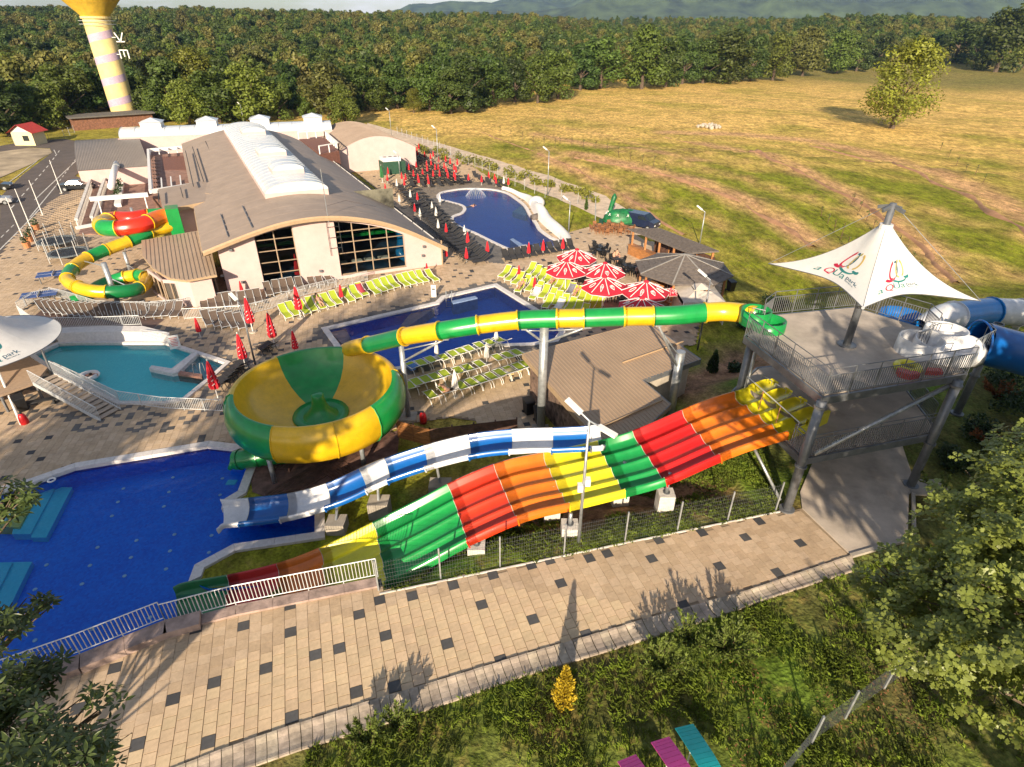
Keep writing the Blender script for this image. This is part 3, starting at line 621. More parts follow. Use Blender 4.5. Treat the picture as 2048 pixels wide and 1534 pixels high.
for c, i, j in dt:
    n1 = noise.noise(Vector((c.x * .09, c.y * .09, 2))); dP = polyd(c.x, c.y, POOL3)
    if hypot(c.x, c.y) > 88: 
        if (i + j) % 2: continue
    if dP < 1.5: col = random.choice(GREYT if dP < 1.0 or random.random() < .3 else BEIGE)
    elif polyd(c.x, c.y, POOL4) < 5 and c.x < at(1000, 480).x + .5: col = random.choice(GREYT)
    elif c.x < -13 and 28 < c.y < 47 and polyd(c.x, c.y, POOL2) < 3.2: col = random.choice(GREYT + BEIGE)
    else: col = random.choice(SLATE if random.random() < .04 else BEIGE)
    big.col = col; z = ZP + .016
    hh = .194
    P4 = [c + ux2 * (a * hh) + uy2 * (b_ * hh) for a, b_ in ((-1, -1), (1, -1), (1, 1), (-1, 1))]; big.prism(P4, z, z + .03 + random.uniform(0, .004))
o = part('deck_slabs', big, M_TILE, deck); o['kind'] = 'stuff'

# gutter of curved concrete blocks along the walkway
gut = thing('drain_channel', 'curved concrete block gutter along the lawn edge of the walkway', 'gutter', at(1100, 1310, 0))
GA = resample([at(x, y, 0) for x, y in ((300, 1556), (444, 1501), (577, 1455), (739, 1404), (911, 1353), (1053, 1309), (1180, 1273), (1300, 1237), (1500, 1181), (1702, 1112))], .33)
GBW = [at(x, y, 0) for x, y in ((350, 1590), (604, 1500), (750, 1456), (911, 1402), (1046, 1354), (1250, 1293), (1420, 1240), (1560, 1190), (1716, 1140))]
def near_on(P, p):
    best = None
    for a, b in zip(P[:-1], P[1:]):
        d = b - a; t = max(0, min(1, (p - a).dot(d) / d.length_squared)); q = a + d * t
        if best is None or (q - p).length < best[0]: best = ((q - p).length, q)
    return best[1]
for k in range(len(GA) - 1):
    a, b = GA[k], GA[k + 1]; a2 = near_on(GBW, a); b2 = near_on(GBW, b); g = .03
    a_, b_ = a.lerp(b, g), b.lerp(a, g); a2_, b2_ = a2.lerp(b2, g), b2.lerp(a2, g)
    rows = []; dz = random.uniform(-.012, .012)
    for t, z in ((0, .085), (.1, .08), (.28, .035), (.5, .018), (.75, .03), (.93, .065), (1, .06)):
        rows.append([a_.lerp(a2_, t) + Vector((0, 0, z + dz)), b_.lerp(b2_, t) + Vector((0, 0, z + dz))])
    bl = MB().grid(list(reversed(rows))); r0, r1 = rows[0], rows[-1]
    bl.add([r0[0], r0[1], r0[1] + Vector((0, 0, -.15)), r0[0] + Vector((0, 0, -.15))], [(0, 1, 2, 3)]); bl.add([r1[0], r1[1], r1[1] + Vector((0, 0, -.15)), r1[0] + Vector((0, 0, -.15))], [(3, 2, 1, 0)])
    part('gutter_block', bl, mat('gutter_concrete', (.43, .35, .28), rough=.9, var=.2, scale=3, bump=.3, bscale=40, objvar=.16), gut)
# retaining wall between pool and walkway (stone), and the thin kerb along the lawn fence
wl = thing('retaining_wall', 'low pinkish stone wall between the big pool and the walkway', 'wall', at(330, 1250, 0))
WP = resample([at(-420, 1500, .3), at(-150, 1420, .3), at(0, 1365, .3), at(160, 1308, .3), at(330, 1240, .3), at(470, 1203, .3), at(755, 1147, .3)], 1.35)
for a, b in zip(WP[:-1], WP[1:]):
    d = (b - a).normalized(); nrm = Vector((d.y, -d.x, 0)); hi = .32 if a.x < -11.6 else .12; wd = .62 if a.x < -11.6 else .45
    a1 = a + d * .006; b1 = b - d * .006
    part('stone_block', MB().prism([a1, b1, b1 + nrm * wd, a1 + nrm * wd], ZP - 1.2, hi, True), M_STONE, wl)
KB = resample([at(x, y, 0) for x, y in ((756, 1163), (759, 1189), (1000, 1139), (1250, 1087), (1560, 1024))][1:], 1.0)
kb = thing('kerb', 'thin pale kerb between the fence lawn and the walkway', 'kerb', KB[0])
for a, b in zip(KB[:-1], KB[1:]):
    d = (b - a).normalized(); part('kerb_stone', MB().bar(a + d * .005 + Vector((0, 0, -.03)), b - d * .005 + Vector((0, 0, -.03)), .06, .16), M_CONCW, kb)
# concrete slab under the slide tower
SLAB = [at(x, y, 0) for x, y in ((1600, 985), (1604, 1017), (1702, 1111), (1815, 1077), (1817, 990), (1832, 975), (1800, 880), (1640, 890))]
sl = MB().prism(SLAB, -.2, .045); slab = struct('tower_slab', sl, mat('slab_concrete', (.50, .42, .345), rough=.88, var=.18, scale=.7, bump=.2, bscale=30, detail=10))
part('slab_kerb', MB().bar(at(1702, 1112, .03), at(1830, 1075, .03), .16, .16).bar(at(1828, 1072, .03), at(1826, 988, .03), .14, .16), M_CONC, slab)
# ------------------------------------------------------------------ railings
def railing(base, h, label, cat='railing', post=1.6, bal=.11, mt=None, name='railing', group=None, bottom=.10, parent=None, top2=False, hi=None, thin=.012, pr=.022):
    """posts, rails and balusters along a base line of 3D points"""
    mt = mt or M_RAIL; base = [Vector(p) for p in base]
    if parent is None: T = thing(name, label, cat, base[0], group)
    else: T = parent
    up = Vector((0, 0, 1)); P = resample(base, post); hh = h if hi is None else hi
    for p in P: part('post', MB().tube([p - up * .02, p + up * hh], pr, 6), mt, T)
    part('top_rail', MB().tube([p + up * h for p in base] if len(base) > 2 else [base[0] + up * h, base[1] + up * h], pr, 6), mt, T)
    part('bottom_rail', MB().tube([p + up * bottom for p in base], pr * .8, 6), mt, T)
    if hi: part('hand_rail', MB().tube([p + up * hi for p in base], pr, 6), mt, T)
    if bal:
        b = MB()
        for p in resample(base, bal): b.bar(p + up * bottom, p + up * h, thin * 2)
        o = part('balusters', b, mt, T); o['kind'] = 'stuff'
    return T

# ------------------------------------------------------------------ slide tower
MID, TOP = 2.9, 6.0
TW = thing('slide_tower', 'grey steel slide tower with two open concrete platforms', 'tower', at(1573, 1019, 0))
D0 = [at(1646, 793, TOP), at(1934, 746, TOP), at(1845, 655, TOP) , at(1708, 613, TOP), at(1541, 629, TOP), at(1490, 671, TOP)]
def lev(P, z): return [Vector((p.x, p.y, z)) for p in P]
M_DECKC = mat('platform_concrete', (.47, .405, .345), rough=.85, var=.14, scale=.8, bump=.15, bscale=40, detail=10)
for z, nm in ((TOP, 'upper_platform'), (MID, 'lower_platform')):
    pl = part(nm, MB().prism(offset_poly(lev(D0, 0), -.12), z - .14, z, True), M_DECKC, TW)
    for i in range(len(D0)):
        a, b = D0[i], D0[(i + 1) % len(D0)]; a = Vector((a.x, a.y, z - .2)); b = Vector((b.x, b.y, z - .2))
        part('edge_beam', MB().bar(a, b, .1, .34), M_DSTEEL, TW)
COLS = [at(1573, 1019, 0), at(1821, 971, 0), Vector((11.5, 25.5, 0)), Vector((17.6, 28.4, 0)), at(1905, 845, -.6)]
for k, c in enumerate(COLS):
    ztop = TOP - .2 if k < 4 else 4.6
    c2 = part('column', MB().tube([(c.x, c.y, -.6), (c.x, c.y, ztop)], .19, 14), M_DSTEEL, TW, True)
    part('base_plate', MB().lathe([(.0, .1), (.34, .1), (.34, .02)], (c.x, c.y, -.02), 14), M_DSTEEL, c2)
    for zz in (MID - .45, TOP - .5): part('collar', MB().lathe([(.2, 0), (.25, 0), (.25, .1), (.2, .1)], (c.x, c.y, zz), 14), M_DSTEEL, c2)
A, B = D0[0], D0[1]
part('brace', MB().tube([(A.x + .5, A.y + .15, MID + .1), (B.x - .5, B.y - .12, TOP - .45)], .1, 10), M_STEEL, TW, True)
part('brace', MB().tube([at(1560, 1000, .2), at(1500, 880, 2.4)], .07, 8), M_STEEL, TW, True)
part('brace', MB().tube([(11.7, 25.3, 3.1), (12.8, 27.6, 5.7)], .09, 8), M_STEEL, TW, True)
part('brace', MB().tube([(17.8, 28.0, .4), (19.0, 22.5, 2.6)], .08, 8), M_STEEL, TW, True)
part('footing', MB().box(COLS[4].x - .8, COLS[4].y - .7, -1.2, COLS[4].x + .8, COLS[4].y + .7, -.25), M_CONC, TW)
part('footing', MB().box(COLS[1].x - .3, COLS[1].y - .7, -.6, COLS[1].x + 1.6, COLS[1].y + .4, .06), M_CONC, TW)
for z, nm in ((TOP, 'upper platform'), (MID, 'lower platform')):
    Q = lev(D0, z)
    if z == TOP:
        railing([Q[5], Q[0], Q[1]], .95, 'grey balustrade round the front of the upper tower platform', 'railing', 1.15, .115, M_DSTEEL, name='platform_railing', hi=1.25)
        railing([Q[1].lerp(Q[2], .75), Q[2], Q[3], Q[4], Q[4].lerp(Q[5], .4)], .95, 'grey balustrade along the back of the upper tower platform', 'railing', 1.2, .115, M_DSTEEL, name='platform_railing', hi=1.25)
    else:
        railing([Q[0], Q[1]], .95, 'grey balustrade along the front of the lower tower platform', 'railing', 1.15, .115, M_DSTEEL, name='platform_railing', hi=1.15)
        railing([Q[0], Q[0].lerp(Q[5], .16)], .95, 'short grey balustrade beside the rainbow slide start', 'railing', 1.0, .115, M_DSTEEL, name='platform_railing', hi=1.15)
        railing([Q[1].lerp(Q[2], .2), Q[2], Q[3]], .95, 'grey balustrade along the back of the lower tower platform', 'railing', 1.2, .115, M_DSTEEL, name='platform_railing')
        # gate rail over the starting tubs
        g = thing('start_gate_rail', 'bent steel rail above the yellow slide starts', 'railing', Q[0].lerp(Q[5], .2)); gp_ = Q[0].lerp(Q[5], .18) + Vector((.25, .1, 0)); gq = Q[0].lerp(Q[5], .9) + Vector((.25, .1, 0))
        part('top_rail', MB().tube([gp_ + Vector((0, 0, 1.1)), gq + Vector((0, 0, 1.1))], .025, 6), M_RAIL, g)
        for t in (0, .33, .66, 1): p = gp_.lerp(gq, t); part('post', MB().tube([p, p + Vector((0, 0, 1.1))], .025, 6), mat('rusty_post', (.35, .16, .07), rough=.7) if 0 < t < 1 else M_RAIL, g)
# stairs behind the platforms
def stairs(name, a, b, w, label, mt=M_DSTEEL, tread=M_DSTEEL, n=None, rails=True, rise=.17):
    a = Vector(a); b = Vector(b); T = thing(name, label, 'stairs', a); n = n or max(2, round(abs(b.z - a.z) / rise)); d = Vector((b.x - a.x, b.y - a.y, 0)).normalized(); s = Vector((-d.y, d.x, 0))
    run = hypot(b.x - a.x, b.y - a.y) / n
    for k in range(n): part('tread', MB().obox(a.lerp(b, (k + .6) / n) + Vector((0, 0, .02)), d, s, (0, 0, 1), run * .45, w / 2, .025), tread, T)
    for q in (-1, 1):
        part('stringer', MB().bar(a + s * (q * w / 2), b + s * (q * w / 2), .05, .24), mt, T)
        if rails:
            A_, B_ = a + s * (q * w / 2), b + s * (q * w / 2); U = Vector((0, 0, 1))
            part('hand_rail', MB().tube([A_ + U * 1.0, B_ + U * 1.0], .024, 6), mt, T)
            bb = MB()
            for p in resample([A_, B_], .16): bb.bar(p + U * .1, p + U * 1.0, .022)
            o = part('balusters', bb, mt, T); o['kind'] = 'stuff'
    return T
stairs('tower_stairs', (21.8, 26.6, 0.1), (18.8, 26.4, MID), 1.1, 'steel flight of stairs from the ground up to the lower tower platform')
stairs('tower_stairs', (17.2, 27.4, MID), (19.4, 24.6, TOP), 1.0, 'steel flight of stairs inside the tower rising to the upper platform')
# wheelie bin and swim rings on the tower
def ring(c, R, r, mt, label, name='swim_ring'): solo(name, MB().tube([Vector(c) + Vector((R * cos(a), R * sin(a), 0)) for a in [k * pi / 9 for k in range(18)]], r, 8, closed=True), mt, label, 'swim ring', c, smooth=True)
c = at(1816, 742, TOP); ring(c + Vector((0, .1, .15)), .42, .15, G_LIME, 'lime swim ring lying on the upper tower platform by the white tub')
hb = MB(); cc = at(1812, 752, TOP); hb.prism([cc + Vector(p) for p in ((-.4, -.1, 0), (-.05, -.35, 0), (.42, -.22, 0), (.36, -.02, 0), (.1, .0, 0), (-.05, .28, 0), (-.3, .25, 0))], TOP, TOP + .26, True)
solo('seat_cushion', hb, M_RED, 'red folded float with two lobes against the tower railing', 'float', cc)
hb = MB(); cc = at(1863, 747, TOP); hb.prism([cc + Vector(p) for p in ((-.45, -.1, 0), (.3, -.2, 0), (.42, .12, 0), (-.2, .2, 0))], TOP, TOP + .2, True)
solo('seat_cushion', hb, M_RED, 'flat red and white float under the white start tub', 'float', cc)

# ------------------------------------------------------------------ sail on the tower
MAST = at(1693, 690, TOP); SB = thing('shade_sail', 'white pointed shade sail with two colourful emblems on a mast', 'shade sail', MAST)
part('mast', MB().tube([MAST, (MAST.x, MAST.y, 12.5)], [.17, .13], 12), M_DSTEEL, SB, True)
part('base_plate', MB().lathe([(0, .06), (.42, .06), (.42, 0)], MAST, 16), M_DSTEEL, SB)
mt_ = Vector((MAST.x, MAST.y, 12.5))
for a in (.4, 2.2, 3.6, 5.2): part('mast_arm', MB().bar(mt_ - Vector((0, 0, .1)), mt_ + Vector((cos(a) * .55, sin(a) * .55, -.25)), .09, .14), M_DSTEEL, SB)
CR = [at(1537, 527, 8.6), at(1726, 616, 8.95), at(1962, 602, 8.55), Vector((MAST.x + 1.0, MAST.y + 3.6, 8.8))]
RINGZ = 11.55
def sail(A, B, u, v, C=MAST, rz=RINGZ, rr=.24, dip=.55):
    E = A.lerp(B, u); cen = Vector((C.x, C.y, E.z)); k = 4 * u * (1 - u); E = E.lerp(cen, .27 * k) + Vector((0, 0, .28 * k))
    r = Vector((E.x - C.x, E.y - C.y, 0)).normalized(); R = Vector((C.x, C.y, rz)) + r * rr
    P = R.lerp(E, v); P.z -= dip * 4 * v * (1 - v) * (1 - .25 * v) * (.55 + .45 * (1 - k)); return P
def sail_panels(CR, parent, mt, **kw):
    for i in range(len(CR)):
        A, B = CR[i], CR[(i + 1) % len(CR)]; N = 20
        rows = [[sail(A, B, u / N, v / N, **kw) for u in range(N + 1)] for v in range(N + 1)]
        part('canopy_panel', MB().grid(rows), mt, parent, True)
        part('hem_cable', MB().tube([sail(A, B, u / N, 1.0, **kw) for u in range(N + 1)], .02, 5), M_DSTEEL, parent)
        part('seam', MB().tube([sail(A, B, 0, v / N, **kw) + Vector((0, 0, .012)) for v in range(N + 1)], .008, 4), M_DSTEEL, parent)
M_SAIL = mat('sailcloth', (.74, .73, .72), rough=.7, var=.04, scale=2, trans=.15)
sail_panels(CR, SB, M_SAIL)
part('ring_collar', MB().lathe([(.15, -.1), (.28, -.1), (.26, .1), (.15, .1)], (MAST.x, MAST.y, RINGZ), 14), M_SAIL, SB)
for c in (CR[0], CR[2]): part('stay_cable', MB().tube([mt_, c], .012, 5), M_STEEL, SB)
for c in CR[1:2]: part('corner_strut', MB().tube([(MAST.x, MAST.y, 7.9), c], .06, 8), M_DSTEEL, SB)
def text_mesh(s, size=1.0, shear=0.0):
    cu = bpy.data.curves.new('lettering', 'FONT'); cu.body = s; cu.size = size; cu.shear = shear; o = bpy.data.objects.new('lettering', cu); COL.objects.link(o)
    bpy.context.view_layer.update(); me = bpy.data.meshes.new_from_object(o.evaluated_get(bpy.context.evaluated_depsgraph_get()))
    V = [tuple(v.co) for v in me.vertices]; F = [tuple(p.vertices) for p in me.polygons]
    bpy.data.objects.remove(o); bpy.data.meshes.remove(me); return V, F
def arc_band(cx, cy, r, a0, a1, w0, w1, n=14, sx=1, rot=0):    # tapering crescent stroke
    V = []; F = []
    for k in range(n + 1):
        t = k / n; a = a0 + (a1 - a0) * t; w = 1.6 * (w0 + (w1 - w0) * t) * (sin(pi * min(1, .15 + t * .85)) * .6 + .4)
        for q in (-1, 1):
            x = (r + q * w) * cos(a) * sx; y = (r + q * w) * sin(a); x, y = x * cos(rot) - y * sin(rot), x * sin(rot) + y * cos(rot); V.append((cx + x, cy + y, 0))
    for k in range(n): F.append((2 * k, 2 * k + 1, 2 * k + 3, 2 * k + 2))
    return V, F
L_TEAL = mat('print_teal', (.02, .20, .20), rough=.7); L_RED = mat('print_red', (.50, .01, .05), rough=.7); L_YEL = mat('print_gold', (.55, .38, .10), rough=.7); L_BLUE = mat('print_navy', (.015, .10, .17), rough=.7)
LOGO = []
for ch, x, m_, s_ in (('a', 0, L_TEAL, .62), ('Q', .34, L_RED, .62), ('U', .80, L_TEAL, .62), ('a', 1.24, L_TEAL, .62), ('park', 1.58, L_BLUE, .36)):
    V, F = text_mesh(ch, s_); LOGO.append(([(vx + x, vy + (.16 if ch == 'park' else 0), 0) for vx, vy, _ in V], F, m_))
V, F = text_mesh('BISTRITA', .12); LOGO.append(([(vx + 1.62, vy, 0) for vx, vy, _ in V], F, L_BLUE))
for cx, cy, r, a0, a1, w0, w1, sx, rot, m_ in ((.95, 1.2, .5, 1.9, 5.2, .09, .05, .42, -.35, L_RED), (1.12, 1.22, .5, -1.0, 2.2, .05, .06, .38, -.35, L_BLUE), (1.42, 1.25, .5, 1.7, 5.0, .07, .05, .42, -.3, L_YEL), (1.6, 1.28, .46, -1.2, 1.9, .05, .09, .40, -.3, L_YEL), (1.40, 1.42, .3, 1.2, 4.4, .05, .04, .34, -.3, L_TEAL), (1.28, .88, .42, 3.6, 5.9, .05, .03, 1.2, 0, L_TEAL), (.75, .92, .3, 3.4, 5.6, .06, .04, 1.1, .2, L_RED), (1.75, .98, .22, 4.2, 6.1, .05, .05, 1, 0, L_TEAL)):
    V, F = arc_band(cx, cy, r, a0, a1, w0, w1, 16, sx, rot); LOGO.append((V, F, m_))
def logo_on(A, B, u0, u1, v0, v1, parent, flip=False, subd=2, tilt=0.0, sail=sail, **kw):
    for V, F, m_ in LOGO:
        mb = MB(); bm = bmesh.new(); vs_ = [bm.verts.new(v) for v in V]
        for f in F:
            try: bm.faces.new([vs_[i] for i in f])
            except ValueError: pass
        bmesh.ops.triangulate(bm, faces=bm.faces); bmesh.ops.subdivide_edges(bm, edges=[e for e in bm.edges if e.calc_length() > .12], cuts=1)
        bm.verts.ensure_lookup_table(); bm.verts.index_update(); pts = []
        for v in bm.verts:
            x, y = v.co.x / 2.35, v.co.y / 1.75; u = u0 + (u1 - u0) * x + tilt * (y - .4); w = v1 + (v0 - v1) * y
            p = sail(A, B, u, w, **kw); q = sail(A, B, u + .01, w, **kw) - p; r = sail(A, B, u, w + .01, **kw) - p; n = q.cross(r).normalized()
            if n.z < 0: n = -n
            pts.append(p + n * .015)
        mb.add(pts, [tuple(v.index for v in f.verts) for f in bm.faces]); bm.free(); part('printed_emblem', mb, m_, parent)
logo_on(CR[0], CR[1], .24, .90, .36, .86, SB)
logo_on(CR[1], CR[2], .12, .70, .40, .86, SB)

# ------------------------------------------------------------------ slides
M_SEAL = mat('pale_sealant', (.62, .60, .50), rough=.6, var=.2)
def frames(P):
    out = []
    for i, p in enumerate(P):
        t = (P[min(i + 1, len(P) - 1)] - P[max(i - 1, 0)]); th = Vector((t.x, t.y, 0)).normalized(); out.append((p, t.normalized(), Vector((-th.y, th.x, 0))))
    return out
def sections(T, FR, px, breaks, mats, prof, name='slide_section', smooth=True, flange=True):
    """prof(i) gives the cross section as (side, up) pairs; breaks are values along px (monotonic)"""
    sgn = 1 if px[-1] > px[0] else -1; n = len(FR)
    edges = [px[0]] + list(breaks) + [px[-1]]
    for s in range(len(edges) - 1):
        idx = [i for i in range(n) if sgn * (px[i] - edges[s]) >= -1e-6 and sgn * (px[i] - edges[s + 1]) <= 1e-6]
        if not idx: continue
        i0, i1 = max(0, idx[0]), min(n - 1, idx[-1] + (1 if s < len(edges) - 2 else 0)); rows = []
        for i in range(i0, i1 + 1):
            p, t, side = FR[i]; up = side.cross(t) * -1
            if up.z < 0: up = -up
            rows.append([p + side * a + up * b for a, b in prof(i)])
        if len(rows) < 2: continue
        mb = MB().grid(rows); o = part(name, mb, mats[s % len(mats)], T, smooth)
        if flange and s < len(edges) - 2:
            i = i1; p, t, side = FR[i]; up = side.cross(t) * -1
            if up.z < 0: up = -up
            pr = prof(i); cx = sum(a for a, _ in pr) / len(pr); cy = sum(b for _, b in pr) / len(pr); fl = MB(); q0 = [p + side * a + up * b for a, b in pr]; q1 = [p + side * (a + (.05 if a > cx else -.05) * (abs(a - cx) > .1)) + up * (b - .05) for a, b in pr]
            fl.grid([[x - t * .03 for x in q1], [x - t * .03 for x in q0]]); fl.grid([[x - t * .03 for x in q1], [x + t * .03 for x in q1]]); part('joint_flange', fl, mats[s % len(mats)], o); part('joint_seal', MB().tube([x + up * .008 for x in q0[2:-2]], .012, 4), M_SEAL, o)
def tubeprof(r, n=20): return lambda i: [(r * cos(2 * pi * k / n), r * sin(2 * pi * k / n)) for k in range(n + 1)]
def brk(X, b):                    # first station past a joint
    sg = 1 if X[-1] > X[0] else -1
    return next((k for k in range(len(X)) if sg * (X[k] - b) > 1e-6), len(X) - 1)
def path_px(L, n=7): return smooth_path([at(x, y, z) for x, y, z in L], n), [v.x for v in smooth_path([Vector((x, 0, 0)) for x, y, z in L], n)]
# rainbow racer, four lanes
RB = thing('rainbow_slide', 'wide four lane slide striped lemon, orange, red and green', 'water slide', at(1000, 1000, ZP))
far = [(1500, 776, 3.28), (1478, 784, 3.26), (1430, 798, 3.12), (1385, 815, 2.75), (1285, 858, 2.0), (1217, 880, 1.5), (1108, 905, 1.25), (1010, 925, 1.15), (917, 962, .6), (840, 1002, -.1), (770, 1037, -.75), (662, 1090, -1.5), (575, 1125, -1.95), (477, 1150, -2.2), (375, 1168, -2.3), (348, 1178, -2.33)]
FP, FX = path_px(far, 5); WID = 3.5
FR = frames(FP); FR = [(p + Vector((0, 0, -.34)), t, -s if s.dot(Vector((.4, -.9, 0))) < 0 else s) for p, t, s in FR]
# steady the side vector so that the lanes stay parallel
sm_side = []
for i in range(len(FR)):
    v = Vector((0, 0, 0))
    for j in range(max(0, i - 6), min(len(FR), i + 7)): v += FR[j][2]
    sm_side.append(v.normalized())
FR = [(p, t, s) for (p, t, _), s in zip(FR, sm_side)]
def rb_prof(i):
    out = [(-.10, .10), (-.10, .40), (-.02, .42)]; lw = WID / 4
    for k in range(4):
        for q, z in ((.03, .40 if k == 0 else .19), (.09, .13), (.22, .045), (.42, 0), (.62, .0), (.80, .05), (.92, .13), (.97, .19 if k < 3 else .40)): out.append((lw * (k + q), z))
    out += [(WID + .02, .42), (WID + .13, .40), (WID + .14, .02)]; return out
RBM = [G_LIME, G_ORG, G_RED, G_GRN, G_LIME, G_ORG, G_RED, G_GRN, G_LIME, G_ORG, G_RED, G_DGRN]
sections(RB, FR, FX, [1478, 1385, 1285, 1217, 1108, 1010, 917, 770, 662, 575, 477], RBM, rb_prof, 'lane_section')
# starting tubs
p, t, s = FR[1]; back = -Vector((t.x, t.y, 0)).normalized()
for k in range(4):
    c = p + s * (WID / 4 * (k + .5)) + back * .62 + Vector((0, 0, .30 + .03 * (3 - k))); tb = MB(); w = WID / 8 - .02
    rows = []
    for q, (bz, ww) in enumerate(((-.75, 1.0), (-.3, 1.0), (.1, 1.0), (.45, .9), (.7, .6))):
        o = c + back * bz; rows.append([o - s * w * ww + Vector((0, 0, .2)), o - s * w * ww * .8 + Vector((0, 0, .05 + .02 * q)), o + Vector((0, 0, .02 + .03 * q)), o + s * w * ww * .8 + Vector((0, 0, .05 + .02 * q)), o + s * w * ww + Vector((0, 0, .2))])
    rows.append([c + back * .78 + s * (w * .5 * q) + Vector((0, 0, .24)) for q in (-1, -.5, 0, .5, 1)])
    part('start_tub', tb.grid(rows), G_LIME, RB, True); part('grab_bar', MB().tube([c - s * w * .8 + Vector((0, 0, .45)), c - s * w * .8 + Vector((0, 0, .62)), c + s * w * .8 + Vector((0, 0, .62)), c + s * w * .8 + Vector((0, 0, .45))], .02, 6), M_STEEL, RB)
    if k == 3:
        sp = MB().grid([[c + back * -.75 + s * w, c + back * .85 + s * w, ], [c + back * -.75 + s * w + Vector((0, 0, .42)), c + back * .85 + s * w + Vector((0, 0, .36))], [c + back * -.75 + s * (w + .12) + Vector((0, 0, .42)), c + back * .85 + s * (w + .12) + Vector((0, 0, .36))], [c + back * -.75 + s * (w + .14) + Vector((0, 0, -.3)), c + back * .85 + s * (w + .14) + Vector((0, 0, -.3))]]); part('side_panel', sp, G_LIME, RB)
# posts on white plinths
for (bx, by), (ux_, uy_), plz in (((1333, 985), (1340, 955), .55), ((1140, 1048), (1144, 1010), .3), ((953, 1088), (955, 1070), .0), ((1245, 960), (1247, 940), .2), ((1105, 1002), (1105, 985), .0)):
    gz_ = hz(*at(bx, by, -.6).xy) ; b = at(bx, by, plz); i = min(range(len(FP)), key=lambda k: (FP[k] + FR[k][2] * WID * .82 - Vector((b.x, b.y, FP[k].z))).length); ztop = FP[i].z - .3
    T2 = thing('slide_support', 'white concrete plinth and post under the rainbow slide %s' % {1333: 'nearest the tower', 1140: 'beside the tall lamp', 953: 'near its middle', 1245: 'under its second green band', 1105: 'under its yellow band'}[bx], 'support', (b.x, b.y, gz_), 'supports of the rainbow slide')
    part('plinth', MB().box(b.x - .36, b.y - .34, gz_ - .4, b.x + .36, b.y + .34, plz), M_CONCW, T2); part('post', MB().tube([(b.x, b.y, plz), (b.x, b.y, max(plz + .3, ztop))], .085, 10), M_STEEL, T2, True); part('flange', MB().lathe([(0, .04), (.16, .04), (.16, 0)], (b.x, b.y, plz + .002), 12), M_DSTEEL, T2)
# blue and white chute
BW = thing('chute_slide', 'open blue and white banded chute curving down to the big pool', 'water slide', at(700, 1000, ZP))
CP, CX = path_px([(1204, 888, 1.25), (1195, 889, 1.22), (1180, 891, 1.2), (1120, 894, 1.0), (1040, 896, .8), (958, 904, .45), (872, 924, .0), (790, 950, -.55), (745, 968, -.85), (675, 1000, -1.35), (592, 1025, -1.85), (505, 1036, -2.05), (462, 1040, -2.08), (446, 1044, -2.12)], 5)
def bw_prof(i):
    f = 1.0; flare = 1 + .35 * max(0, (i - len(CP) + 6) / 6); flare *= 1.22; out = [(-.72 * flare, .30), (-.74 * flare, .56), (-.66 * flare, .58)]
    for a in [k * pi / 10 for k in range(11)]: out.append((-.64 * cos(a) * flare, .56 - .62 * sin(a) ** .8))
    return out + [(.66 * flare, .58), (.74 * flare, .56), (.72 * flare, .30)]
sections(BW, frames(CP), CX, [1182, 1115, 1035, 958, 872, 790, 745, 675, 592, 505], [G_WHT, G_BLU, G_WHT, G_BLU, G_WHT, G_BLU, G_WHT, G_BLU, G_WHT, G_BLU, G_WHT], bw_prof, 'chute_section')
for (bx, by), plz, sx_ in (((880, 965), -1.3, .55), ((757, 1000), -1.55, .5), ((672, 1040), -1.9, .45)):
    b = at(bx, by, plz); T2 = thing('chute_support', 'grey concrete plinth and bracket under the %s of the blue chute' % {880: 'upper bend', 757: 'middle', 672: 'lower run'}[bx], 'support', (b.x, b.y, ZP), 'supports of the blue chute')
    part('plinth', MB().box(b.x - sx_, b.y - .4, ZP - .3, b.x + sx_, b.y + .4, plz), M_CONC, T2); i = min(range(len(CP)), key=lambda k: (CP[k].xy - b.xy).length); part('bracket', MB().tube([(b.x, b.y, plz - .02), (CP[i].x, CP[i].y, CP[i].z - .02)], .07, 8), M_STEEL, T2)
# green and yellow tube
TB = thing('tube_slide', 'long green and yellow closed tube running from the tower to the bowl', 'water slide', at(1100, 700, ZP))
TL = [(1512, 632, 6.2), (1490, 627, 6.15), (1450, 623, 6.05), (1410, 625, 5.95), (1360, 630, 5.85), (1310, 632, 5.75), (1254, 633, 5.65), (1172, 636, 5.5), (1120, 637, 5.4), (1042, 640, 5.2), (962, 649, 4.9), (885, 661, 4.5), (815, 672, 3.7), (740, 689, 2.3), (712, 695, 1.5), (694, 701, .9)]
TP, TX = path_px(TL, 12)
_pr = tubeprof(.5); sections(TB, frames(TP), TX, [1412, 1310, 1254, 1172, 1120, 1042, 962, 885, 815, 738], [G_YEL, G_GRN, G_YEL, G_GRN, G_YEL, G_GRN, G_YEL, G_GRN, G_YEL, G_DGRN, G_YEL], lambda i: _pr(i), 'tube_section', True, False)
for bx in (1412, 1310, 1254, 1172, 1120, 1042, 962, 885, 815, 738):
    i = brk(TX, bx); p, t, s = frames(TP)[i]
    part('joint_flange', MB().tube([p - t * .04, p + t * .04], .56, 20), G_YEL, TB, False)
# entry tub of the tube
gt = at(1525, 655, TOP); hb = MB(); prof = [(.0, .03), (.35, .04), (.62, .2), (.72, .5), (.78, .5), (.8, .0)]
hb.lathe(prof, gt + Vector((.2, -.15, 0)), 18); hb.lathe([(0, .04), (.4, .05), (.6, .3), (.66, .75), (.72, .75), (.74, 0)], gt + Vector((-.25, .5, 0)), 18)
part('entry_tub', hb, G_GRN, TB, True); part('grab_bar', MB().tube([gt + Vector(p) for p in ((-.6, .2, .7), (-.6, .2, .95), (-.1, -.1, .95), (-.1, -.1, .7))], .022, 6), M_STEEL, TB)
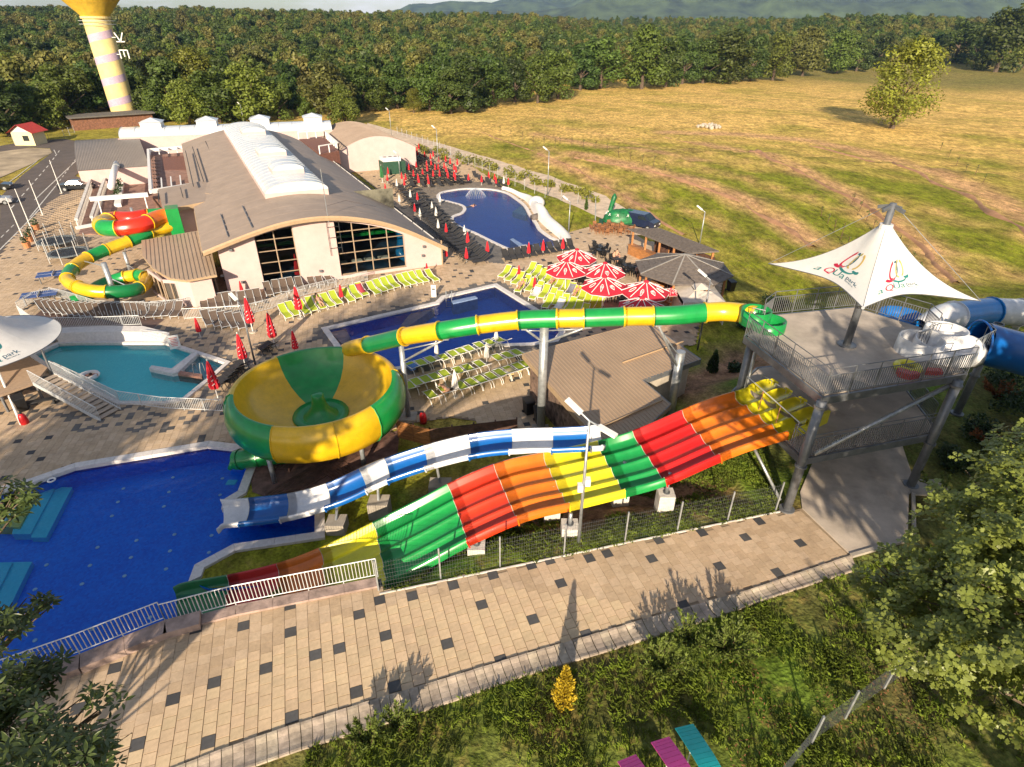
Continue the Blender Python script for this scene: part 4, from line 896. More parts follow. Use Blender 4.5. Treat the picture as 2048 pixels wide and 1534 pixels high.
# big round posts with struts that carry the tube
for (bx, by), (tx, ty), r, arms, lab in (((1081, 862), (1090, 650), .25, ((1046, 658), (1176, 655)), 'tallest galvanised post carrying the tube slide beside the shed'), ((1338, 842), (1364, 704), .26, ((1318, 655),), 'galvanised post behind the shed roof carrying the tube slide'), ((817, 836), (806, 690), .16, ((893, 680),), 'slim grey post beside the bowl carrying the tube slide')):
    b = at(bx, by); zt = zat(tx, ty, b); T2 = thing('slide_post', lab, 'post', b)
    part('pole', MB().tube([b, (b.x, b.y, zt)], r, 16), M_STEEL, T2, True); part('cap', MB().lathe([(0, .03), (r + .02, .02), (r + .02, -.04)], (b.x, b.y, zt), 16), M_STEEL, T2); part('foot', MB().box(b.x - .5, b.y - .5, ZP, b.x + .5, b.y + .5, ZP + .16), M_CONC, T2)
    for ax_, ay_ in arms:
        i = min(range(len(TX)), key=lambda k: abs(TX[k] - ax_)); q = TP[i] - Vector((0, 0, .5)); part('strut', MB().tube([(b.x, b.y, zt - 1.1), q], .07, 8), M_STEEL, T2, True); part('strut', MB().tube([(b.x, b.y, zt - .35), Vector((b.x, b.y, zt)).lerp(q, .78) - Vector((0, 0, .18))], .04, 8), M_STEEL, T2, True); part('saddle', MB().obox(q, (1, 0, 0), (0, 1, 0), (0, 0, 1), .16, .16, .05), M_STEEL, T2)

# ------------------------------------------------------------------ bowl
BZ = 1.3; BC = at(630, 766, BZ); RI = 4.3
BO = thing('bowl_slide', 'huge round yellow and green water slide bowl', 'water slide', (BC.x, BC.y, ZP))
inner = [(.75, -.92), (1.6, -.84), (2.4, -.68), (3.2, -.36), (3.8, .14), (4.1, .68), (4.22, 1.12), (4.28, 1.3)]; inner = [(r, z - BZ + BZ) for r, z in inner]
outer_ = [(4.28, 1.3), (4.42, 1.34), (4.6, 1.25), (4.86, .8), (4.98, .25), (4.92, -.3), (4.7, -.72), (4.45, -.9), (4.38, -.86)]
C0 = Vector((BC.x, BC.y, 0))
def ang(px, py, z=BZ): p = at(px, py, z); return atan2(p.y - BC.y, p.x - BC.x) % (2 * pi)
aG0, aG1 = ang(692, 690), ang(540, 706)
def arcs(prof, a0, a1, mt, nm):
    if a1 <= a0: a1 += 2 * pi
    n = max(6, int((a1 - a0) / .09)); return part(nm, MB().lathe(prof, C0, n, a0, a1), mt, BO, True)
arcs(inner, aG0, aG1, G_GRN, 'inner_panel'); arcs(inner, aG1, aG1 + 1.55, G_YEL, 'inner_panel'); arcs(inner, aG1 + 1.55, aG0 - .0 + 2 * pi - 1.55 if aG0 < aG1 else aG0 - 1.55, G_YEL, 'inner_panel'); arcs(inner, aG0 - 1.55, aG0, G_YEL, 'inner_panel')
oB = [ang(473, 788), ang(561, 838, BZ), ang(660, 836), ang(738, 812), ang(776, 742), ang(692, 690), ang(540, 706)]
oB = [oB[0], oB[1], oB[2], oB[3], oB[4], oB[5], oB[6]]
for (a0, a1), mt_o in zip(((oB[0], oB[1]), (oB[1], oB[2]), (oB[2], oB[3]), (oB[3], oB[4]), (oB[4], oB[5]), (oB[5], oB[6]), (oB[6], oB[0])), (G_GRN, G_YEL, G_YEL, G_GRN, G_YEL, G_GRN, G_YEL)):
    a0 %= 2 * pi; o = arcs(outer_, a0, a1 % (2 * pi), mt_o, 'outer_panel')
    part('joint_flange', MB().tube([C0 + Vector(((r + .02) * cos(a0), (r + .02) * sin(a0), z)) for r, z in outer_[1:]], .035, 5), mt_o, o)
part('under_shell', MB().lathe([(.75, -1.5), (2.4, -1.3), (3.4, -1.0), (4.4, -.84)], C0, 40), G_YEL, BO, True)
part('centre_pan', MB().lathe([(.7, -.90), (1.15, -.82), (1.55, -.70), (1.6, -.8)], C0, 28), G_GRN, BO, True)
cone = C0 + Vector((0, 0, 0)); part('centre_cone', MB().lathe([(1.05, -.88), (.7, -.62), (.46, -.25), (.36, .15), (.34, .5), (.28, .56), (0, .58)], cone, 24), G_GRN, BO, True)
for bx, by in ((550, 966), (728, 930)):
    b = at(bx, by); part('leg', MB().tube([b, (b.x, b.y, -.6)], .13, 10), M_STEEL, BO, True)
for a in (.3, 1.5, 2.6): part('leg', MB().tube([C0 + Vector((3.9 * cos(a), 3.9 * sin(a), ZP)), C0 + Vector((3.9 * cos(a), 3.9 * sin(a), -.6))], .13, 10), M_STEEL, BO, True)
ep = smooth_path([at(620, 905, -1.5), at(585, 906, -1.6), at(540, 910, -1.7), at(498, 916, -1.8), at(472, 920, -1.95)], 4)
part('exit_tube', MB().tube(ep, .55, 18, False), G_GRN, BO, True)
for k in (6, 10, 14): part('exit_flange', MB().tube([ep[k], ep[k] + (ep[k + 1] - ep[k]).normalized() * .05], .6, 18), G_DGRN, BO)
part('exit_lip', MB().tube([ep[-1] + Vector((-.05, 0, -.1)), ep[-1] + Vector((-.45, -.1, -.55))], [.3, .12], 10), G_GRN, BO, True)
# decking under the bowl
pit = sheet('stone_terrace', polyw([(500, 930), (505, 985), (560, 1005), (720, 990), (790, 955), (800, 860), (760, 875), (640, 890), (560, 895)]), [], ZP + .035, mat('red_stone_paving', (.20, .11, .085), rough=.85, var=.3, scale=2.2, bump=.3, detail=8))
dk = thing('crossed_decking', 'dark timber decking laid as a cross under the bowl', 'decking', at(655, 930))
for (a, b) in (((545, 1000), (775, 862)), ((600, 890), (740, 985))):
    A_, B_ = at(*a), at(*b); d = (B_ - A_).normalized(); s = Vector((-d.y, d.x, 0))
    for k in range(8): o_ = s * ((k - 3.5) * .17); part('board', MB().obox((A_ + B_) / 2 + o_ + Vector((0, 0, .075 + (.012 if a[0] == 600 else 0))), d, s, (0, 0, 1), (B_ - A_).length / 2, .07, .02), M_DWOOD, dk)
gr = thing('slatted_bench', 'small dark slatted bench standing beside the bowl leg', 'bench', at(568, 935))
c = at(568, 935)
for k in range(7): part('slat', MB().box(c.x - .55 + k * .16, c.y - .55, ZP + .38, c.x - .43 + k * .16, c.y + .55, ZP + .42), M_DWOOD, gr)
for q in (-1, 1): part('leg', MB().box(c.x + q * .45 - .05, c.y - .45, ZP, c.x + q * .45 + .05, c.y + .45, ZP + .38), M_DWOOD, gr)

# ------------------------------------------------------------------ blue and white tubes on the right of the tower
T3 = thing('blue_tube_slide', 'pale blue and white banded closed tube leaving the tower to the right', 'water slide', at(1900, 640, 0))
QP, QX = path_px([(1838, 652, 5.3), (1870, 640, 5.2), (1905, 632, 5.05), (1940, 627, 4.9), (1976, 623, 4.75), (2033, 625, 4.5), (2090, 632, 4.2), (2180, 655, 3.6)], 12)
_q = tubeprof(.78); sections(T3, frames(QP), QX, [1903, 1976, 2033], [G_WHT, G_SKY, G_WHT, G_SKY], lambda i: [(a * min(1, .45 + i / 32), b * min(1, .45 + i / 32)) for a, b in _q(i)], 'tube_section', True, False)
for bx in (1903, 1976, 2033): i = brk(QX, bx); p, t, s = frames(QP)[i]; part('joint_flange', MB().tube([p - t * .04, p + t * .04], .85, 20), G_WHT if bx != 1976 else G_SKY, T3)
part('entry_tub', MB().lathe([(0, .05), (.6, .08), (.95, .35), (1.0, .7), (1.08, .7), (1.1, 0)], at(1795, 650, 4.7), 20), G_BLU, T3, True)
b = at(2010, 700, -.8); part('post', MB().tube([b, (b.x, b.y, 4.2)], .2, 12), M_STEEL, T3, True)
T4 = thing('wide_tube_slide', 'wide deep blue tube with open mouth beside the white starting tub', 'water slide', at(2000, 720, 0))
RP, RX = path_px([(1955, 683, 5.9), (1985, 692, 5.7), (2030, 704, 5.4), (2090, 722, 5.0), (2180, 750, 4.4)], 6)
_r = tubeprof(.98, 26); sections(T4, frames(RP), RX, [2075], [G_BLU, G_WHT], lambda i: _r(i), 'tube_section', True, False)
part('mouth_flange', MB().tube([RP[0], RP[0] + (RP[1] - RP[0]).normalized() * .06] if False else [RP[0] + (frames(RP)[0][2] * cos(a) + Vector((0, 0, 1)) * sin(a)) * 1.0 for a in [k * pi / 12 for k in range(24)]], .05, 6, closed=True), G_BLU, T4)
wt = at(1885, 712, TOP); hb = MB(); hb.lathe([(0, .05), (.7, .06), (1.05, .25), (1.15, .62), (1.24, .62), (1.28, 0)], wt + Vector((.1, .2, 0)), 24); hb.lathe([(0, .06), (.5, .07), (.78, .3), (.85, .72), (.92, .72), (.95, 0)], wt + Vector((-.95, .35, 0)), 20); hb.lathe([(0, .06), (.5, .07), (.75, .3), (.8, .9), (.87, .9), (.9, 0)], wt + Vector((.5, 1.0, 0)), 20)
hb.tube([wt + Vector((.9, .1, .25)), RP[0] + Vector((-.2, 0, -.6))], [.7, .8], 16)
part('starting_tub', hb, G_WHT, T4, True); part('grab_bar', MB().tube([wt + Vector(p) for p in ((-.2, 1.1, .9), (-.2, 1.1, 1.15), (.6, .9, 1.15), (.6, .9, .9))], .025, 6), M_STEEL, T4)
railing([at(1940, 712, TOP), at(1978, 690, TOP), at(1965, 678, TOP)], .8, 'small steel rail round the mouth of the wide blue tube', 'railing', 1.2, .3, M_STEEL, name='mouth_rail')

# ------------------------------------------------------------------ shed with ribbed brown roof
SH = thing('shed', 'low stone shed with large ribbed brown roof behind the rainbow slide', 'shed', at(1130, 800))
R_ = [at(1045, 708, .45), at(1292, 643, .95), at(1402, 717, .95), at(1286, 757, .75), at(1342, 806, .7), at(1262, 884, .45), at(1197, 880, .35)]
M_RIB = mat('ribbed_brown_roof', (.37, .265, .18), rough=.5, var=.06, scale=.5, spec=.5)
nrm = (R_[1] - R_[0]).cross(R_[6] - R_[0]).normalized(); nrm = nrm if nrm.z > 0 else -nrm
def roofz(x, y): return R_[0].z - (nrm.x * (x - R_[0].x) + nrm.y * (y - R_[0].y)) / nrm.z
RPOL = [Vector((p.x, p.y, roofz(p.x, p.y))) for p in R_]
rm = MB(); rm.add(RPOL, [tuple(range(7))] if sum(RPOL[i].x * RPOL[(i + 1) % 7].y - RPOL[(i + 1) % 7].x * RPOL[i].y for i in range(7)) > 0 else [tuple(reversed(range(7)))])
ro = part('roof', rm, M_RIB, SH)
e = (R_[6] - R_[0]); e.z = 0; e.normalize(); sN = Vector((-e.y, e.x, 0)); sN = sN if sN.dot(R_[1] - R_[0]) > 0 else -sN; rb_ = MB()
k = .12
while k < 14:
    o_ = R_[0] + sN * k; seg = []; t = -3.0; run = None
    while t < 14:
        p = o_ + e * t; ins = inpoly(p.x, p.y, RPOL) and polyd(p.x, p.y, RPOL) > .03
        if ins and run is None: run = t
        if run is not None and (not ins or t + .1 >= 14):
            a = o_ + e * run; b = o_ + e * t; rb_.bar((a.x, a.y, roofz(a.x, a.y) + .012), (b.x, b.y, roofz(b.x, b.y) + .012), .07, .035); run = None
        t += .1
    k += .235
o = part('roof_ribs', rb_, M_RIB, ro); o['kind'] = 'stuff'
for i in range(7):
    a, b = RPOL[i], RPOL[(i + 1) % 7]; part('fascia', MB().bar(a - Vector((0, 0, .16)), b - Vector((0, 0, .16)), .06, .34), M_ROOFTRIM if i in (6, 0) else M_DSTEEL, SH)
for (x0, y0, x1, y1) in ((1245, 726, 1365, 691), (1200, 848, 1325, 800)):
    a = at(x0, y0, .7); b = at(x1, y1, .7); part('snow_guard', MB().bar((a.x, a.y, roofz(a.x, a.y) + .06), (b.x, b.y, roofz(b.x, b.y) + .06), .05, .10), M_ROOFTRIM, SH)
wi = offset_poly(RPOL, -.55); M_RUB = mat('rubble_stone', (.21, .135, .10), rough=.9, var=.4, scale=2.6, bump=.7, bscale=5, detail=6)
for i in range(7):
    a, b = wi[i], wi[(i + 1) % 7]; za, zb = roofz(a.x, a.y) - .1, roofz(b.x, b.y) - .1; d = (Vector((b.x - a.x, b.y - a.y, 0))).normalized(); n_ = Vector((d.y, -d.x, 0)) * .1
    mb = MB(); v = [(a.x, a.y, ZP - .3), (b.x, b.y, ZP - .3), (b.x, b.y, zb), (a.x, a.y, za)]; mb.add(v + [(x - n_.x * 2, y - n_.y * 2, z) for x, y, z in v], [(0, 1, 2, 3), (7, 6, 5, 4), (3, 2, 6, 7), (0, 4, 5, 1), (1, 5, 6, 2), (0, 3, 7, 4)]); part('wall', mb, M_RUB if i in (6, 5) else M_CONC, SH)
# ------------------------------------------------------------------ main hall with arched roof
fl, fr = at(458, 590), at(885, 530); fd = Vector((fr.x - fl.x, fr.y - fl.y, 0)); FW = fd.length; fd.normalize()
an = radians(117.3); fn = Vector((cos(an), sin(an), 0))
def onwall(px, py, A=None, B=None):
    A = A or fl; B = B or fr; d = Vector((B.x - A.x, B.y - A.y, 0)); nn = Vector((-d.y, d.x, 0)); r = ray(px, py); o = Vector((0, 0, CAMH)); t = nn.dot(Vector((A.x, A.y, 0)) - Vector((0, 0, 0))) / nn.dot(r); p = o + r * t; return p
def HP(u, L, z): return Vector((fl.x + fd.x * u + fn.x * L, fl.y + fd.y * u + fn.y * L, z))
outl = [onwall(x, y) for x, y in ((424.8, 502), (509.5, 463), (582.5, 442), (660.7, 434), (738.9, 441), (806.7, 460), (882.3, 497))]
OU = [((p - fl).dot(fd), p.z) for p in outl]; OU[0] = (-1.2, OU[0][1]); OU[-1] = (FW + .3, OU[-1][1])
_c = smooth_path([Vector((u, 0, z)) for u, z in OU], 8)
def arch(u):
    for a, b in zip(_c[:-1], _c[1:]):
        if a.x <= u <= b.x: return a.z + (b.z - a.z) * (u - a.x) / max(1e-6, b.x - a.x)
    return _c[0].z if u < _c[0].x else _c[-1].z
HALL = thing('pool_hall', 'large cream hall with wide arched brown roof and long skylight', 'building', fl)
HLEN = 60.0
US = [OU[0][0] + (OU[-1][0] - OU[0][0]) * k / 28 for k in range(29)]
# front wall with two openings
WIN = [[(508, 474), (583.5, 450.5), (600, 558), (527, 574)], [(667, 442), (808, 471), (813, 532), (683, 560)]]
WU = [((onwall(*w[0]) - fl).dot(fd), (onwall(*w[1]) - fl).dot(fd)) for w in WIN]; WU = [(5.1 if False else a, b) for a, b in WU]
fw = MB(); cols_ = sorted(set([0.0, FW] + [u for w in WU for u in w] + [FW * k / 24 for k in range(25)]))
zbot = ZP; winbase = ZP + .35
for a, b in zip(cols_[:-1], cols_[1:]):
    m_ = (a + b) / 2; inw = any(w[0] < m_ < w[1] for w in WU)
    ta, tb = arch(a), arch(b)
    if inw:
        fw.add([HP(a, 0, zbot), HP(b, 0, zbot), HP(b, 0, winbase), HP(a, 0, winbase)], [(0, 1, 2, 3)])
        wa, wb = ta - .45, tb - .45; fw.add([HP(a, 0, wa), HP(b, 0, wb), HP(b, 0, tb), HP(a, 0, ta)], [(0, 1, 2, 3)])
    else: fw.add([HP(a, 0, zbot), HP(b, 0, zbot), HP(b, 0, tb), HP(a, 0, ta)], [(0, 1, 2, 3)])
for w in WU:       # reveals
    for u, s_ in ((w[0], 1), (w[1], -1)): fw.add([HP(u, 0, winbase), HP(u, .35, winbase), HP(u, .35, arch(u) - .45), HP(u, 0, arch(u) - .45)], [(0, 1, 2, 3)])
part('front_wall', fw, M_WALL, HALL)
sw = MB()
for u, zt in ((FW, arch(FW)), (0, arch(0))): sw.add([HP(u, 0, zbot), HP(u, HLEN, zbot), HP(u, HLEN, zt), HP(u, 0, zt)], [(0, 1, 2, 3)])
sw.add([HP(u, HLEN, arch(u)) for u in US] + [HP(US[-1], HLEN, zbot), HP(US[0], HLEN, zbot)], [tuple(range(31))])
part('side_wall', sw, M_WALL, HALL)
M_PANE = watermat('hall_glass', (.46, .50, .48), .01, .6); M_FRAME = mat('bronze_frame', (.30, .22, .15), rough=.5, var=.08)
for w, nc, nr in ((WU[0], 2, 5), (WU[1], 4, 5)):
    wn = MB(); du = (w[1] - w[0]) / nc
    holder = part('window', MB().bar(HP(w[0], .3, winbase), HP(w[1], .3, winbase), .12, .12), M_FRAME, HALL)
    top = max(arch(w[0]), arch(w[1]), arch((w[0] + w[1]) / 2)) - .45; dz = (top - winbase) / nr
    for i in range(nc):
        for j in range(nr):
            u0, u1 = w[0] + i * du, w[0] + (i + 1) * du; z0 = winbase + j * dz; z1 = z0 + dz; a0, a1 = arch(u0) - .47, arch(u1) - .47
            if z0 > max(a0, a1): continue
            pn = MB().add([HP(u0 + .03, .34, z0 + .03), HP(u1 - .03, .34, z0 + .03), HP(u1 - .03, .34, min(z1 - .03, a1)), HP(u0 + .03, .34, min(z1 - .03, a0))], [(0, 1, 2, 3)]); part('pane', pn, M_PANE, holder)
    for i in range(nc + 1): u = w[0] + i * du; part('mullion', MB().bar(HP(u, .28, winbase), HP(u, .28, arch(u) - .45), .09, .1), M_FRAME, holder)
    for j in range(1, nr):
        z = winbase + j * dz; uu = [u for u in [w[0] + (w[1] - w[0]) * k / 40 for k in range(41)] if arch(u) - .45 > z]
        if uu: part('transom', MB().bar(HP(uu[0], .28, z), HP(uu[-1], .28, z), .09, .08), M_FRAME, holder)
IN = part('interior', MB().add([HP(.5, .6, ZP + .3), HP(FW - .5, .6, ZP + .3), HP(FW - .5, 14, ZP + .3), HP(.5, 14, ZP + .3)], [(0, 1, 2, 3)]), mat('indoor_pool_floor', (.03, .10, .22), rough=.3, var=.5, scale=.4), HALL)
part('back_partition', MB().add([HP(.5, 14, ZP), HP(FW - .5, 14, ZP), HP(FW - .5, 14, 2.5), HP(.5, 14, 2.5)], [(0, 1, 2, 3)]), mat('indoor_wall', (.16, .15, .11), rough=.8, var=.5, scale=.5), HALL)
part('indoor_slide', MB().tube(smooth_path([HP(17.2, 3, .6), HP(17.0, 2.2, -.4), HP(16.6, 1.6, -1.2), HP(17.4, 1.2, -1.9)], 5), .45, 10), G_SKY, HALL, True); part('indoor_slide', MB().tube(smooth_path([HP(17.9, 1.6, -.2), HP(18.0, 1.2, -1.2), HP(18.3, 1.0, -2.0)], 5), .16, 8), G_YEL, HALL, True)
part('indoor_parasol', MB().lathe([(.3, 0), (.32, .3), (.05, 2.0)], HP(6.4, 1.4, ZP + .6), 8), M_REDF, HALL); part('indoor_beam', MB().bar(HP(3, 5, .2), HP(18, 5, .2), .4, .3), G_GRN, HALL); part('indoor_column', MB().bar(HP(8.0, 2.4, ZP), HP(8.0, 2.4, 1.5), .3), M_WHITE, HALL)
for u in (10.8, 12.3, 13.6, 15.0): part('indoor_bench', MB().obox(HP(u, 2.2, ZP + .9), fd, fn, (0, 0, 1), .5, .3, .08), M_WHITE, HALL)
# roof shell
rf = MB(); OV = -.95
top_ = [[HP(u, L, arch(u) + .32) for u in US] for L in [OV + (HLEN + .4 - OV) * k / 24 for k in range(25)]]
rf.grid(top_); roofh = part('roof', rf, M_ROOF, HALL, True)
sm_ = MB()
for k in range(1, 24): L = OV + (HLEN - OV) * k / 24; sm_.tube([HP(u, L, arch(u) + .318) for u in US], .012, 3)
o = part('roof_seams', sm_, M_ROOF, roofh); o['kind'] = 'stuff'
ed = MB(); ed.grid([[HP(u, OV, arch(u) + .34) for u in US], [HP(u, OV - .03, arch(u) + .18) for u in US], [HP(u, OV, arch(u) - .1) for u in US], [HP(u, .05, arch(u) - .08) for u in US]])
part('arched_fascia', ed, M_ROOFTRIM, roofh)
ed = MB(); ed.grid([[HP(US[-1] + o_, OV + .0, arch(FW) + z) for o_, z in ((0, .32), (.06, .2), (.06, -.1), (-.3, -.1))], [HP(US[-1] + o_, HLEN, arch(FW) + z) for o_, z in ((0, .32), (.06, .2), (.06, -.1), (-.3, -.1))]]); part('eave_gutter', ed, M_DSTEEL, roofh)
ed = MB(); ed.grid([[HP(US[0] + o_, OV, arch(US[0]) + z) for o_, z in ((0, .32), (-.06, .2), (-.06, -.1), (.6, -.1))], [HP(US[0] + o_, 14, arch(US[0]) + z) for o_, z in ((0, .32), (-.06, .2), (-.06, -.1), (.6, -.1))]]); part('eave_gutter', ed, M_ROOFTRIM, roofh)
for k in range(17): L = 1.0 + k * 3.4; part('snow_guard', MB().bar(HP(FW - .45, L, arch(FW - .45) + .42), HP(FW - .45, L + 2.9, arch(FW - .45) + .42), .05, .1), M_WHITE if k % 1 == 0 else M_DSTEEL, roofh)
for u0 in (1.1, 3.2):
    for k in range(4): L = .1 + k * 2.1; part('snow_guard', MB().bar(HP(u0, L, arch(u0) + .40), HP(u0, L + 1.8, arch(u0) + .40), .06, .12), M_DSTEEL, roofh)
# long barrel skylight with raised vents
def barrel(T, P, L0, L1, u0, u1, zb, hb, rise, nm='skylight', seg=1.6, ends=True, M=None):
    M = M or mat('polycarbonate', (.60, .63, .68), rough=.22, var=.06, scale=1.5, spec=.6)
    cur = part(nm + '_kerb', MB().add([P(u0, L0, zb - 3), P(u1, L0, zb - 3), P(u1, L0, zb + hb), P(u0, L0, zb + hb), P(u0, L1, zb - 3), P(u1, L1, zb - 3), P(u1, L1, zb + hb), P(u0, L1, zb + hb)], [(0, 1, 2, 3), (1, 5, 6, 2), (5, 4, 7, 6), (4, 0, 3, 7)]), M_WALL, T)
    n = max(1, round((L1 - L0) / seg)); K = 12
    def cr(k, L, o_=0): a = pi * k / K; return P((u0 + u1) / 2 - cos(a) * (u1 - u0) / 2, L, zb + hb + sin(a) * (rise + o_))
    for s_ in range(n):
        a, b = L0 + (L1 - L0) * s_ / n, L0 + (L1 - L0) * (s_ + 1) / n
        part('glazing_panel', MB().grid([[cr(k, a + .04) for k in range(K + 1)], [cr(k, b - .04) for k in range(K + 1)]]), M, cur, True)
        part('glazing_rib', MB().tube([cr(k, a, .02) for k in range(K + 1)], .045, 4), M_RAIL, cur)
    for L in (L0, L1): part('end_panel', MB().add([cr(k, L) for k in range(K + 1)], [tuple(range(K + 1))]), M, cur)
    return cur
uc = FW * .42; SKW = 3.1
barrel(HALL, HP, 8.5, HLEN - 2, uc - SKW, uc + SKW, arch(uc + SKW) + .25, .7, .95, 'skylight', 1.55)
zs = arch(uc) + 1.75
for L in (13.0, 24.5, 43.0):
    barrel(HALL, HP, L, L + 3.4, uc - 1.5, uc + 1.7, zs - .6, .75, .55, 'roof_vent', 1.7)
# antenna mast and ladder on the front wall
ma = thing('antenna_mast', 'thin rooftop antenna mast with guy ropes above the hall front', 'antenna', HP(9.6, .2, arch(9.6)))
part('mast', MB().tube([HP(9.6, -.9, arch(9.6) - .5), HP(9.6, -.9, arch(9.6) + 4.4)], .035, 6), M_STEEL, ma)
part('guy_rope', MB().tube([HP(9.6, -.9, arch(9.6) + 1.2), HP(12.2, 3, arch(12.2) + 1.0), HP(16, 7, arch(16) + .4)], .012, 4), M_DARK, ma)
ld = thing('wall_ladder', 'small metal bracket frame fixed to the hall front wall', 'ladder', HP(9.6, -.15, 1))
for u in (9.5, 10.6): part('rail', MB().bar(HP(u, -.18, arch(9.6) - 3.6), HP(u, -.18, arch(9.6) - .3), .04), M_DARK, ld)
for k in range(3): part('rung', MB().bar(HP(9.5, -.18, arch(9.6) - 2.9 + k), HP(10.6, -.18, arch(9.6) - 2.9 + k), .035), M_DARK, ld)
for k, (x, y) in enumerate(((461, 499), (847, 492), (845, 510), (641, 541), (485, 563), (444, 550))):
    p = onwall(x, y); n_ = Vector((fd.y, -fd.x, 0)); T2 = thing('wall_lamp', 'small floodlight on the hall wall %s' % ('under the left end of the roof', 'high on the right of the wall', 'right of the large window, lower one', 'between the two large windows', 'low beside the left window', 'near the left corner')[k], 'lamp', p)
    part('housing', MB().obox(p + n_ * .18, fd, n_, (0, 0, 1), .13, .1, .1), M_DSTEEL, T2); part('bracket', MB().bar(p, p + n_ * .12, .05), M_DARK, T2)
gb = MB(); gb.obox(HP(FW + .0, 0, ZP + 1.2), fd, fn, (0, 0, 1), .06, .06, 1.4); part('downpipe', gb, M_ROOFTRIM, HALL)

# ------------------------------------------------------------------ lower parts of the building, left
def slabroof(T, px, z, mt=M_ROOF, wall=M_WALL, thick=.3, over=.35, zf=None, ribs=None, fasc=None, zb=ZP):
    P = [at(x, y, zz) for (x, y), zz in zip(px, zf or [z] * len(px))]
    n = len(P); ar = sum(P[i].x * P[(i + 1) % n].y - P[(i + 1) % n].x * P[i].y for i in range(n))
    if ar < 0: P.reverse()
    if ribs:
        n3_ = (P[1] - P[0]).cross(P[n // 2] - P[0]); P = [Vector((p.x, p.y, P[0].z - (n3_.x * (p.x - P[0].x) + n3_.y * (p.y - P[0].y)) / n3_.z)) for p in P]
    r = MB().add(P + [p - Vector((0, 0, thick)) for p in P], [tuple(range(n)), tuple(reversed(range(n, 2 * n)))]); ro = part('roof', r, mt, T)
    f = MB()
    for i in range(n): a, b = P[i], P[(i + 1) % n]; f.add([a, b, b - Vector((0, 0, thick)), a - Vector((0, 0, thick))], [(3, 2, 1, 0)])
    part('fascia', f, fasc or M_ROOFTRIM, ro)
    Q = offset_poly(P, -over); w = MB()
    for i in range(n):
        a, b = Q[i], Q[(i + 1) % n]; w.add([(a.x, a.y, zb), (b.x, b.y, zb), (b.x, b.y, P[(i + 1) % n].z - thick), (a.x, a.y, P[i].z - thick)], [(0, 1, 2, 3)])
    part('wall', w, wall, T)
    if ribs:
        d = (at(*ribs[1], z) - at(*ribs[0], z)); d.z = 0; d.normalize(); s_ = Vector((-d.y, d.x, 0)); c0 = P[0]; rb = MB(); nn = (P[1] - P[0]).cross(P[2] - P[0]).normalized(); nn = nn if nn.z > 0 else -nn
        fz = lambda x, y: P[0].z - (nn.x * (x - P[0].x) + nn.y * (y - P[0].y)) / nn.z
        k = -30.0
        while k < 30:
            run = None; t = -30.0
            while t < 30:
                p = c0 + s_ * k + d * t; ins = inpoly(p.x, p.y, P)
                if ins and run is None: run = t
                if not ins and run is not None:
                    a = c0 + s_ * k + d * (run + .05); b = c0 + s_ * k + d * (t - .2); rb.bar((a.x, a.y, fz(a.x, a.y) + .02), (b.x, b.y, fz(b.x, b.y) + .02), .10, .05); run = None
                t += .2
            k += .34
        o = part('roof_ribs', rb, mt, ro); o['kind'] = 'stuff'
    return P
AN = thing('glazed_annex', 'low annex with ribbed roof and glass bay at the hall corner', 'building', at(380, 590))
slabroof(AN, [(283, 482), (415, 464), (434, 552), (372, 561), (340, 556), (306, 538), (285, 512)], .35, mat('light_ribbed_roof', (.40, .29, .20), rough=.5, var=.06, scale=.5), thick=.18, over=.5, ribs=((350, 470), (362, 550)), zf=[.6, .6, .2, .2, .25, .3, .45])
gp0 = [at(x, y) for x, y in ((318, 583), (345, 604), (385, 606), (436, 592))]
for a, b in zip(gp0[:-1], gp0[1:]):
    d = (b - a).normalized(); n_ = Vector((d.y, -d.x, 0)); a = a + n_ * .35; b = b + n_ * .35; wn = part('bay_window', MB().bar(a + Vector((0, 0, .12)), b + Vector((0, 0, .12)), .2, .24), M_WALL, AN); part('lintel', MB().bar(a + Vector((0, 0, 2.1)), b + Vector((0, 0, 2.1)), .12, .3), M_WALL, wn)
    for t in (0, .33, .66, 1): p = a.lerp(b, t); part('mullion', MB().bar(p + Vector((0, 0, .2)), p + Vector((0, 0, 2.1)), .1), M_FRAME, wn)
    for k in range(3):
        p, q = a.lerp(b, (k + .08) / 3), a.lerp(b, (k + .92) / 3); part('pane', MB().add([p + Vector((0, 0, .25)), q + Vector((0, 0, .25)), q + Vector((0, 0, 1.98)), p + Vector((0, 0, 1.98))], [(0, 1, 2, 3)]), M_PANE, wn)
for q in (.3, .62, .8):
    p = gp0[1].lerp(gp0[3], q); n_ = (gp0[3] - gp0[1]).normalized(); part('indoor_toy', MB().obox(p + Vector((n_.y, -n_.x, 0)) * .28 + Vector((0, 0, .75)), n_, (n_.y, -n_.x, 0), (0, 0, 1), .42, .05, .45), (G_GRN, G_ORG, G_LIME)[int(q * 10) % 3], AN)
UB = thing('upper_block', 'cream block with brown roof between the coil slide and the hall', 'building', at(385, 520))
slabroof(UB, [(316, 378), (494, 346), (512, 366), (500, 385), (326, 420)], 2.5, thick=.45, over=.6, zf=[2.3, 2.9, 2.9, 2.7, 2.1])
a, b = at(378, 410, 1.6), at(392, 407, 1.6); wnb = onwall(386, 424, at(345, 470), at(432, 455)); part('window', MB().obox(at(387, 425, .9), fd, (fd.y, -fd.x, 0), (0, 0, 1), .38, .1, .55), M_PANE, UB)
for (x0, y0, x1, y1) in ((361, 376, 366, 394), (438, 362, 448, 380), (316, 382, 318, 404)): part('snow_guard', MB().bar(at(x0, y0, 2.75), at(x1, y1, 2.6), .08, .14), M_DARK, UB)
RL = thing('rear_roof', 'broad brown roof sloping left from the long skylight', 'building', at(440, 400))
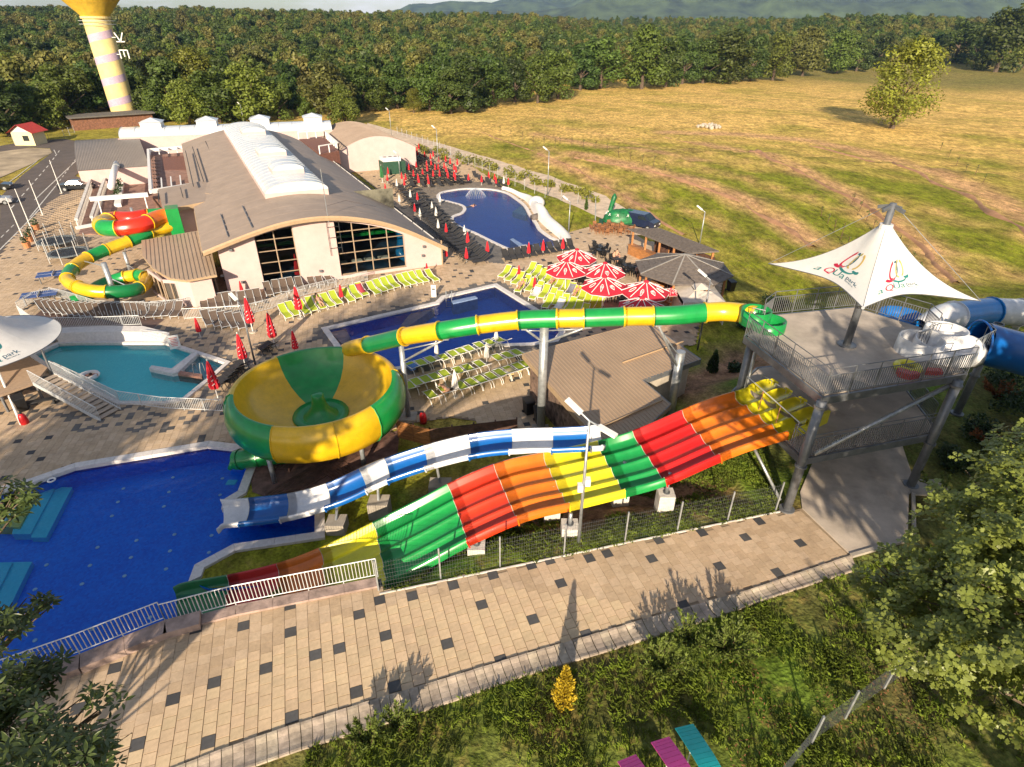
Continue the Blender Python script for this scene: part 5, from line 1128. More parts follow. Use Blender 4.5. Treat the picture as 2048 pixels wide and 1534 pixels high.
slabroof(RL, [(370, 300), (446, 264), (520, 398), (385, 384)], 3.0, thick=.3, over=.5, zf=[2.2, 3.6, 3.6, 2.2])
for (x0, y0, x1, y1) in ((385, 294, 407, 362), (411, 283, 444, 355), (371, 302, 387, 372)): part('snow_guard', MB().bar(at(x0, y0, 3.0), at(x1, y1, 2.9), .09, .16), M_DARK, RL)
# sunken roof court with white parapet frame
CT = thing('roof_court', 'reddish roof court framed by white parapets and beams', 'terrace', at(340, 380))
M_RBR = mat('red_brown_paving', (.30, .17, .13), rough=.85, var=.2, scale=1.5)
cp = [at(x, y, 1.2) for x, y in ((297, 302), (374, 295), (384, 372), (302, 385))]
part('floor', MB().prism(cp, ZP, .5), M_RBR, CT)
for a, b in ((0, 1), (1, 2), (2, 3), (3, 0)): part('parapet', MB().bar(cp[a] + Vector((0, 0, .1)), cp[b] + Vector((0, 0, .1)), .35, .5), M_WHITE, CT)
for k in range(5): p = cp[3].lerp(cp[2], k / 4.3 + .04); q = cp[0].lerp(cp[1], k / 4.3 + .04); part('beam', MB().bar(p + Vector((0, 0, .15)), p.lerp(q, .22) + Vector((0, 0, .15)), .15, .2), M_WHITE, CT); part('beam', MB().bar(q + Vector((0, 0, .15)), q.lerp(p, .15) + Vector((0, 0, .15)), .15, .2), M_WHITE, CT)
pc = [at(x, y, .52) for x, y in ((324, 313), (372, 312), (378, 340), (326, 340))]; part('paving', MB().prism(pc, .48, .53), mat('maroon_deck', (.20, .085, .06), rough=.8, var=.15), CT)
for i in range(9):
    for j in range(4):
        p = cp[3].lerp(cp[0], .1 + i * .09); q = cp[2].lerp(cp[1], .1 + i * .09); c = p.lerp(q, .04 + j * .055); part('roof_tile', MB().obox(c + Vector((0, 0, -.66)), fd, fn, (0, 0, 1), .2, .5, .03), M_RBR, CT)
# long rear wing with barrel roof at the left end and skylight along it
RW = thing('rear_wing', 'long cream rear wing with low barrel skylight and roof lanterns', 'building', at(450, 320))
wA, wB = at(238, 285, 1.6), at(668, 268, 1.6); wd = (wB - wA); WL = wd.length; wd.normalize(); wn_ = Vector((-wd.y, wd.x, 0))
def WP2(u, L, z): return Vector((wA.x + wd.x * L + wn_.x * u, wA.y + wd.y * L + wn_.y * u, z))
part('wall', MB().add([WP2(0, 0, ZP), WP2(0, WL, ZP), WP2(0, WL, 2.2), WP2(0, 0, 2.2), WP2(9, 0, ZP), WP2(9, WL, ZP), WP2(9, WL, 2.2), WP2(9, 0, 2.2)], [(0, 1, 2, 3), (1, 5, 6, 2), (5, 4, 7, 6), (4, 0, 3, 7), (3, 2, 6, 7)]), M_WALL, RW)
barrel(RW, WP2, .2, WL - .2, 0.3, 6.0, 2.2, .2, 1.15, 'skylight', WL / 15)
for L in (WL * .1, WL * .35, WL * .6, WL * .86):
    c = WP2(3.6, L + 1.8, 0); T_ = part('lantern', MB().prism([WP2(1.6, L, 0), WP2(1.6, L + 3.2, 0), WP2(4.8, L + 3.2, 0), WP2(4.8, L, 0)], 2.7, 4.3), M_WHITE, RW)
    q = [WP2(1.4, L - .2, 4.35), WP2(1.4, L + 3.4, 4.35), WP2(5.0, L + 3.4, 4.35), WP2(5.0, L - .2, 4.35), WP2(3.2, L + 1.6, 5.0)]; part('lantern_roof', MB().add(q, [(0, 1, 4), (1, 2, 4), (2, 3, 4), (3, 0, 4), (3, 2, 1, 0)]), MATS['polycarbonate'], T_)
# barrel roofs either end of the wing, front side
def barrel_roof(T, A, B, C, zE, rise, mt=M_ROOF):     # A-B along the ridge, A-C across
    d = B - A; c = C - A; K = 14; rows = []
    for t in (0, .2, .4, .6, .8, 1): rows.append([A + d * t + c * (k / K) + Vector((0, 0, zE - A.z + rise * sin(pi * (.06 + .86 * k / K)))) for k in range(K + 1)])
    o = part('barrel_roof', MB().grid(rows), mt, T, True)
    for t in range(1, 46): part_rows = None
    rb = MB()
    for t in range(0, 46): rb.tube([A + d * (t / 45) + c * (k / K) + Vector((0, 0, zE - A.z + rise * sin(pi * (.06 + .86 * k / K)) + .02)) for k in range(K + 1)], .035, 4)
    r2 = part('roof_ribs', rb, mt, o); r2['kind'] = 'stuff'
    for t in (0, 1):
        e_ = [A + d * t + c * (k / K) + Vector((0, 0, zE - A.z + rise * sin(pi * (.06 + .86 * k / K)) - .02)) for k in range(K + 1)]; part('gable', MB().add(e_ + [Vector((e_[-1].x, e_[-1].y, ZP)), Vector((e_[0].x, e_[0].y, ZP))], [tuple(range(K + 3))]), M_WALL, T)
    for q in (0, 1):
        a = A + c * q; z_ = zE + rise * sin(pi * (.06 + .86 * q)); part('side_wall', MB().add([(a.x, a.y, ZP), (a.x + d.x, a.y + d.y, ZP), (a.x + d.x, a.y + d.y, z_ - .05), (a.x, a.y, z_ - .05)], [(0, 1, 2, 3)]), M_WALL, T)
LW = thing('left_wing', 'wing with ribbed grey-brown barrel roof at the building entrance', 'building', at(200, 345))
A_ = at(158, 348, -.3); B_ = at(300, 338, -.3); C_ = at(158, 282, .6); barrel_roof(LW, Vector((A_.x, A_.y, 0)), Vector((B_.x, B_.y, 0)) , Vector((C_.x, C_.y, 0)), -.3, 2.4, mat('grey_brown_ribbed_roof', (.27, .23, .20), rough=.45, var=.06, scale=.5))
RWg = thing('right_wing', 'short wing with arched brown roof at the rear right of the hall', 'building', at(740, 335))
A_ = at(672, 300, 1.2); B_ = at(700, 262, 1.2); C_ = at(760, 303, .2); barrel_roof(RWg, Vector((A_.x, A_.y, 0)), Vector((A_.x, A_.y, 0)) + fn * 20, Vector((A_.x, A_.y, 0)) + fd * 13.5, .2, 2.8)
part('yard_floor', MB().prism([at(x, y, ZP) for x, y in ((650, 320), (735, 300), (760, 330), (700, 345))], ZP, ZP + .06), mat('yard_paving', (.24, .17, .13), rough=.85, var=.15), RWg)
TR = thing('roof_terrace', 'small maroon roof terrace with white balustrade beside the arched roof', 'terrace', at(650, 300))
tp = [at(x, y, 1.6) for x, y in ((598, 277), (650, 274), (678, 300), (640, 307))]; part('floor', MB().prism(tp, ZP, 1.5), MATS['maroon_deck'], TR)
for a, b in ((0, 1), (1, 2), (2, 3)):
    part('top_rail', MB().bar(tp[a] + Vector((0, 0, 1.1)), tp[b] + Vector((0, 0, 1.1)), .14, .16), M_WHITE, TR)
    for p in resample([tp[a], tp[b]], 1.7): part('post', MB().bar(p - Vector((0, 0, .1)), p + Vector((0, 0, 1.1)), .14), M_WHITE, TR)
# entrance terrace on the left with balustrade walls, beams and pipes
ET = thing('entrance_terrace', 'reddish entrance terrace with low balustrade walls', 'terrace', at(230, 400))
part('floor', MB().prism([at(x, y, ZP) for x, y in ((196, 345), (296, 338), (330, 440), (300, 470), (158, 470))], ZP, ZP + .14), MATS['red_brown_paving'], ET)
for (x0, y0, x1, y1) in ((198, 338, 160, 460), (225, 342, 190, 455)):
    a, b = at(x0, y0), at(x1, y1); part('parapet', MB().bar(a + Vector((0, 0, 1.25)), b + Vector((0, 0, 1.25)), .35, .25), M_CONCW, ET)
    for p in resample([a, b], .55): part('baluster', MB().lathe([(.12, .1), (.07, .35), (.13, .7), (.07, 1.1)], p, 6), M_CONCW, ET)
PG = thing('entrance_portal', 'white beam frame on slim posts over the entrance terrace', 'pergola', at(240, 440))
a, b = at(180, 398, 1.2), at(296, 389, 1.2); part('beam', MB().bar(a, b, .5, .45), M_WHITE, PG)
for p in (a.lerp(b, .13), a.lerp(b, .93)): part('post', MB().tube([Vector((p.x, p.y, ZP)) - fn * 2.0, p], .07, 8), M_WHITE, PG)
part('beam', MB().bar(at(152, 456, -.2), at(195, 448, -.2), .3, .3), M_WHITE, PG)
PP = thing('white_duct', 'fat white duct lying over the terrace planters', 'duct', at(230, 360)); part('pipe', MB().tube([at(235, 318, .4), at(228, 345, .3), at(222, 374, .2)], .42, 12), M_WHITE, PP, True); part('clamp', MB().tube([at(233, 331, .4), at(232, 334, .4)], .5, 12), M_STEEL, PP)
PL = thing('planter_row', 'planter with dark leafy plants along the terrace', 'planter', at(238, 375))
part('box', MB().bar(at(246, 340, ZP + .3), at(236, 412, ZP + .3), .8, .6), M_WHITE, PL)
def leafclump(mb, c, R, n, s, flat=.6):
    for _ in range(n):
        d = Vector((random.gauss(0, 1), random.gauss(0, 1), random.gauss(0, 1) * flat)).normalized() * R * random.random() ** .4; p = Vector(c) + d
        a = Vector((random.uniform(-1, 1), random.uniform(-1, 1), random.uniform(-.4, .9))).normalized(); b = a.cross(Vector((random.uniform(-1, 1), random.uniform(-1, 1), random.uniform(-1, 1)))).normalized(); q = s * random.uniform(.6, 1.3)
        mb.add([p - a * q, p + b * q * .5, p + a * q, p - b * q * .5], [(0, 1, 2, 3)])
M_LEAF = mat('shrub_leaf', (.075, .13, .022), rough=.6, var=.3, scale=3, trans=.25); M_LEAFD = mat('dark_shrub_leaf', (.035, .07, .018), rough=.55, var=.3, scale=3, trans=.2)
lm = MB()
for t in range(7): leafclump(lm, at(246, 340).lerp(at(236, 412), (t + .5) / 7) + Vector((0, 0, 1.0)), .6, 60, .22)
o = part('foliage', lm, M_LEAFD, PL)
# ------------------------------------------------------------------ loungers
Q8 = lambda x, y: (400 + x / 3.836, 540 + y / 3.836)
Q4 = lambda x, y: (700 + x / 3.836, 230 + y / 3.836)
Q1 = lambda x, y: (780 + x / 3.836, 560 + y / 3.836)
Q7 = lambda x, y: (0 + x / 3.836, 540 + y / 3.836)
Q5 = lambda x, y: (1050 + x / 3.836, 380 + y / 3.836)
QL = lambda x, y: (0 + x / 5.1125, 480 + y / 5.1125)
Q2 = lambda x, y: (0 + x / 3.836, 200 + y / 3.836)
def make_lounger(name, fabric, frame, simple=False):
    """head towards -x, foot towards +x"""
    t = thing(name, 'sun lounger', 'sun lounger', (0, 0, -50))
    st = [(-.92, .86), (-.62, .66), (-.30, .45), (-.10, .36), (.2, .35), (.55, .36), (.86, .33), (1.02, .27)]; w = .29
    sl = MB(); sl.grid([[(x, -w, z), (x, 0, z - .025), (x, w, z)] for x, z in st[3:]]); link('seat_sling', sl.mesh('seat_sling', smooth=True), fabric, t)
    sl = MB(); sl.grid([[(x, -w, z), (x, 0, z - .025), (x, w, z)] for x, z in st[:4]]); link('back_sling', sl.mesh('back_sling', smooth=True), fabric, t)
    if simple:
        f = MB(); f.tube([(-.92, -w, .86), (-.1, -w, .36), (1.02, -w, .27)], .03, 4).tube([(-.92, w, .86), (-.1, w, .36), (1.02, w, .27)], .03, 4)
        for s in (-1, 1): f.bar((.8, s * w, 0), (.7, s * w, .34), .04); f.bar((-.5, s * w, 0), (-.2, s * w, .4), .04)
        o = link('frame', f.mesh('frame'), frame, t); o['kind'] = 'stuff'
    else:
        for s in (-1, 1):
            link('side_rail', MB().tube([(x, s * (w + .02), z + .01) for x, z in st], .026, 5).mesh('side_rail', smooth=True), frame, t)
            link('front_leg', MB().tube([(.95, s * (w + .03), .0), (.80, s * (w + .03), .2), (.62, s * (w + .03), .36)], .024, 5).mesh('leg'), frame, t)
            link('rear_leg', MB().tube([(-.62, s * (w + .03), .0), (-.5, s * (w + .03), .25), (-.22, s * (w + .03), .42), (.1, s * (w + .03), .40)], .024, 5).mesh('leg'), frame, t)
        link('cross_bar', MB().tube([(-.92, -w, .87), (-.92, w, .87)], .024, 5).mesh('cross_bar'), frame, t)
        link('cross_bar', MB().tube([(1.02, -w, .27), (1.02, w, .27)], .024, 5).mesh('cross_bar'), frame, t)
    return t
PROTOS = {}
ORD = ['first', 'second', 'third', 'fourth', 'fifth', 'sixth', 'seventh', 'eighth', 'ninth', 'tenth', 'eleventh', 'twelfth', 'thirteenth', 'fourteenth', 'fifteenth', 'sixteenth', 'seventeenth', 'eighteenth', 'nineteenth']
CNT = {}
def nth(lab):                     # place within its row, counted from the left
    k = CNT.get(lab, 0); CNT[lab] = k + 1; return ORD[k] + ' from left: ' + lab if k < len(ORD) else lab
def lounger(kind, px, py, ang_, label, group, jit=.08, z=ZP, world=None):
    if kind != 'black' or 'kidney' in label or 'short row' in label: label = nth(label)
    p = world or at(px, py, z); a = ang_ + random.uniform(-jit, jit); z0 = p.z + .05
    if kind not in PROTOS:
        t = make_lounger(*{'lime': ('lime_lounger', M_LIMEF, M_WHITE), 'black': ('black_lounger', M_BLKF, M_DARK, True), 'brown': ('brown_lounger', M_BROWNF, M_RAIL)}[kind]); PROTOS[kind] = t
        t.location = (p.x, p.y, z0); t.rotation_euler = (0, 0, a); t['label'] = label; t['group'] = group; return t
    return dup(PROTOS[kind], (p.x, p.y, z0), a, label, None, group)
def wang(a, b, z=ZP): v = at(*b, z) - at(*a, z); return atan2(v.y, v.x)
A_foot = wang((566, 625), (583, 644))
for x, y in ((660, 360), (720, 340), (800, 330), (860, 305), (925, 290), (985, 275), (1045, 255), (1140, 235), (1195, 210), (1245, 190), (1335, 180), (1385, 160), (1435, 145), (1485, 130), (1560, 120), (1605, 108), (1655, 98), (1705, 88), (1780, 82)):
    lounger('lime', *Q8(x, y), A_foot, 'lime sun lounger in the row before the hall railing', 'lime loungers in front of the hall')
# triangle beside the big parasols: feet towards the pool
ft = wang(Q4(1420, 1190), Q4(1330, 1265)); a0, a1 = Q4(1385, 1215), Q4(1905, 1500)
for k in range(13): t = k / 12; lounger('lime', a0[0] + (a1[0] - a0[0]) * t, a0[1] + (a1[1] - a0[1]) * t, ft, 'lime sun lounger in the upper row beside the red parasols', 'lime loungers, upper row by the parasols', .05)
a0, a1 = Q4(1190, 1240), Q4(1790, 1550)
for k in range(13): t = k / 12; lounger('lime', a0[0] + (a1[0] - a0[0]) * t, a0[1] + (a1[1] - a0[1]) * t, ft, 'lime sun lounger in the middle row right of the pool', 'lime loungers, middle row by the pool', .08)
for x, y in ((1310, 1350), (1420, 1405), (1520, 1470), (1600, 1500)): lounger('lime', *Q4(x, y), ft, 'lime sun lounger in the short row nearest the pool edge', 'lime loungers at the pool edge', .1)
# three rows between bowl and shed
fu = wang(Q1(330, 930), Q1(260, 860))
for row, lab in ((((190, 705), (260, 685), (335, 660), (430, 645), (500, 615), (565, 595), (625, 575), (705, 548), (785, 525), (855, 505)), 'row along the near pool edge'), (((165, 865), (225, 835), (295, 815), (365, 795), (435, 770), (540, 745), (615, 725), (705, 695), (845, 645), (925, 625), (995, 605)), 'second row beside the bowl'), (((330, 935), (435, 895), (565, 865), (645, 838), (715, 815), (795, 790), (865, 762), (935, 740), (1005, 715), (1060, 695)), 'third row nearest the shed')):
    for x, y in row: lounger('lime', *Q1(x, y), fu, 'lime sun lounger in the ' + lab, 'lime loungers, ' + lab)
# brown slings by the teal pool and on the terrace
for k in range(17):
    t = k / 16; lounger('brown', *QL(470 + 1000 * t, 735 + 45 * sin(t * 2.2)), wang(QL(700, 700), QL(730, 830)) + .25 - .35 * t, 'brown mesh lounger in the curved row behind the teal pool', 'brown loungers behind the teal pool', .04)
for x, y in ((40, 290), (100, 285), (160, 280), (215, 270), (265, 265), (330, 262), (395, 250), (450, 240), (530, 185), (590, 170), (650, 160), (705, 150), (770, 145), (860, 120), (920, 110), (990, 95)): lounger('brown', *Q8(x, y), A_foot - .15, 'brown mesh lounger on the terrace against the hall front', 'brown loungers against the hall')
for x, y in ((1600, 410), (1665, 420), (1725, 425), (1790, 430), (1850, 435)): lounger('brown', *Q7(x, y), A_foot, 'brown mesh lounger on the deck below the terrace railing', 'brown loungers below the terrace')
for x, y in ((1180, 350), (1240, 345), (1300, 340), (1370, 345)): lounger('brown', *Q7(x, y), -1.4, 'brown mesh lounger at the shaded end of the curved row', 'brown loungers in the shade')
for x, y in ((545, 610), (500, 640), (330, 760), (300, 790), (270, 820), (245, 845), (215, 880), (190, 905)): lounger('black', *Q8(x, y), 2.4, 'black lounger in the short row behind the bowl', 'black loungers by the bowl')
# black loungers: along the hall, in the far field and below the kidney pool
for r, (a, b, n) in enumerate(((Q4(330, 545), Q4(905, 1135), 26), (Q4(395, 560), Q4(1010, 1140), 27), (Q4(470, 560), Q4(800, 890), 13))):
    for k in range(n):
        t = k / (n - 1); lounger('black', a[0] + (b[0] - a[0]) * t, a[1] + (b[1] - a[1]) * t, an - pi / 2 + (pi if r == 1 else 0), 'black lounger in the rows along the right side of the hall', 'black loungers along the hall', .1)
for k in range(11): t = k / 10; lounger('black', *Q4(1195 + 495 * t, 1110 - 85 * t), wang(Q4(1195, 1100), Q4(1230, 1150)), 'black lounger in the row below the kidney pool', 'black loungers at the kidney pool')
LO = at(*Q4(262, 250)); 
for r in range(13):
    a = Q4(300 + 14 * r, 256 + 23 * r); b = Q4(560 + 33 * r, 256 + 23 * r)
    n = 9 + r // 2
    for k in range(n):
        t = k / (n - 1); x = a[0] + (b[0] - a[0]) * t; y = a[1] + (b[1] - a[1]) * t
        if .42 < (t * (b[0] - a[0]) + a[0] - (700 + (420 + 40 * r) / 3.836)) / 10 < 2.2: continue
        lounger('black', x, y, an - pi / 2 + .2, 'small black lounger among the red parasols on the far lawn terrace', 'black loungers on the far terrace', .15)
for x, y in ((480, 560), (560, 560), (620, 560), (690, 555), (760, 550), (840, 540), (900, 520), (960, 490), (1000, 520), (1060, 540), (1130, 560), (1170, 555)): lounger('black', *Q4(x, y - 10), -1.2, 'black lounger along the top edge of the kidney pool', 'black loungers above the kidney pool')

# ------------------------------------------------------------------ parasols
def make_closed(name, h, fabric, letters=False):
    t = thing(name, 'closed parasol', 'parasol', (0, 0, -50))
    link('pole', MB().tube([(0, 0, 0), (0, 0, h)], .03, 6).mesh('pole'), M_WHITE, t)
    link('base', MB().lathe([(0, .1), (.22, .1), (.26, 0)], (0, 0, 0), 10).mesh('base'), M_CONC, t)
    c = MB(); rows = []; N = 16
    for z, r in ((h * .30, .20), (h * .36, .235), (h * .5, .21), (h * .7, .15), (h * .9, .08), (h, .02)): rows.append([(r * (1 + .22 * (-1) ** k) * cos(2 * pi * k / N), r * (1 + .22 * (-1) ** k) * sin(2 * pi * k / N), z) for k in range(N + 1)])
    link('folded_canopy', c.grid(rows).mesh('folded_canopy', smooth=False), fabric, t)
    link('finial', MB().sphere((0, 0, h + .03), .04, 6, 4).mesh('finial'), M_WHITE, t)
    if letters:
        for k in range(0, 16, 4):
            a = 2 * pi * (k) / N; s = MB()
            for zz in (.42, .52, .62): r = .27 - (zz - .36) * .26; s.bar((r * cos(a - .25), r * sin(a - .25), h * zz), (r * cos(a + .25), r * sin(a + .25), h * (zz + .035)), .03)
            o = link('printed_mark', s.mesh('printed_mark'), M_WHITE, t); o['kind'] = 'stuff'
    return t
CL = {}
def closed(kind, px, py, top, label, group, z=ZP):
    p = at(px, py, z); h = zat(top[0], top[1], p) - z if top else 2.0; h = max(1.5, min(3.4, h))
    if kind not in CL:
        CL[kind] = make_closed({'red': 'closed_red_parasol', 'white': 'closed_white_parasol', 'small': 'closed_small_parasol', 'green': 'closed_green_parasol'}[kind], 2.4, {'red': M_REDF, 'white': M_WHTF, 'small': M_REDF, 'green': mat('green_fabric', (.03, .16, .05), rough=.85)}[kind], kind == 'red'); t = CL[kind]
        t.location = p; t.scale = (h / 2.4,) * 3; tag(t, label, None, group); return t
    return dup(CL[kind], p, random.uniform(0, 6), label, h / 2.4, group)
for (x, y), (tx, ty), lab in (((408, 480), (365, 205), 'tall closed red parasol beside the thin lamp post'), ((772, 372), (728, 122), 'tall closed red parasol at the left end of the lime lounger row'), ((575, 590), (520, 322), 'closed red parasol on the slabs right of the thin lamp post'), ((352, 752), (300, 482), 'closed red parasol between the teal pool and the lamp post'), ((141, 992), (68, 688), 'closed red parasol at the right corner of the teal pool'), ((745, 660), (710, 462), 'closed red parasol half hidden behind the bowl rim')):
    closed('red', *Q8(x, y), Q8(tx, ty), lab, 'tall closed red parasols')
for (x, y), (tx, ty), lab in ((Q8(330, 200), Q8(330, 100), 'small closed red parasol against the hall wall left of the window'), (Q8(1092, 245), Q8(1080, 108), 'small closed red parasol within the lime lounger row'), (Q7(1540, 520), Q7(1525, 355), 'small closed red parasol standing on a red base below the terrace'), (Q7(1400, 255), Q7(1380, 170), 'small closed red parasol in front of the glass bay'), (Q8(1745, 55), Q8(1738, -15), 'small closed red parasol at the right end of the hall front')):
    closed('small', x, y, (tx, ty), lab, 'small closed red parasols near the hall')
for x, y in ((345, 240), (370, 255), (395, 275), (445, 240), (475, 255), (530, 245), (515, 270), (335, 285), (395, 300), (450, 300), (520, 295), (575, 310), (620, 325), (640, 305), (370, 320), (430, 330), (455, 355), (510, 390), (590, 385), (680, 350), (735, 345), (770, 365), (825, 370), (725, 400), (680, 410), (625, 380), (595, 420), (655, 410), (740, 425), (800, 410), (815, 430), (295, 440), (290, 495), (455, 410), (400, 480), (430, 490), (420, 530), (490, 460), (525, 490), (530, 510), (560, 450), (600, 495), (605, 520), (640, 460), (690, 460), (750, 460), (755, 480), (800, 470), (810, 490), (910, 490), (1010, 505), (1065, 475), (1110, 490), (1120, 515), (1215, 525)):
    bx, by = Q4(x, y + 32); closed('small', bx, by, Q4(x - 3, y - 20), 'small closed red parasol among the black loungers on the far terrace', 'closed red parasols on the far terrace')
for x, y in ((275, 565), (305, 600), (500, 730), (520, 640), (740, 890), (740, 1080)):
    bx, by = Q4(x, y + 36); closed('small', bx, by, Q4(x - 3, y - 30), 'small closed red parasol in the lounger rows along the hall', 'closed red parasols along the hall')
for x, y, lab in ((905, 940, 'closed red parasol at the lower left edge of the kidney pool'), (895, 1060, 'closed red parasol at the end of the black lounger rows'), (1055, 1010, 'closed red parasol left of the bottom tip of the kidney pool'), (1370, 1020, 'closed red parasol left in the black row below the kidney pool'), (1480, 1000, 'closed red parasol in the middle of the black row below the kidney pool'), (1630, 985, 'closed red parasol at the right end of the kidney pool'), (1295, 1195, 'closed red parasol at the top of the lime triangle'), (1415, 1280, 'closed red parasol in the middle of the lime loungers')):
    bx, by = Q4(x, y + 75); closed('small', bx, by, Q4(x - 5, y - 45), lab, 'closed red parasols round the kidney pool')
for (x, y), h in (((362, 568), 75), ((382, 690), 85), ((466, 655), 80), ((540, 805), 90), ((632, 752), 85), ((663, 800), 95), ((679, 895), 95), ((692, 692), 80), ((880, 950), 105), ((1180, 548), 72)):
    closed('white', *Q4(x, y), Q4(x - 4, y - h), nth('closed white parasol beside the kidney pool'), 'closed white parasols by the kidney pool')
for (x, y), h, lab in (((362, 610), 148, 'closed white parasol at the left of the near pool edge row'), ((742, 640), 160, 'closed white parasol in the middle of the rows near the shed'), ((503, 900), 210, 'closed white parasol in a round base between the lower lounger rows'), ((815, 495), 115, 'closed white parasol at the right end of the near pool edge row')):
    closed('white', *Q1(x, y), Q1(x - 10, y - h), lab, 'closed white parasols by the rectangular pool')
closed('green', *Q4(250, 520), Q4(240, 385), 'closed green parasol beside the green hut behind the hall', None)
# open café parasols, eight panels with white seams and motifs
M_REDP = mat('parasol_red', (.60, .022, .05), rough=.8, var=.06, scale=3, trans=.18)
def make_open():
    t = thing('open_red_parasol', 'open parasol', 'parasol', (0, 0, -50)); R, H0, H1 = 1.9, 2.15, 2.95
    link('pole', MB().tube([(0, 0, 0), (0, 0, H1)], .05, 8).mesh('pole'), M_WHITE, t); link('base', MB().box(-.4, -.4, 0, .4, .4, .12).mesh('base'), M_CONC, t)
    def S(a, q, o=0): 
        k = cos(pi / 8) / cos(((a + pi / 8) % (pi / 4)) - pi / 8); r = R * q * k; z = H1 + (H0 - H1) * (q ** 1.15) + o - .05 * sin(pi * q); return Vector((r * cos(a), r * sin(a), z))
    for p in range(8):
        a0 = p * pi / 4 + pi / 8
        pn = link('canopy_panel', MB().grid([[S(a0 + pi / 4 * u / 4 * .9999, .12 + .88 * v / 5) for u in range(5)] for v in range(6)] + [[S(a0 + pi / 4 * u / 4 * .9999, 1) - Vector((0, 0, .22)) for u in range(5)]]).mesh('canopy_panel'), M_REDP, t)
        link('seam', MB().tube([S(a0, .1 + .9 * v / 5, .012) for v in range(6)], .035, 4).mesh('seam'), M_WHITE, t)
        link('hem', MB().tube([S(a0 + pi / 4 * u / 4, 1, -.22) for u in range(5)], .025, 4).mesh('hem'), M_WHITE, t)
        am = a0 + pi / 8; mk_ = MB(); kind = p % 3
        if kind == 0: loop = [(am + .11 * cos(x), .66 + .17 * sin(x)) for x in [2 * pi * k / 14 for k in range(15)]]
        elif kind == 1: loop = [(am, .9), (am - .12, .6), (am - .08, .5), (am, .46), (am + .08, .5), (am + .12, .6), (am, .9)]
        else: loop = [(am, .82), (am - .14, .66), (am - .13, .56), (am - .06, .53), (am, .6), (am + .06, .53), (am + .13, .56), (am + .14, .66), (am, .82)]
        mk_.tube([S(a, q, .018) for a, q in loop], .026, 4); link('printed_motif', mk_.mesh('printed_motif'), M_WHITE, pn)
        if kind != 0: link('printed_motif', MB().tube([S(am + .06 * cos(x), .62 + .06 * sin(x), .018) for x in [2 * pi * k / 8 for k in range(9)]], .018, 4).mesh('printed_motif'), M_WHITE, pn)
    link('crown', MB().lathe([(.24, H1 - .06), (.2, H1 + .05), (.05, H1 + .12), (0, H1 + .13)], (0, 0, 0), 8).mesh('crown'), M_REDP, t)
    return t
OP = None
for (x, y), lab, s in (((400, 452), 'open red parasol furthest back, behind the other big ones', 1.0), ((320, 542), 'open red parasol at the left of the cafe, white pole visible', 1.0), ((615, 556), 'open red parasol in the middle beside the gazebo roof', 1.0), ((612, 662), 'open red parasol in front of the middle one', 1.02), ((932, 697), 'open red parasol on the right partly over the tent', 1.05), ((900, 822), 'open red parasol nearest, half hidden by the tube slide', 1.0), ((1122, 752), 'small open red parasol beside the pale tent', .42)):
    z = ZP + 3.05 * s if s > .5 else ZP + 2.2; p = at(*Q5(x, y), z); zb = ZP + (.05 if s > .5 else .95)
    if OP is None: OP = make_open(); OP.location = (p.x, p.y, ZP + .05); OP['label'] = lab; OP['group'] = 'open red cafe parasols'; OP.rotation_euler = (0, 0, .2)
    else: dup(OP, (p.x, p.y, zb), random.uniform(0, .78), lab, s, 'open red cafe parasols')

# ------------------------------------------------------------------ café: gazebo, bar, tent, tables
GZ = thing('gazebo', 'large eight sided grey shingle gazebo beside the red parasols', 'gazebo', at(*Q5(1210, 720)))
gc = at(*Q5(1212, 600), ZP + 2.7); gR = 4.35; gap_ = Vector((gc.x, gc.y, ZP + 4.0)); M_SHING = mat('grey_shingle', (.15, .125, .11), rough=.75, var=.18, scale=4, bump=.3)
co = [Vector((gc.x + gR * cos(k * pi / 4 + .35), gc.y + gR * sin(k * pi / 4 + .35), gc.z)) for k in range(8)]
for k in range(8):
    a, b = co[k], co[(k + 1) % 8]
    pl = part('roof_panel', MB().add([a, b, gap_, a - Vector((0, 0, .12)), b - Vector((0, 0, .12))], [(0, 1, 2), (3, 4, 1, 0)]), M_SHING, GZ)
    for q in range(1, 8): t = q / 8; part('shingle_course', MB().bar(a.lerp(gap_, t) + Vector((0, 0, .012)), b.lerp(gap_, t) + Vector((0, 0, .012)), .05, .03), M_SHING, pl)
    part('hip_cap', MB().bar(a + Vector((0, 0, .03)), gap_ + Vector((0, 0, .03)), .12, .05), mat('lead_cap', (.30, .28, .26), rough=.5), GZ)
    c = a.lerp(Vector((gc.x, gc.y, a.z)), .14); part('post', MB().bar((c.x, c.y, ZP), (c.x, c.y, a.z), .18), M_WOOD, GZ)
    m_ = (co[k] + co[(k + 1) % 8]) / 2
part('counter', MB().lathe([(2.4, 0), (2.4, 1.05), (2.7, 1.1), (2.7, 1.16), (2.1, 1.16)], (gc.x, gc.y, ZP), 16), M_WOOD, GZ); part('core', MB().lathe([(1.2, 0), (1.2, 2.6)], (gc.x, gc.y, ZP), 8), M_DWOOD, GZ)
BR = thing('bar_hut', 'long wooden bar with shingled lean-to roof and timber posts', 'bar', at(*Q5(1000, 480)))
bp_ = [at(*Q5(x, y), ZP + 2.75) for x, y in ((792, 296), (1036, 292), (1490, 466), (1262, 482))]; bp_[1].z += .5; bp_[2].z += .5
bp_[1] = at(*Q5(1036, 292), ZP + 3.1); bp_[2] = at(*Q5(1490, 466), ZP + 3.1)
rr = part('roof', MB().add(bp_ + [p - Vector((0, 0, .14)) for p in bp_], [(3, 2, 1, 0), (4, 5, 6, 7), (0, 1, 5, 4), (1, 2, 6, 5), (2, 3, 7, 6), (3, 0, 4, 7)]), M_SHING, BR)
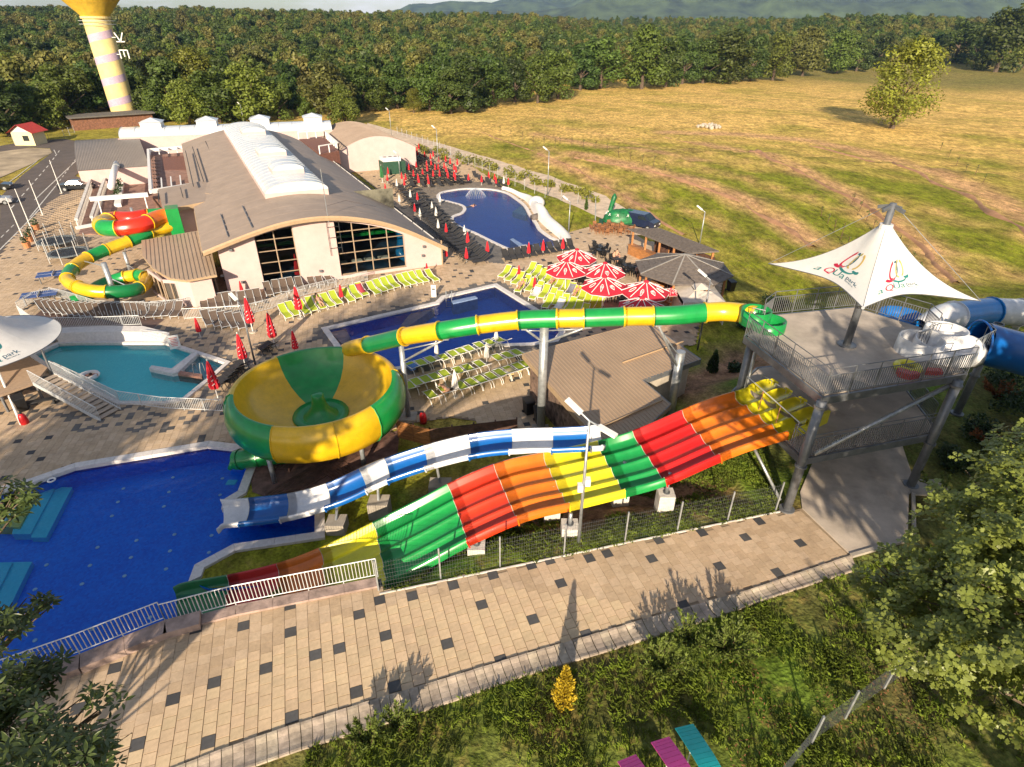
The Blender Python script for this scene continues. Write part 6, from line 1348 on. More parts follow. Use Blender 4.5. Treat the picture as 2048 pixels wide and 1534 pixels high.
for q in range(1, 9): part('shingle_course', MB().bar(bp_[0].lerp(bp_[1], q / 9) + Vector((0, 0, .02)), bp_[3].lerp(bp_[2], q / 9) + Vector((0, 0, .02)), .05, .03), M_SHING, rr)
for t in (.04, .27, .5, .73, .96):
    for a, b in ((bp_[0], bp_[3]), (bp_[1], bp_[2])):
        p = a.lerp(b, t); c_ = bp_[1].lerp(bp_[2], t) if a is bp_[0] else bp_[0].lerp(bp_[3], t); p = p.lerp(c_, .1); part('post', MB().bar((p.x, p.y, ZP), (p.x, p.y, p.z - .1), .2), M_WOOD, BR)
a, b = bp_[0].lerp(bp_[1], .12), bp_[3].lerp(bp_[2], .12); a.z = b.z = ZP + .55; part('counter', MB().bar(a, b, .5, 1.1), M_WOOD, BR); a.z = b.z = ZP + 1.13; part('counter_top', MB().bar(a, b, .75, .06), M_WOOD, BR)
a, b = bp_[1].lerp(bp_[0], .1), bp_[2].lerp(bp_[3], .1); a.z = b.z = ZP + 1.2; part('back_wall', MB().bar(a, b, .1, 2.4), M_DWOOD, BR)
TE = thing('pagoda_tent', 'small off-white pagoda tent standing beside the gazebo', 'tent', at(*Q5(1335, 880)))
tc_ = at(*Q5(1338, 800), ZP + 2.0); tr = 1.75; M_CANV = mat('canvas', (.62, .55, .48), rough=.85, var=.08, scale=3, trans=.1); cq = [Vector((tc_.x + tr * sx, tc_.y + tr * sy, tc_.z)) for sx, sy in ((-1, -1), (1, -1), (1, 1), (-1, 1))]
for k in range(4):
    a, b = cq[k], cq[(k + 1) % 4]; m1 = [p.lerp(Vector((tc_.x, tc_.y, p.z)), .62) + Vector((0, 0, .55)) for p in (a, b)]; ap = Vector((tc_.x, tc_.y, tc_.z + 1.0)); m2 = [p + Vector((0, 0, .12)) for p in m1]
    part('roof_panel', MB().add([a, b, m1[1], m1[0]], [(0, 1, 2, 3)]), M_CANV, TE); part('vent_panel', MB().add([m2[0].lerp(m1[0], .2), m2[1].lerp(m1[1], .2), ap], [(0, 1, 2)]), M_CANV, TE); part('valance', MB().add([a, b, b - Vector((0, 0, .3)), a - Vector((0, 0, .3))], [(3, 2, 1, 0)]), M_CANV, TE)
    part('leg', MB().bar((a.x, a.y, ZP), a, .07), M_WHITE, TE)
    if k != 0: part('side_wall', MB().add([a, b, Vector((b.x, b.y, ZP)), Vector((a.x, a.y, ZP))], [(3, 2, 1, 0)]), M_CANV, TE)
def make_chair(name, mt):
    t = thing(name, 'chair', 'chair', (0, 0, -50)); link('seat', MB().box(-.24, -.24, .42, .24, .24, .46).mesh('seat'), mt, t); link('backrest', MB().add([(-.24, .24, .46), (.24, .24, .46), (.24, .34, .9), (-.24, .34, .9), (-.24, .28, .46), (.24, .28, .46), (.24, .38, .9), (-.24, .38, .9)], [(0, 1, 2, 3), (7, 6, 5, 4), (3, 2, 6, 7), (0, 3, 7, 4), (1, 5, 6, 2)]).mesh('backrest'), mt, t)
    for x in (-.21, .21):
        for y in (-.21, .21): link('leg', MB().bar((x, y, 0), (x, y, .42), .045).mesh('leg'), mt, t)
        link('armrest', MB().bar((x, -.22, .66), (x, .28, .66), .05).bar((x, -.21, .44), (x, -.21, .66), .04).mesh('armrest'), mt, t)
    return t
def make_table(name, mt):
    t = thing(name, 'table', 'table', (0, 0, -50)); link('table_top', MB().box(-.42, -.42, .70, .42, .42, .74).mesh('table_top'), mt, t)
    for x in (-.36, .36):
        for y in (-.36, .36): link('leg', MB().bar((x, y, 0), (x, y, .7), .05).mesh('leg'), mt, t)
    return t
M_WICK = mat('wicker_brown', (.28, .12, .05), rough=.7, var=.2, scale=10); FUR = {}
def furn(kind, mt, spots, labt, group):
    for i, (x, y) in enumerate(spots):
        c = at(x, y); 
        for what, off, rz in (('table', (0, 0), .3),) + tuple(('chair', (cos(a), sin(a)), a - pi / 2) for a in (.3, 1.87, 3.44, 5.0)):
            key = kind + what; loc = (c.x + off[0] * .78, c.y + off[1] * .78, ZP + .05); lab = ('%s %s ' % (kind, what)) + labt
            if key not in FUR:
                FUR[key] = (make_table if what == 'table' else make_chair)(kind.replace(' ', '_') + '_' + what, mt); o = FUR[key]; o.location = loc; o.rotation_euler = (0, 0, rz); o['label'] = lab; o['group'] = group + ', ' + what + 's'
            else: dup(FUR[key], loc, rz + random.uniform(-.15, .15), lab, None, group + ', ' + what + 's')
furn('brown wicker', M_WICK, [Q5(x, y) for x, y in ((560, 315), (600, 335), (670, 305), (700, 335), (770, 330))], 'in the cafe group below the green cover', 'cafe furniture by the green cover')
furn('black', M_BLACK, [Q5(x, y) for x, y in ((215, 650), (400, 715), (575, 510), (780, 630), (700, 850), (690, 580), (560, 480), (830, 655))], 'under the open red cafe parasols', 'cafe furniture under the red parasols')
# green tarpaulin bundle (plain cover) and van behind it
tg = MB(); cg = at(*Q5(735, 268)); rows = []
for j in range(9):
    ph = j / 8 * pi / 2; row = []
    for k in range(25):
        a = 2 * pi * k / 24; rr_ = 1 + .12 * noise.noise(Vector((cos(a) * 2, sin(a) * 2, j * .5))); row.append((cg.x + 2.3 * cos(a) * cos(ph) * rr_, cg.y + 1.3 * sin(a) * cos(ph) * rr_, ZP + .5 + 1.5 * sin(ph) * rr_))
    rows.append(row)
GC = thing('green_cover', 'dark green tarpaulin bundle with an upright folded tail', 'cover', cg); part('cover', tg.grid(rows), mat('green_tarp', (.012, .16, .05), rough=.45, var=.3, scale=1.6, bump=.4, bscale=3), GC, True)
tl_ = at(*Q5(655, 235)); part('tail', MB().tube([tl_ + Vector((0, 0, .2)), tl_ + Vector((-.15, 0, 1.3)), tl_ + Vector((.1, 0, 2.4)), tl_ + Vector((.25, 0, 3.0)), tl_ + Vector((.25, 0, 3.4))], [.5, .3, .3, .34, .1], 8), MATS['green_tarp'], GC, True); part('skirt', MB().prism([cg + Vector(p) for p in ((-3, -1.2, 0), (2.4, -1.4, 0), (2.6, 1.2, 0), (-2.6, 1.2, 0))], ZP + .35, ZP + .45, True), mat('dark_green_tarp', (.01, .07, .03), rough=.6), GC)
sq = MB()
for a0_ in (2.0, 2.6, 3.1, 3.7, 4.3, 4.9, 5.5): p0 = Vector((cg.x + 2.1 * cos(a0_), cg.y + 1.22 * sin(a0_), ZP + 1.25)); sq.bar(p0 + Vector((0, -.06, .1)), p0 + Vector((.25, -.02, .35)), .04); sq.bar(p0 + Vector((.25, -.08, .1)), p0 + Vector((.1, -.02, .4)), .04)
o = part('printed_strokes', sq, M_WHITE, GC); o['kind'] = 'stuff'
def car(name, c, rz, paint, label, L=4.3, Wd=1.75, Hh=1.42, van=False):
    T = thing(name, label, 'van' if van else 'car', c, None, rz); h = Hh; x = L / 2; w = Wd / 2
    side = [(-x, .35), (-x, .82), (-x + .12, .95), (-x * .52, 1.0), (-x * .30, h), (x * .22, h), (x * .50, .98), (x * .93, .86), (x, .66), (x, .35)] if not van else [(-x, .35), (-x, h * .93), (-x + .15, h), (x * .35, h), (x * .72, 1.15), (x * .97, 1.0), (x, .7), (x, .35)]
    def ww(z): return w * (1 - .16 * max(0, (z - .95) / (h - .95)))
    b = MB(); n = len(side); b.add([(p, -ww(z), z) for p, z in side] + [(p, ww(z), z) for p, z in side], [tuple(range(n)), tuple(reversed(range(n, 2 * n)))] + [(i, n + i, n + (i + 1) % n, (i + 1) % n) for i in range(n)]); link('body', b.mesh('body', recalc=True), paint, T)
    gl = M_GLASS
    if not van:
        for s in (-1, 1): link('side_window', MB().add([(-x * .46, s * (ww(1.03) + .006), 1.03), (x * .42, s * (ww(1.03) + .006), 1.03), (x * .20, s * (ww(h - .07) + .006), h - .07), (-x * .28, s * (ww(h - .07) + .006), h - .07)], [(0, 1, 2, 3)]).mesh('side_window'), gl, T)
        link('windscreen', MB().add([(x * .49, -w * .86, 1.01), (x * .49, w * .86, 1.01), (x * .245, w * .78, h - .05), (x * .245, -w * .78, h - .05)], [(0, 1, 2, 3)]).mesh('windscreen'), gl, T); link('rear_window', MB().add([(-x * .515, -w * .84, 1.03), (-x * .515, w * .84, 1.03), (-x * .325, w * .78, h - .05), (-x * .325, -w * .78, h - .05)], [(3, 2, 1, 0)]).mesh('rear_window'), gl, T)
    else:
        link('windscreen', MB().add([(x * .70, -w * .85, 1.2), (x * .70, w * .85, 1.2), (x * .385, w * .8, h - .05), (x * .385, -w * .8, h - .05)], [(0, 1, 2, 3)]).mesh('windscreen'), gl, T)
        for s in (-1, 1): link('side_window', MB().add([(x * .0, s * (ww(1.2) + .006), 1.2), (x * .55, s * (ww(1.2) + .006), 1.2), (x * .34, s * (ww(h - .2) + .006), h - .2), (0, s * (ww(h - .2) + .006), h - .2)], [(0, 1, 2, 3)]).mesh('side_window'), gl, T)
    for px_ in (-x * .62, x * .64):
        for s in (-1, 1):
            wh = link('wheel', MB().tube([(px_, s * (w - .2), .32), (px_, s * (w + .01), .32)], .32, 14).mesh('wheel'), M_BLACK, T); link('rim', MB().tube([(px_, s * (w + .01), .32), (px_, s * (w + .025), .32)], .19, 10).mesh('rim'), M_STEEL, wh)
    for s in (-1, 1): link('headlight', MB().box(x - .06, s * w * .72 - .16, .62, x + .012, s * w * .72 + .16, .76).mesh('headlight'), M_WHITE, T); link('tail_light', MB().box(-x - .012, s * w * .75 - .14, .68, -x + .06, s * w * .75 + .14, .84).mesh('tail_light'), M_RED, T)
    return T
P_NAVY = mat('navy_paint', (.012, .02, .05), rough=.25, var=.05, coat=.6); P_BLK = mat('black_paint', (.01, .012, .016), rough=.2, var=.05, coat=.7)
car('parked_van', at(*Q5(880, 285)), radians(-38), P_NAVY, 'dark blue van parked on the gravel behind the green cover', 4.6, 1.8, 1.8, True)
car('parked_car', at(*Q2(600, 690)), radians(14), P_BLK, 'black saloon car parked beside the entrance kerb', 4.5)
car('parked_car', at(-8, 380), radians(20), P_BLK, 'dark car cut off at the left edge by the gravel lot', 4.4); car('parked_car', at(-12, 410), radians(30), mat('silver_paint', (.4, .4, .42), rough=.3, coat=.5), 'silver car cut off at the left edge beside the road', 4.4)

# ------------------------------------------------------------------ white sculpted slide of the kidney pool
KS = thing('kiddie_slide', 'white sculpted wall and little slide along the kidney pool', 'water slide', at(*Q4(1420, 820)))
kp = smooth_path([at(*Q4(x, y)) for x, y in ((1165, 572), (1230, 590), (1300, 628), (1360, 672), (1400, 740), (1440, 800), (1500, 860), (1560, 910), (1612, 960), (1600, 1005))], 5); rows = []; M_GRP = mat('white_gunite', (.78, .75, .72), rough=.55, var=.04, scale=2)
for i, p in enumerate(kp):
    t = i / (len(kp) - 1); h_ = .45 + .55 * sm(.15, .4, t) + .5 * (sm(.42, .5, t) * (1 - sm(.52, .62, t))) - .4 * sm(.7, 1, t); d = (kp[min(i + 1, len(kp) - 1)] - kp[max(0, i - 1)]).normalized(); n_ = Vector((-d.y, d.x, 0)); wd = .5 + .9 * sm(.2, .5, t) - .3 * sm(.75, 1, t)
    rows.append([p - n_ * .1 + Vector((0, 0, -.4)), p + Vector((0, 0, h_ * .7)), p + n_ * .15 + Vector((0, 0, h_)), p + n_ * wd * .6 + Vector((0, 0, h_ * 1.05)), p + n_ * wd + Vector((0, 0, h_ * .6)), p + n_ * (wd + .15) + Vector((0, 0, -.1))])
part('wall', MB().grid(rows), M_GRP, KS, True)
hc = at(*Q4(1430, 700)); part('hump', MB().sphere((hc.x, hc.y, ZP + .5), (1.15, 1.5, .85), 16, 8), M_GRP, KS, True); hd = at(*Q4(1425, 800)); part('arch_opening', MB().tube([(hd.x - .5, hd.y - .35, ZP + .25), (hd.x + .35, hd.y + .2, ZP + .35)], .42, 14), mat('recess_shade', (.12, .10, .09), rough=.8), KS, True)  # opening is a closed tube, its inner shade put into the dark colour
# water mushroom jets
FO = thing('fountain_spray', 'ring of thin water jets near the top of the kidney pool', 'fountain', at(*Q4(965, 625))); fc = at(*Q4(965, 620)); M_JET = mat('spray', (.7, .78, .85), rough=.2, var=.05, trans=.4)
part('nozzle', MB().tube([fc, fc + Vector((0, 0, 1.0))], .04, 6), M_STEEL, FO); jj = MB()
for k in range(26):
    a = k * 2 * pi / 26; jj.tube([fc + Vector((cos(a) * 1.5 * t, sin(a) * 1.5 * t, 1.0 + .35 * t - 1.45 * t * t)) for t in (0, .25, .5, .75, 1.0)], .016, 4)
o = part('water_jets', jj, M_JET, FO); o['kind'] = 'stuff'
# ------------------------------------------------------------------ coil slide at the left of the building
QC = lambda x, y: (120 + x / 6.669, 390 + y / 6.669)
CS = thing('coil_slide', 'winding green, yellow and red tube slide looping out of the building', 'water slide', at(225, 590))
def coil(L, breaks, mats, r):
    P = smooth_path([at(*QC(x, y), z) for x, y, z in L], 6); X = [v.x for v in smooth_path([Vector((k, 0, 0)) for k in range(len(L))], 6)]; FRc = frames(P); _t = tubeprof(r, 16)
    sections(CS, FRc, X, breaks, mats, lambda i: _t(i), 'tube_section', True, False)
    for b in breaks: i = brk(X, b); p, t, s = FRc[i]; part('joint_flange', MB().tube([p - t * .04, p + t * .04], r + .07, 16), G_YEL, CS)
    return P
c1 = coil([(1540, 260, 1.9), (1340, 300, 1.8), (1080, 400, 1.7), (820, 440, 1.6), (620, 440, 1.5), (545, 400, 1.4), (600, 360, 1.3), (740, 320, 1.2), (960, 320, 1.2), (1150, 290, 1.2), (1400, 270, 1.2)], [1.6, 3, 4.2, 6.3, 7, 9], [G_ORG, G_RED, G_GRN, G_YEL, G_ORG, G_RED, G_GRN], .78)
c2 = coil([(1540, 400, .9), (1420, 440, .8), (1260, 480, .75), (1110, 545, .65), (950, 610, .5), (700, 700, .3), (450, 800, .1), (240, 920, -.1), (120, 1050, -.3), (110, 1150, -.4), (220, 1220, -.5), (380, 1270, -.6), (550, 1290, -.75), (780, 1290, -.9), (1000, 1260, -1.05), (1130, 1190, -1.2), (1160, 1110, -1.3), (1060, 1070, -1.4), (900, 1090, -1.6), (720, 1140, -1.8), (520, 1220, -2.0), (300, 1370, -2.15), (170, 1430, -2.3)], [2.4, 4, 5.3, 6.3, 7.4, 8.6, 10, 12.2, 14.2, 16, 17, 18], [G_YEL, G_GRN, G_YEL, G_GRN, G_YEL, G_GRN, G_YEL, G_YEL, G_DGRN, G_YEL, G_GRN, G_YEL, G_GRN], .55)
for (bx, by), (tx, ty), r in (((790, 1490), (610, 900), .22), ((960, 1080), (840, 760), .16), ((1020, 330), (970, 165), .14)):
    b = at(*QC(bx, by)) if by > 1000 else at(*QC(bx + 60, by + 260)); zt = zat(*QC(tx, ty), b); part('support_post', MB().tube([b, (b.x, b.y, zt)], r, 12), M_STEEL, CS, True)
    if by > 1000: part('strut', MB().tube([(b.x, b.y, zt - .3), c2[40 if bx < 900 else 26]], .05, 6), M_STEEL, CS); part('strut', MB().tube([(b.x, b.y, zt - 1.3), c2[84 if bx < 900 else 100]], .05, 6), M_STEEL, CS)
e = at(*QC(1530, 330), 1.4); part('wall_shroud', MB().obox(e, fd, fn, (0, 0, 1), .6, .9, 1.3), G_GRN, CS)

# ------------------------------------------------------------------ railings
def R_px(L, z=ZP, dz=.06): return [at(x, y, z) + Vector((0, 0, dz)) for x, y in L]
railing([at(-60, 1389, .3) + Vector((0, 0, .03)), at(0, 1365, .3) + Vector((0, 0, .03)), at(160, 1308, .3) + Vector((0, 0, .03)), at(330, 1240, .3) + Vector((0, 0, .03))], .92, 'white railing on the stone wall along the big pool', 'railing', 1.35, .13, M_RAIL)
railing([at(330, 1240, .3) + Vector((0, 0, -.16)), at(470, 1203, .3) + Vector((0, 0, -.16)), at(755, 1147, .3) + Vector((0, 0, -.16))], .98, 'white railing beside the lower end of the rainbow slide', 'railing', 1.35, .13, M_RAIL)
railing(R_px([(110, 747), (178, 778), (242, 809), (330, 822), (452, 828)], ZP, .15), .9, 'white railing along the near edge of the teal pool', 'railing', 1.5, .12, M_RAIL)
railing(R_px([(113, 669), (165, 668), (215, 667), (288, 664)], ZP, .6), .85, 'white railing above the white back wall of the teal pool', 'railing', 1.5, .13, M_RAIL)
railing(R_px([(288, 682), (342, 688)]), .9, 'short white railing beside the notice board at the teal pool', 'railing', 1.4, .12, M_RAIL)
railing(R_px([(105, 595), (140, 603), (200, 622), (321, 626), (398, 612)]), .9, 'white railing along the back of the curved lounger row', 'railing', 1.6, .13, M_RAIL)
railing(R_px([(42, 632), (66, 650), (112, 672)]), .9, 'white railing at the left ramp beside the teal pool', 'railing', 1.4, .13, M_RAIL)
railing(R_px([(40, 625), (70, 605), (105, 597)]), .9, 'white railing at the left end of the lounger row', 'railing', 1.4, .13, M_RAIL)
railing(R_px([(370, 640), (486, 634), (545, 619), (608, 593), (736, 562)]), .95, 'long white railing in front of the hall terrace', 'railing', 1.7, .13, M_RAIL)
railing(R_px([(0, 690), (30, 700), (60, 720)], ZP, 1.2), .9, 'white railing on the raised walkway under the left sail', 'railing', 1.3, .13, M_RAIL)
# white back wall of the teal pool
BWp = thing('pool_back_wall', 'white sloping wall behind the teal pool', 'wall', at(210, 680)); wp = [at(x, y) for x, y in ((118, 688), (155, 686), (215, 684), (330, 686), (344, 690))]; wq = [at(x, y, ZP) for x, y in ((116, 672), (160, 670), (216, 668), (290, 668), (344, 682))]
part('wall', MB().grid([[p + Vector((0, 0, .1)) for p in wp], [p.lerp(q, .3) + Vector((0, 0, .7)) for p, q in zip(wp, wq)], [q + Vector((0, 0, .72)) for q in wq], [q + Vector((0, 0, -.1)) for q in wq]]), M_COPE, BWp)
tp_ = thing('lounger_terrace', 'brown boarded platform under the curved lounger row', 'platform', at(230, 650)); part('platform', MB().prism(polyw([(60, 640), (95, 612), (150, 617), (250, 630), (330, 640), (300, 662), (215, 664), (120, 668)]), ZP - .1, ZP + .05), mat('brown_boards', (.17, .105, .085), rough=.8, var=.2, scale=3, stretch=(1, 8, 1)), tp_)
nb = thing('notice_board', 'white notice board with printed lines beside the teal pool', 'sign', at(352, 696)); q = at(352, 697); part('panel', MB().obox(q + Vector((0, 0, .55)), fd, (fd.y, -fd.x, 0), (0, 0, 1), .38, .02, .55), M_WHITE, nb)
for k in range(6): part('printed_line', MB().obox(q + Vector((fd.y * .025, -fd.x * .025, .9 - .13 * k)), fd, (fd.y, -fd.x, 0), (0, 0, 1), .28 - .04 * (k % 3), .004, .02), M_RED, nb)
nb = thing('notice_board', 'narrow white notice board by the rectangular pool corner', 'sign', at(866, 595)); q = at(868, 595); part('panel', MB().obox(q + Vector((0, 0, .6)), (1, 0, 0), (0, 1, 0), (0, 0, 1), .22, .02, .6), M_WHITE, nb); part('printed_line', MB().obox(q + Vector((0, -.025, .8)), (1, 0, 0), (0, 1, 0), (0, 0, 1), .15, .004, .1), M_DSTEEL, nb)
for (x, y), lab in (((898, 600), 'steel pool ladder at the notched corner of the rectangular pool'), ((398, 748), 'steel pool handrail at the shallow corner of the teal pool')):
    q = at(x, y); T2 = thing('pool_ladder', lab, 'pool ladder', q)
    for s in (-.25, .25): part('rail', MB().tube([q + Vector((s, .4, .05)), q + Vector((s, .35, .7)), q + Vector((s, 0, .85)), q + Vector((s, -.15, .4)), q + Vector((s, -.15, -.6))], .025, 6), M_STEEL, T2)
    for k in range(3): part('rung', MB().bar(q + Vector((-.25, -.15, -.1 - k * .22)), q + Vector((.25, -.15, -.1 - k * .22)), .04), M_STEEL, T2)

# ------------------------------------------------------------------ left sail, raised walkway and steps
LS = thing('left_sail', 'white domed sail with emblem cut off at the left edge', 'shade sail', at(-60, 800))
LC = at(-48, 690, .2); LR = (at(94, 692, .2) - LC).length
def cone_s(A, B, u, v, **k):
    a = -2.2 + 2.0 * u; r = .25 + (LR - .25) * v; return Vector((LC.x + r * cos(a), LC.y + r * sin(a), .2 + 3.4 * (1 - v) ** 1.9))
for k in range(8):
    a0 = k * pi / 4; rows = [[Vector((LC.x + r * cos(a0 + pi / 4 * u / 8), LC.y + r * sin(a0 + pi / 4 * u / 8), .2 + 3.4 * (1 - v) ** 1.9)) for u in range(9)] for v, r in [(q / 12, .25 + (LR - .25) * q / 12) for q in range(13)]]
    part('canopy_panel', MB().grid(rows), M_SAIL, LS, True); part('hem_cable', MB().tube(rows[-1], .03, 5), M_DSTEEL, LS)
logo_on(None, None, .52, .98, .30, .88, LS, sail=cone_s)
part('leg', MB().tube([at(43, 851), at(-2, 745, ZP + 1.8)], .07, 8), M_WHITE, LS)
lg = LC + Vector((LR * cos(-.12), LR * sin(-.12), 0)); part('leg', MB().tube([Vector((lg.x, lg.y, ZP)), lg], .07, 8), M_DSTEEL, LS); part('mast', MB().tube([(LC.x, LC.y, ZP), (LC.x, LC.y, 3.7)], .12, 8), M_WHITE, LS)
wkp = [at(x, y, ZP + 1.3) for x, y in ((-150, 735), (0, 728), (60, 715), (95, 735), (70, 765), (0, 790), (-150, 830))]
RWk = thing('raised_walkway', 'raised boarded walkway under the left sail', 'walkway', at(20, 800)); part('deck', MB().prism(wkp, ZP + 1.15, ZP + 1.3, True), mat('pale_boards', (.40, .28, .19), rough=.8, var=.15, scale=3, stretch=(1, 8, 1)), RWk)
for p in wkp: part('post', MB().bar((p.x, p.y, ZP), (p.x, p.y, ZP + 1.16), .12), M_DSTEEL, RWk)
stairs('pool_steps', at(223, 832) + Vector((0, 0, .05)), at(88, 758, ZP + 1.3), 1.35, 'shallow metal steps with white rails beside the teal pool', M_RAIL, mat('pale_tread', (.45, .36, .28), rough=.8), 13)
def wbin(c, label, rz=0):
    T = thing('wheelie_bin', label, 'bin', c, None, rz); b = MB(); b.add([(-.24, -.26, .1), (.24, -.26, .1), (.24, .26, .1), (-.24, .26, .1), (-.3, -.34, 1.0), (.3, -.34, 1.0), (.3, .34, 1.0), (-.3, .34, 1.0)], [(0, 1, 5, 4), (1, 2, 6, 5), (2, 3, 7, 6), (3, 0, 4, 7), (3, 2, 1, 0)]); link('body', b.mesh('body'), M_BLACK, T)
    link('lid', MB().add([(-.33, -.38, 1.0), (.33, -.38, 1.0), (.33, .38, 1.08), (-.33, .38, 1.08), (-.31, -.36, 1.05), (.31, -.36, 1.05), (.31, .34, 1.14), (-.31, .34, 1.14)], [(4, 5, 6, 7), (0, 1, 5, 4), (1, 2, 6, 5), (2, 3, 7, 6), (3, 0, 4, 7)]).mesh('lid'), M_BLACK, T)
    for s in (-1, 1): link('wheel', MB().tube([(s * .24, .3, .1), (s * .3, .3, .1)], .1, 8).mesh('wheel'), M_DARK, T)
    return T
wbin(at(1057, 828), 'black wheelie bin left of the tall slide post', .4); wbin(at(1078, 846), 'black wheelie bin behind the foot of the tall slide post', .2); wbin(at(48, 822), 'black wheelie bin under the raised walkway', .8); wbin(at(1460, 583), 'black wheelie bin right of the gazebo', .3)
for (x, y), lab in (((51, 848), 'red pillar hydrant standing by the sail leg'), ((847, 845), 'red bin at the foot of the slim slide post')):
    c = at(x, y); T2 = thing('red_hydrant', lab, 'hydrant', c); part('body', MB().lathe([(.0, 0), (.22, 0), (.24, .3), (.2, .6), (.12, .75), (0, .8)], c, 12), M_RED, T2, True); part('cap', MB().lathe([(.0, .86), (.08, .84), (.09, .76)], c, 8), M_DARK, T2)
t_ = thing('low_bench', 'dark low bench beside the wheelie bin under the walkway', 'bench', at(85, 812)); c = at(85, 812); part('seat', MB().obox(c + Vector((0, 0, .42)), fd, fn, (0, 0, 1), .85, .2, .03), M_DARK, t_)
for s in (-.7, .7): part('leg', MB().obox(c + fd * s + Vector((0, 0, .2)), fd, fn, (0, 0, 1), .04, .18, .2), M_DARK, t_)
# plank fence between deck and chute
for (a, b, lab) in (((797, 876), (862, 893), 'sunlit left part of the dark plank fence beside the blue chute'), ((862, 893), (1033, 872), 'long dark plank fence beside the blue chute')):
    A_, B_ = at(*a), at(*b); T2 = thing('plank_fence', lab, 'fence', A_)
    for k in range(9): part('plank', MB().bar(A_ + Vector((0, 0, .1 + k * .135)), B_ + Vector((0, 0, .1 + k * .135)), .03, .12), M_WOOD if a[0] == 797 else M_DWOOD, T2)  # sunlight on the left part is put into its lighter wood colour
    for p in resample([A_, B_], 1.4): part('post', MB().bar(p + Vector((0, .04, 0)), p + Vector((0, .04, 1.32)), .09), M_DWOOD, T2)

# ------------------------------------------------------------------ wire fence on the walkway edge, lamp posts
def wirefence(base, h, label, post=2.5, lean=None, mesh=(.10, .20), mt=M_DSTEEL, wire=.004):
    T = thing('wire_fence', label, 'fence', base[0]); up = Vector((0, 0, 1))
    for p in resample(base, post): part('post', MB().bar(p - up * .1, p + up * (h + .08), .06), M_STEEL, T); 
    w = MB(); P = resample(base, mesh[0])
    for p in P: w.bar(p + up * .05, p + up * h, wire)
    k = .05
    while k <= h + .01:
        for a, b in zip(base[:-1], base[1:]): w.bar(a + up * k, b + up * k, wire * 1.2)
        k += mesh[1]
    o = part('wire_mesh', w, mt, T); o['kind'] = 'stuff'; return T
wirefence([at(x, y, 0) + Vector((0, .06, 0)) for x, y in ((757, 1184), (1000, 1135), (1250, 1084), (1552, 1022))], 1.55, 'galvanised wire mesh fence between the walkway and the slide lawn')
wirefence([at(1530, 1600, 0), at(1622, 1487, 0), at(1690, 1436, 0), at(1768, 1376, 0), at(1900, 1290, 0)], 1.35, 'sagging wire mesh fence at the lower right of the lawn', 2.0, None, (.10, .10), wire=.003)
def lamp(b, top, label, arms=1, name='lamp_post', mt=None):
    zt = zat(top[0], top[1], b); T = thing(name, label, 'lamp post', b); mt = mt or M_STEEL; part('pole', MB().tube([b, (b.x, b.y, zt)], [.075, .05], 8), mt, T, True)
    for k in range(arms):
        d = Vector((-.5, .35, .35)) if k == 0 else Vector((.55, -.45, -.1)); part('arm', MB().tube([(b.x, b.y, zt), Vector((b.x, b.y, zt)) + d * .6], .035, 6), mt, T); h_ = part('lamp_head', MB().obox(Vector((b.x, b.y, zt)) + d * 1.1, d.normalized(), d.cross(Vector((0, 0, 1))).normalized(), d.normalized().cross(d.cross(Vector((0, 0, 1))).normalized()), .38, .12, .05), M_WHITE, T)
    return T, zt
b = at(1157, 1086, hz(*at(1157, 1086, -.2).xy)); T2, zt = lamp(b, (1184, 842), 'tall lamp post with two heads in front of the rainbow slide', 2); 
for q in (-.14, .14): part('camera_box', MB().obox((b.x + q, b.y - .05, 3.0 if q < 0 else 3.3), (1, 0, 0), (0, 1, 0), (0, 0, 1), .1, .12, .16), M_WHITE, T2)
for (bx, by), (tx, ty), lab in (((1399, 489), (1408, 424), 'lamp post behind the bar hut roof'), ((1137, 466), (1141, 404), 'lamp post on the grass corner beside the kidney pool slide'), ((1095, 391), (1092, 303), 'lamp post on the path edge above the kidney pool'), ((877, 336), (877, 259), 'lamp post at the path beside the far parasols'), ((783, 272), (780, 222), 'furthest lamp post at the start of the gravel path'), ((511, 730), (483, 608), 'thin dark lamp post among the tall closed parasols'), ((1395, 700), (1420, 560), 'thin lamp post beside the pagoda tent'), ((489, 250), (482, 210), 'lamp post behind the rear wing'), ((800, 350), (796, 310), 'slim lamp post among the far parasols')):
    lamp(at(bx, by), (tx, ty), lab, 1, mt=M_DSTEEL if bx in (511, 1395) else M_STEEL)
for (bx, by), (tx, ty), lab in (((124, 387), (100, 320), 'flagpole nearest the black saloon car'), ((86, 431), (61, 360), 'second flagpole from the black saloon car'), ((62, 456), (32, 377), 'third flagpole from the black saloon car'), ((48, 480), (13, 394), 'flagpole beside the orange planters, nearest the camera')):
    p = at(bx, by); zt = zat(tx, ty, p); T2 = thing('flagpole', lab, 'flagpole', p); part('pole', MB().tube([p, (p.x, p.y, zt)], [.06, .035], 8), M_WHITE, T2); part('base', MB().box(p.x - .2, p.y - .2, ZP, p.x + .2, p.y + .2, ZP + .12), M_CONC, T2)

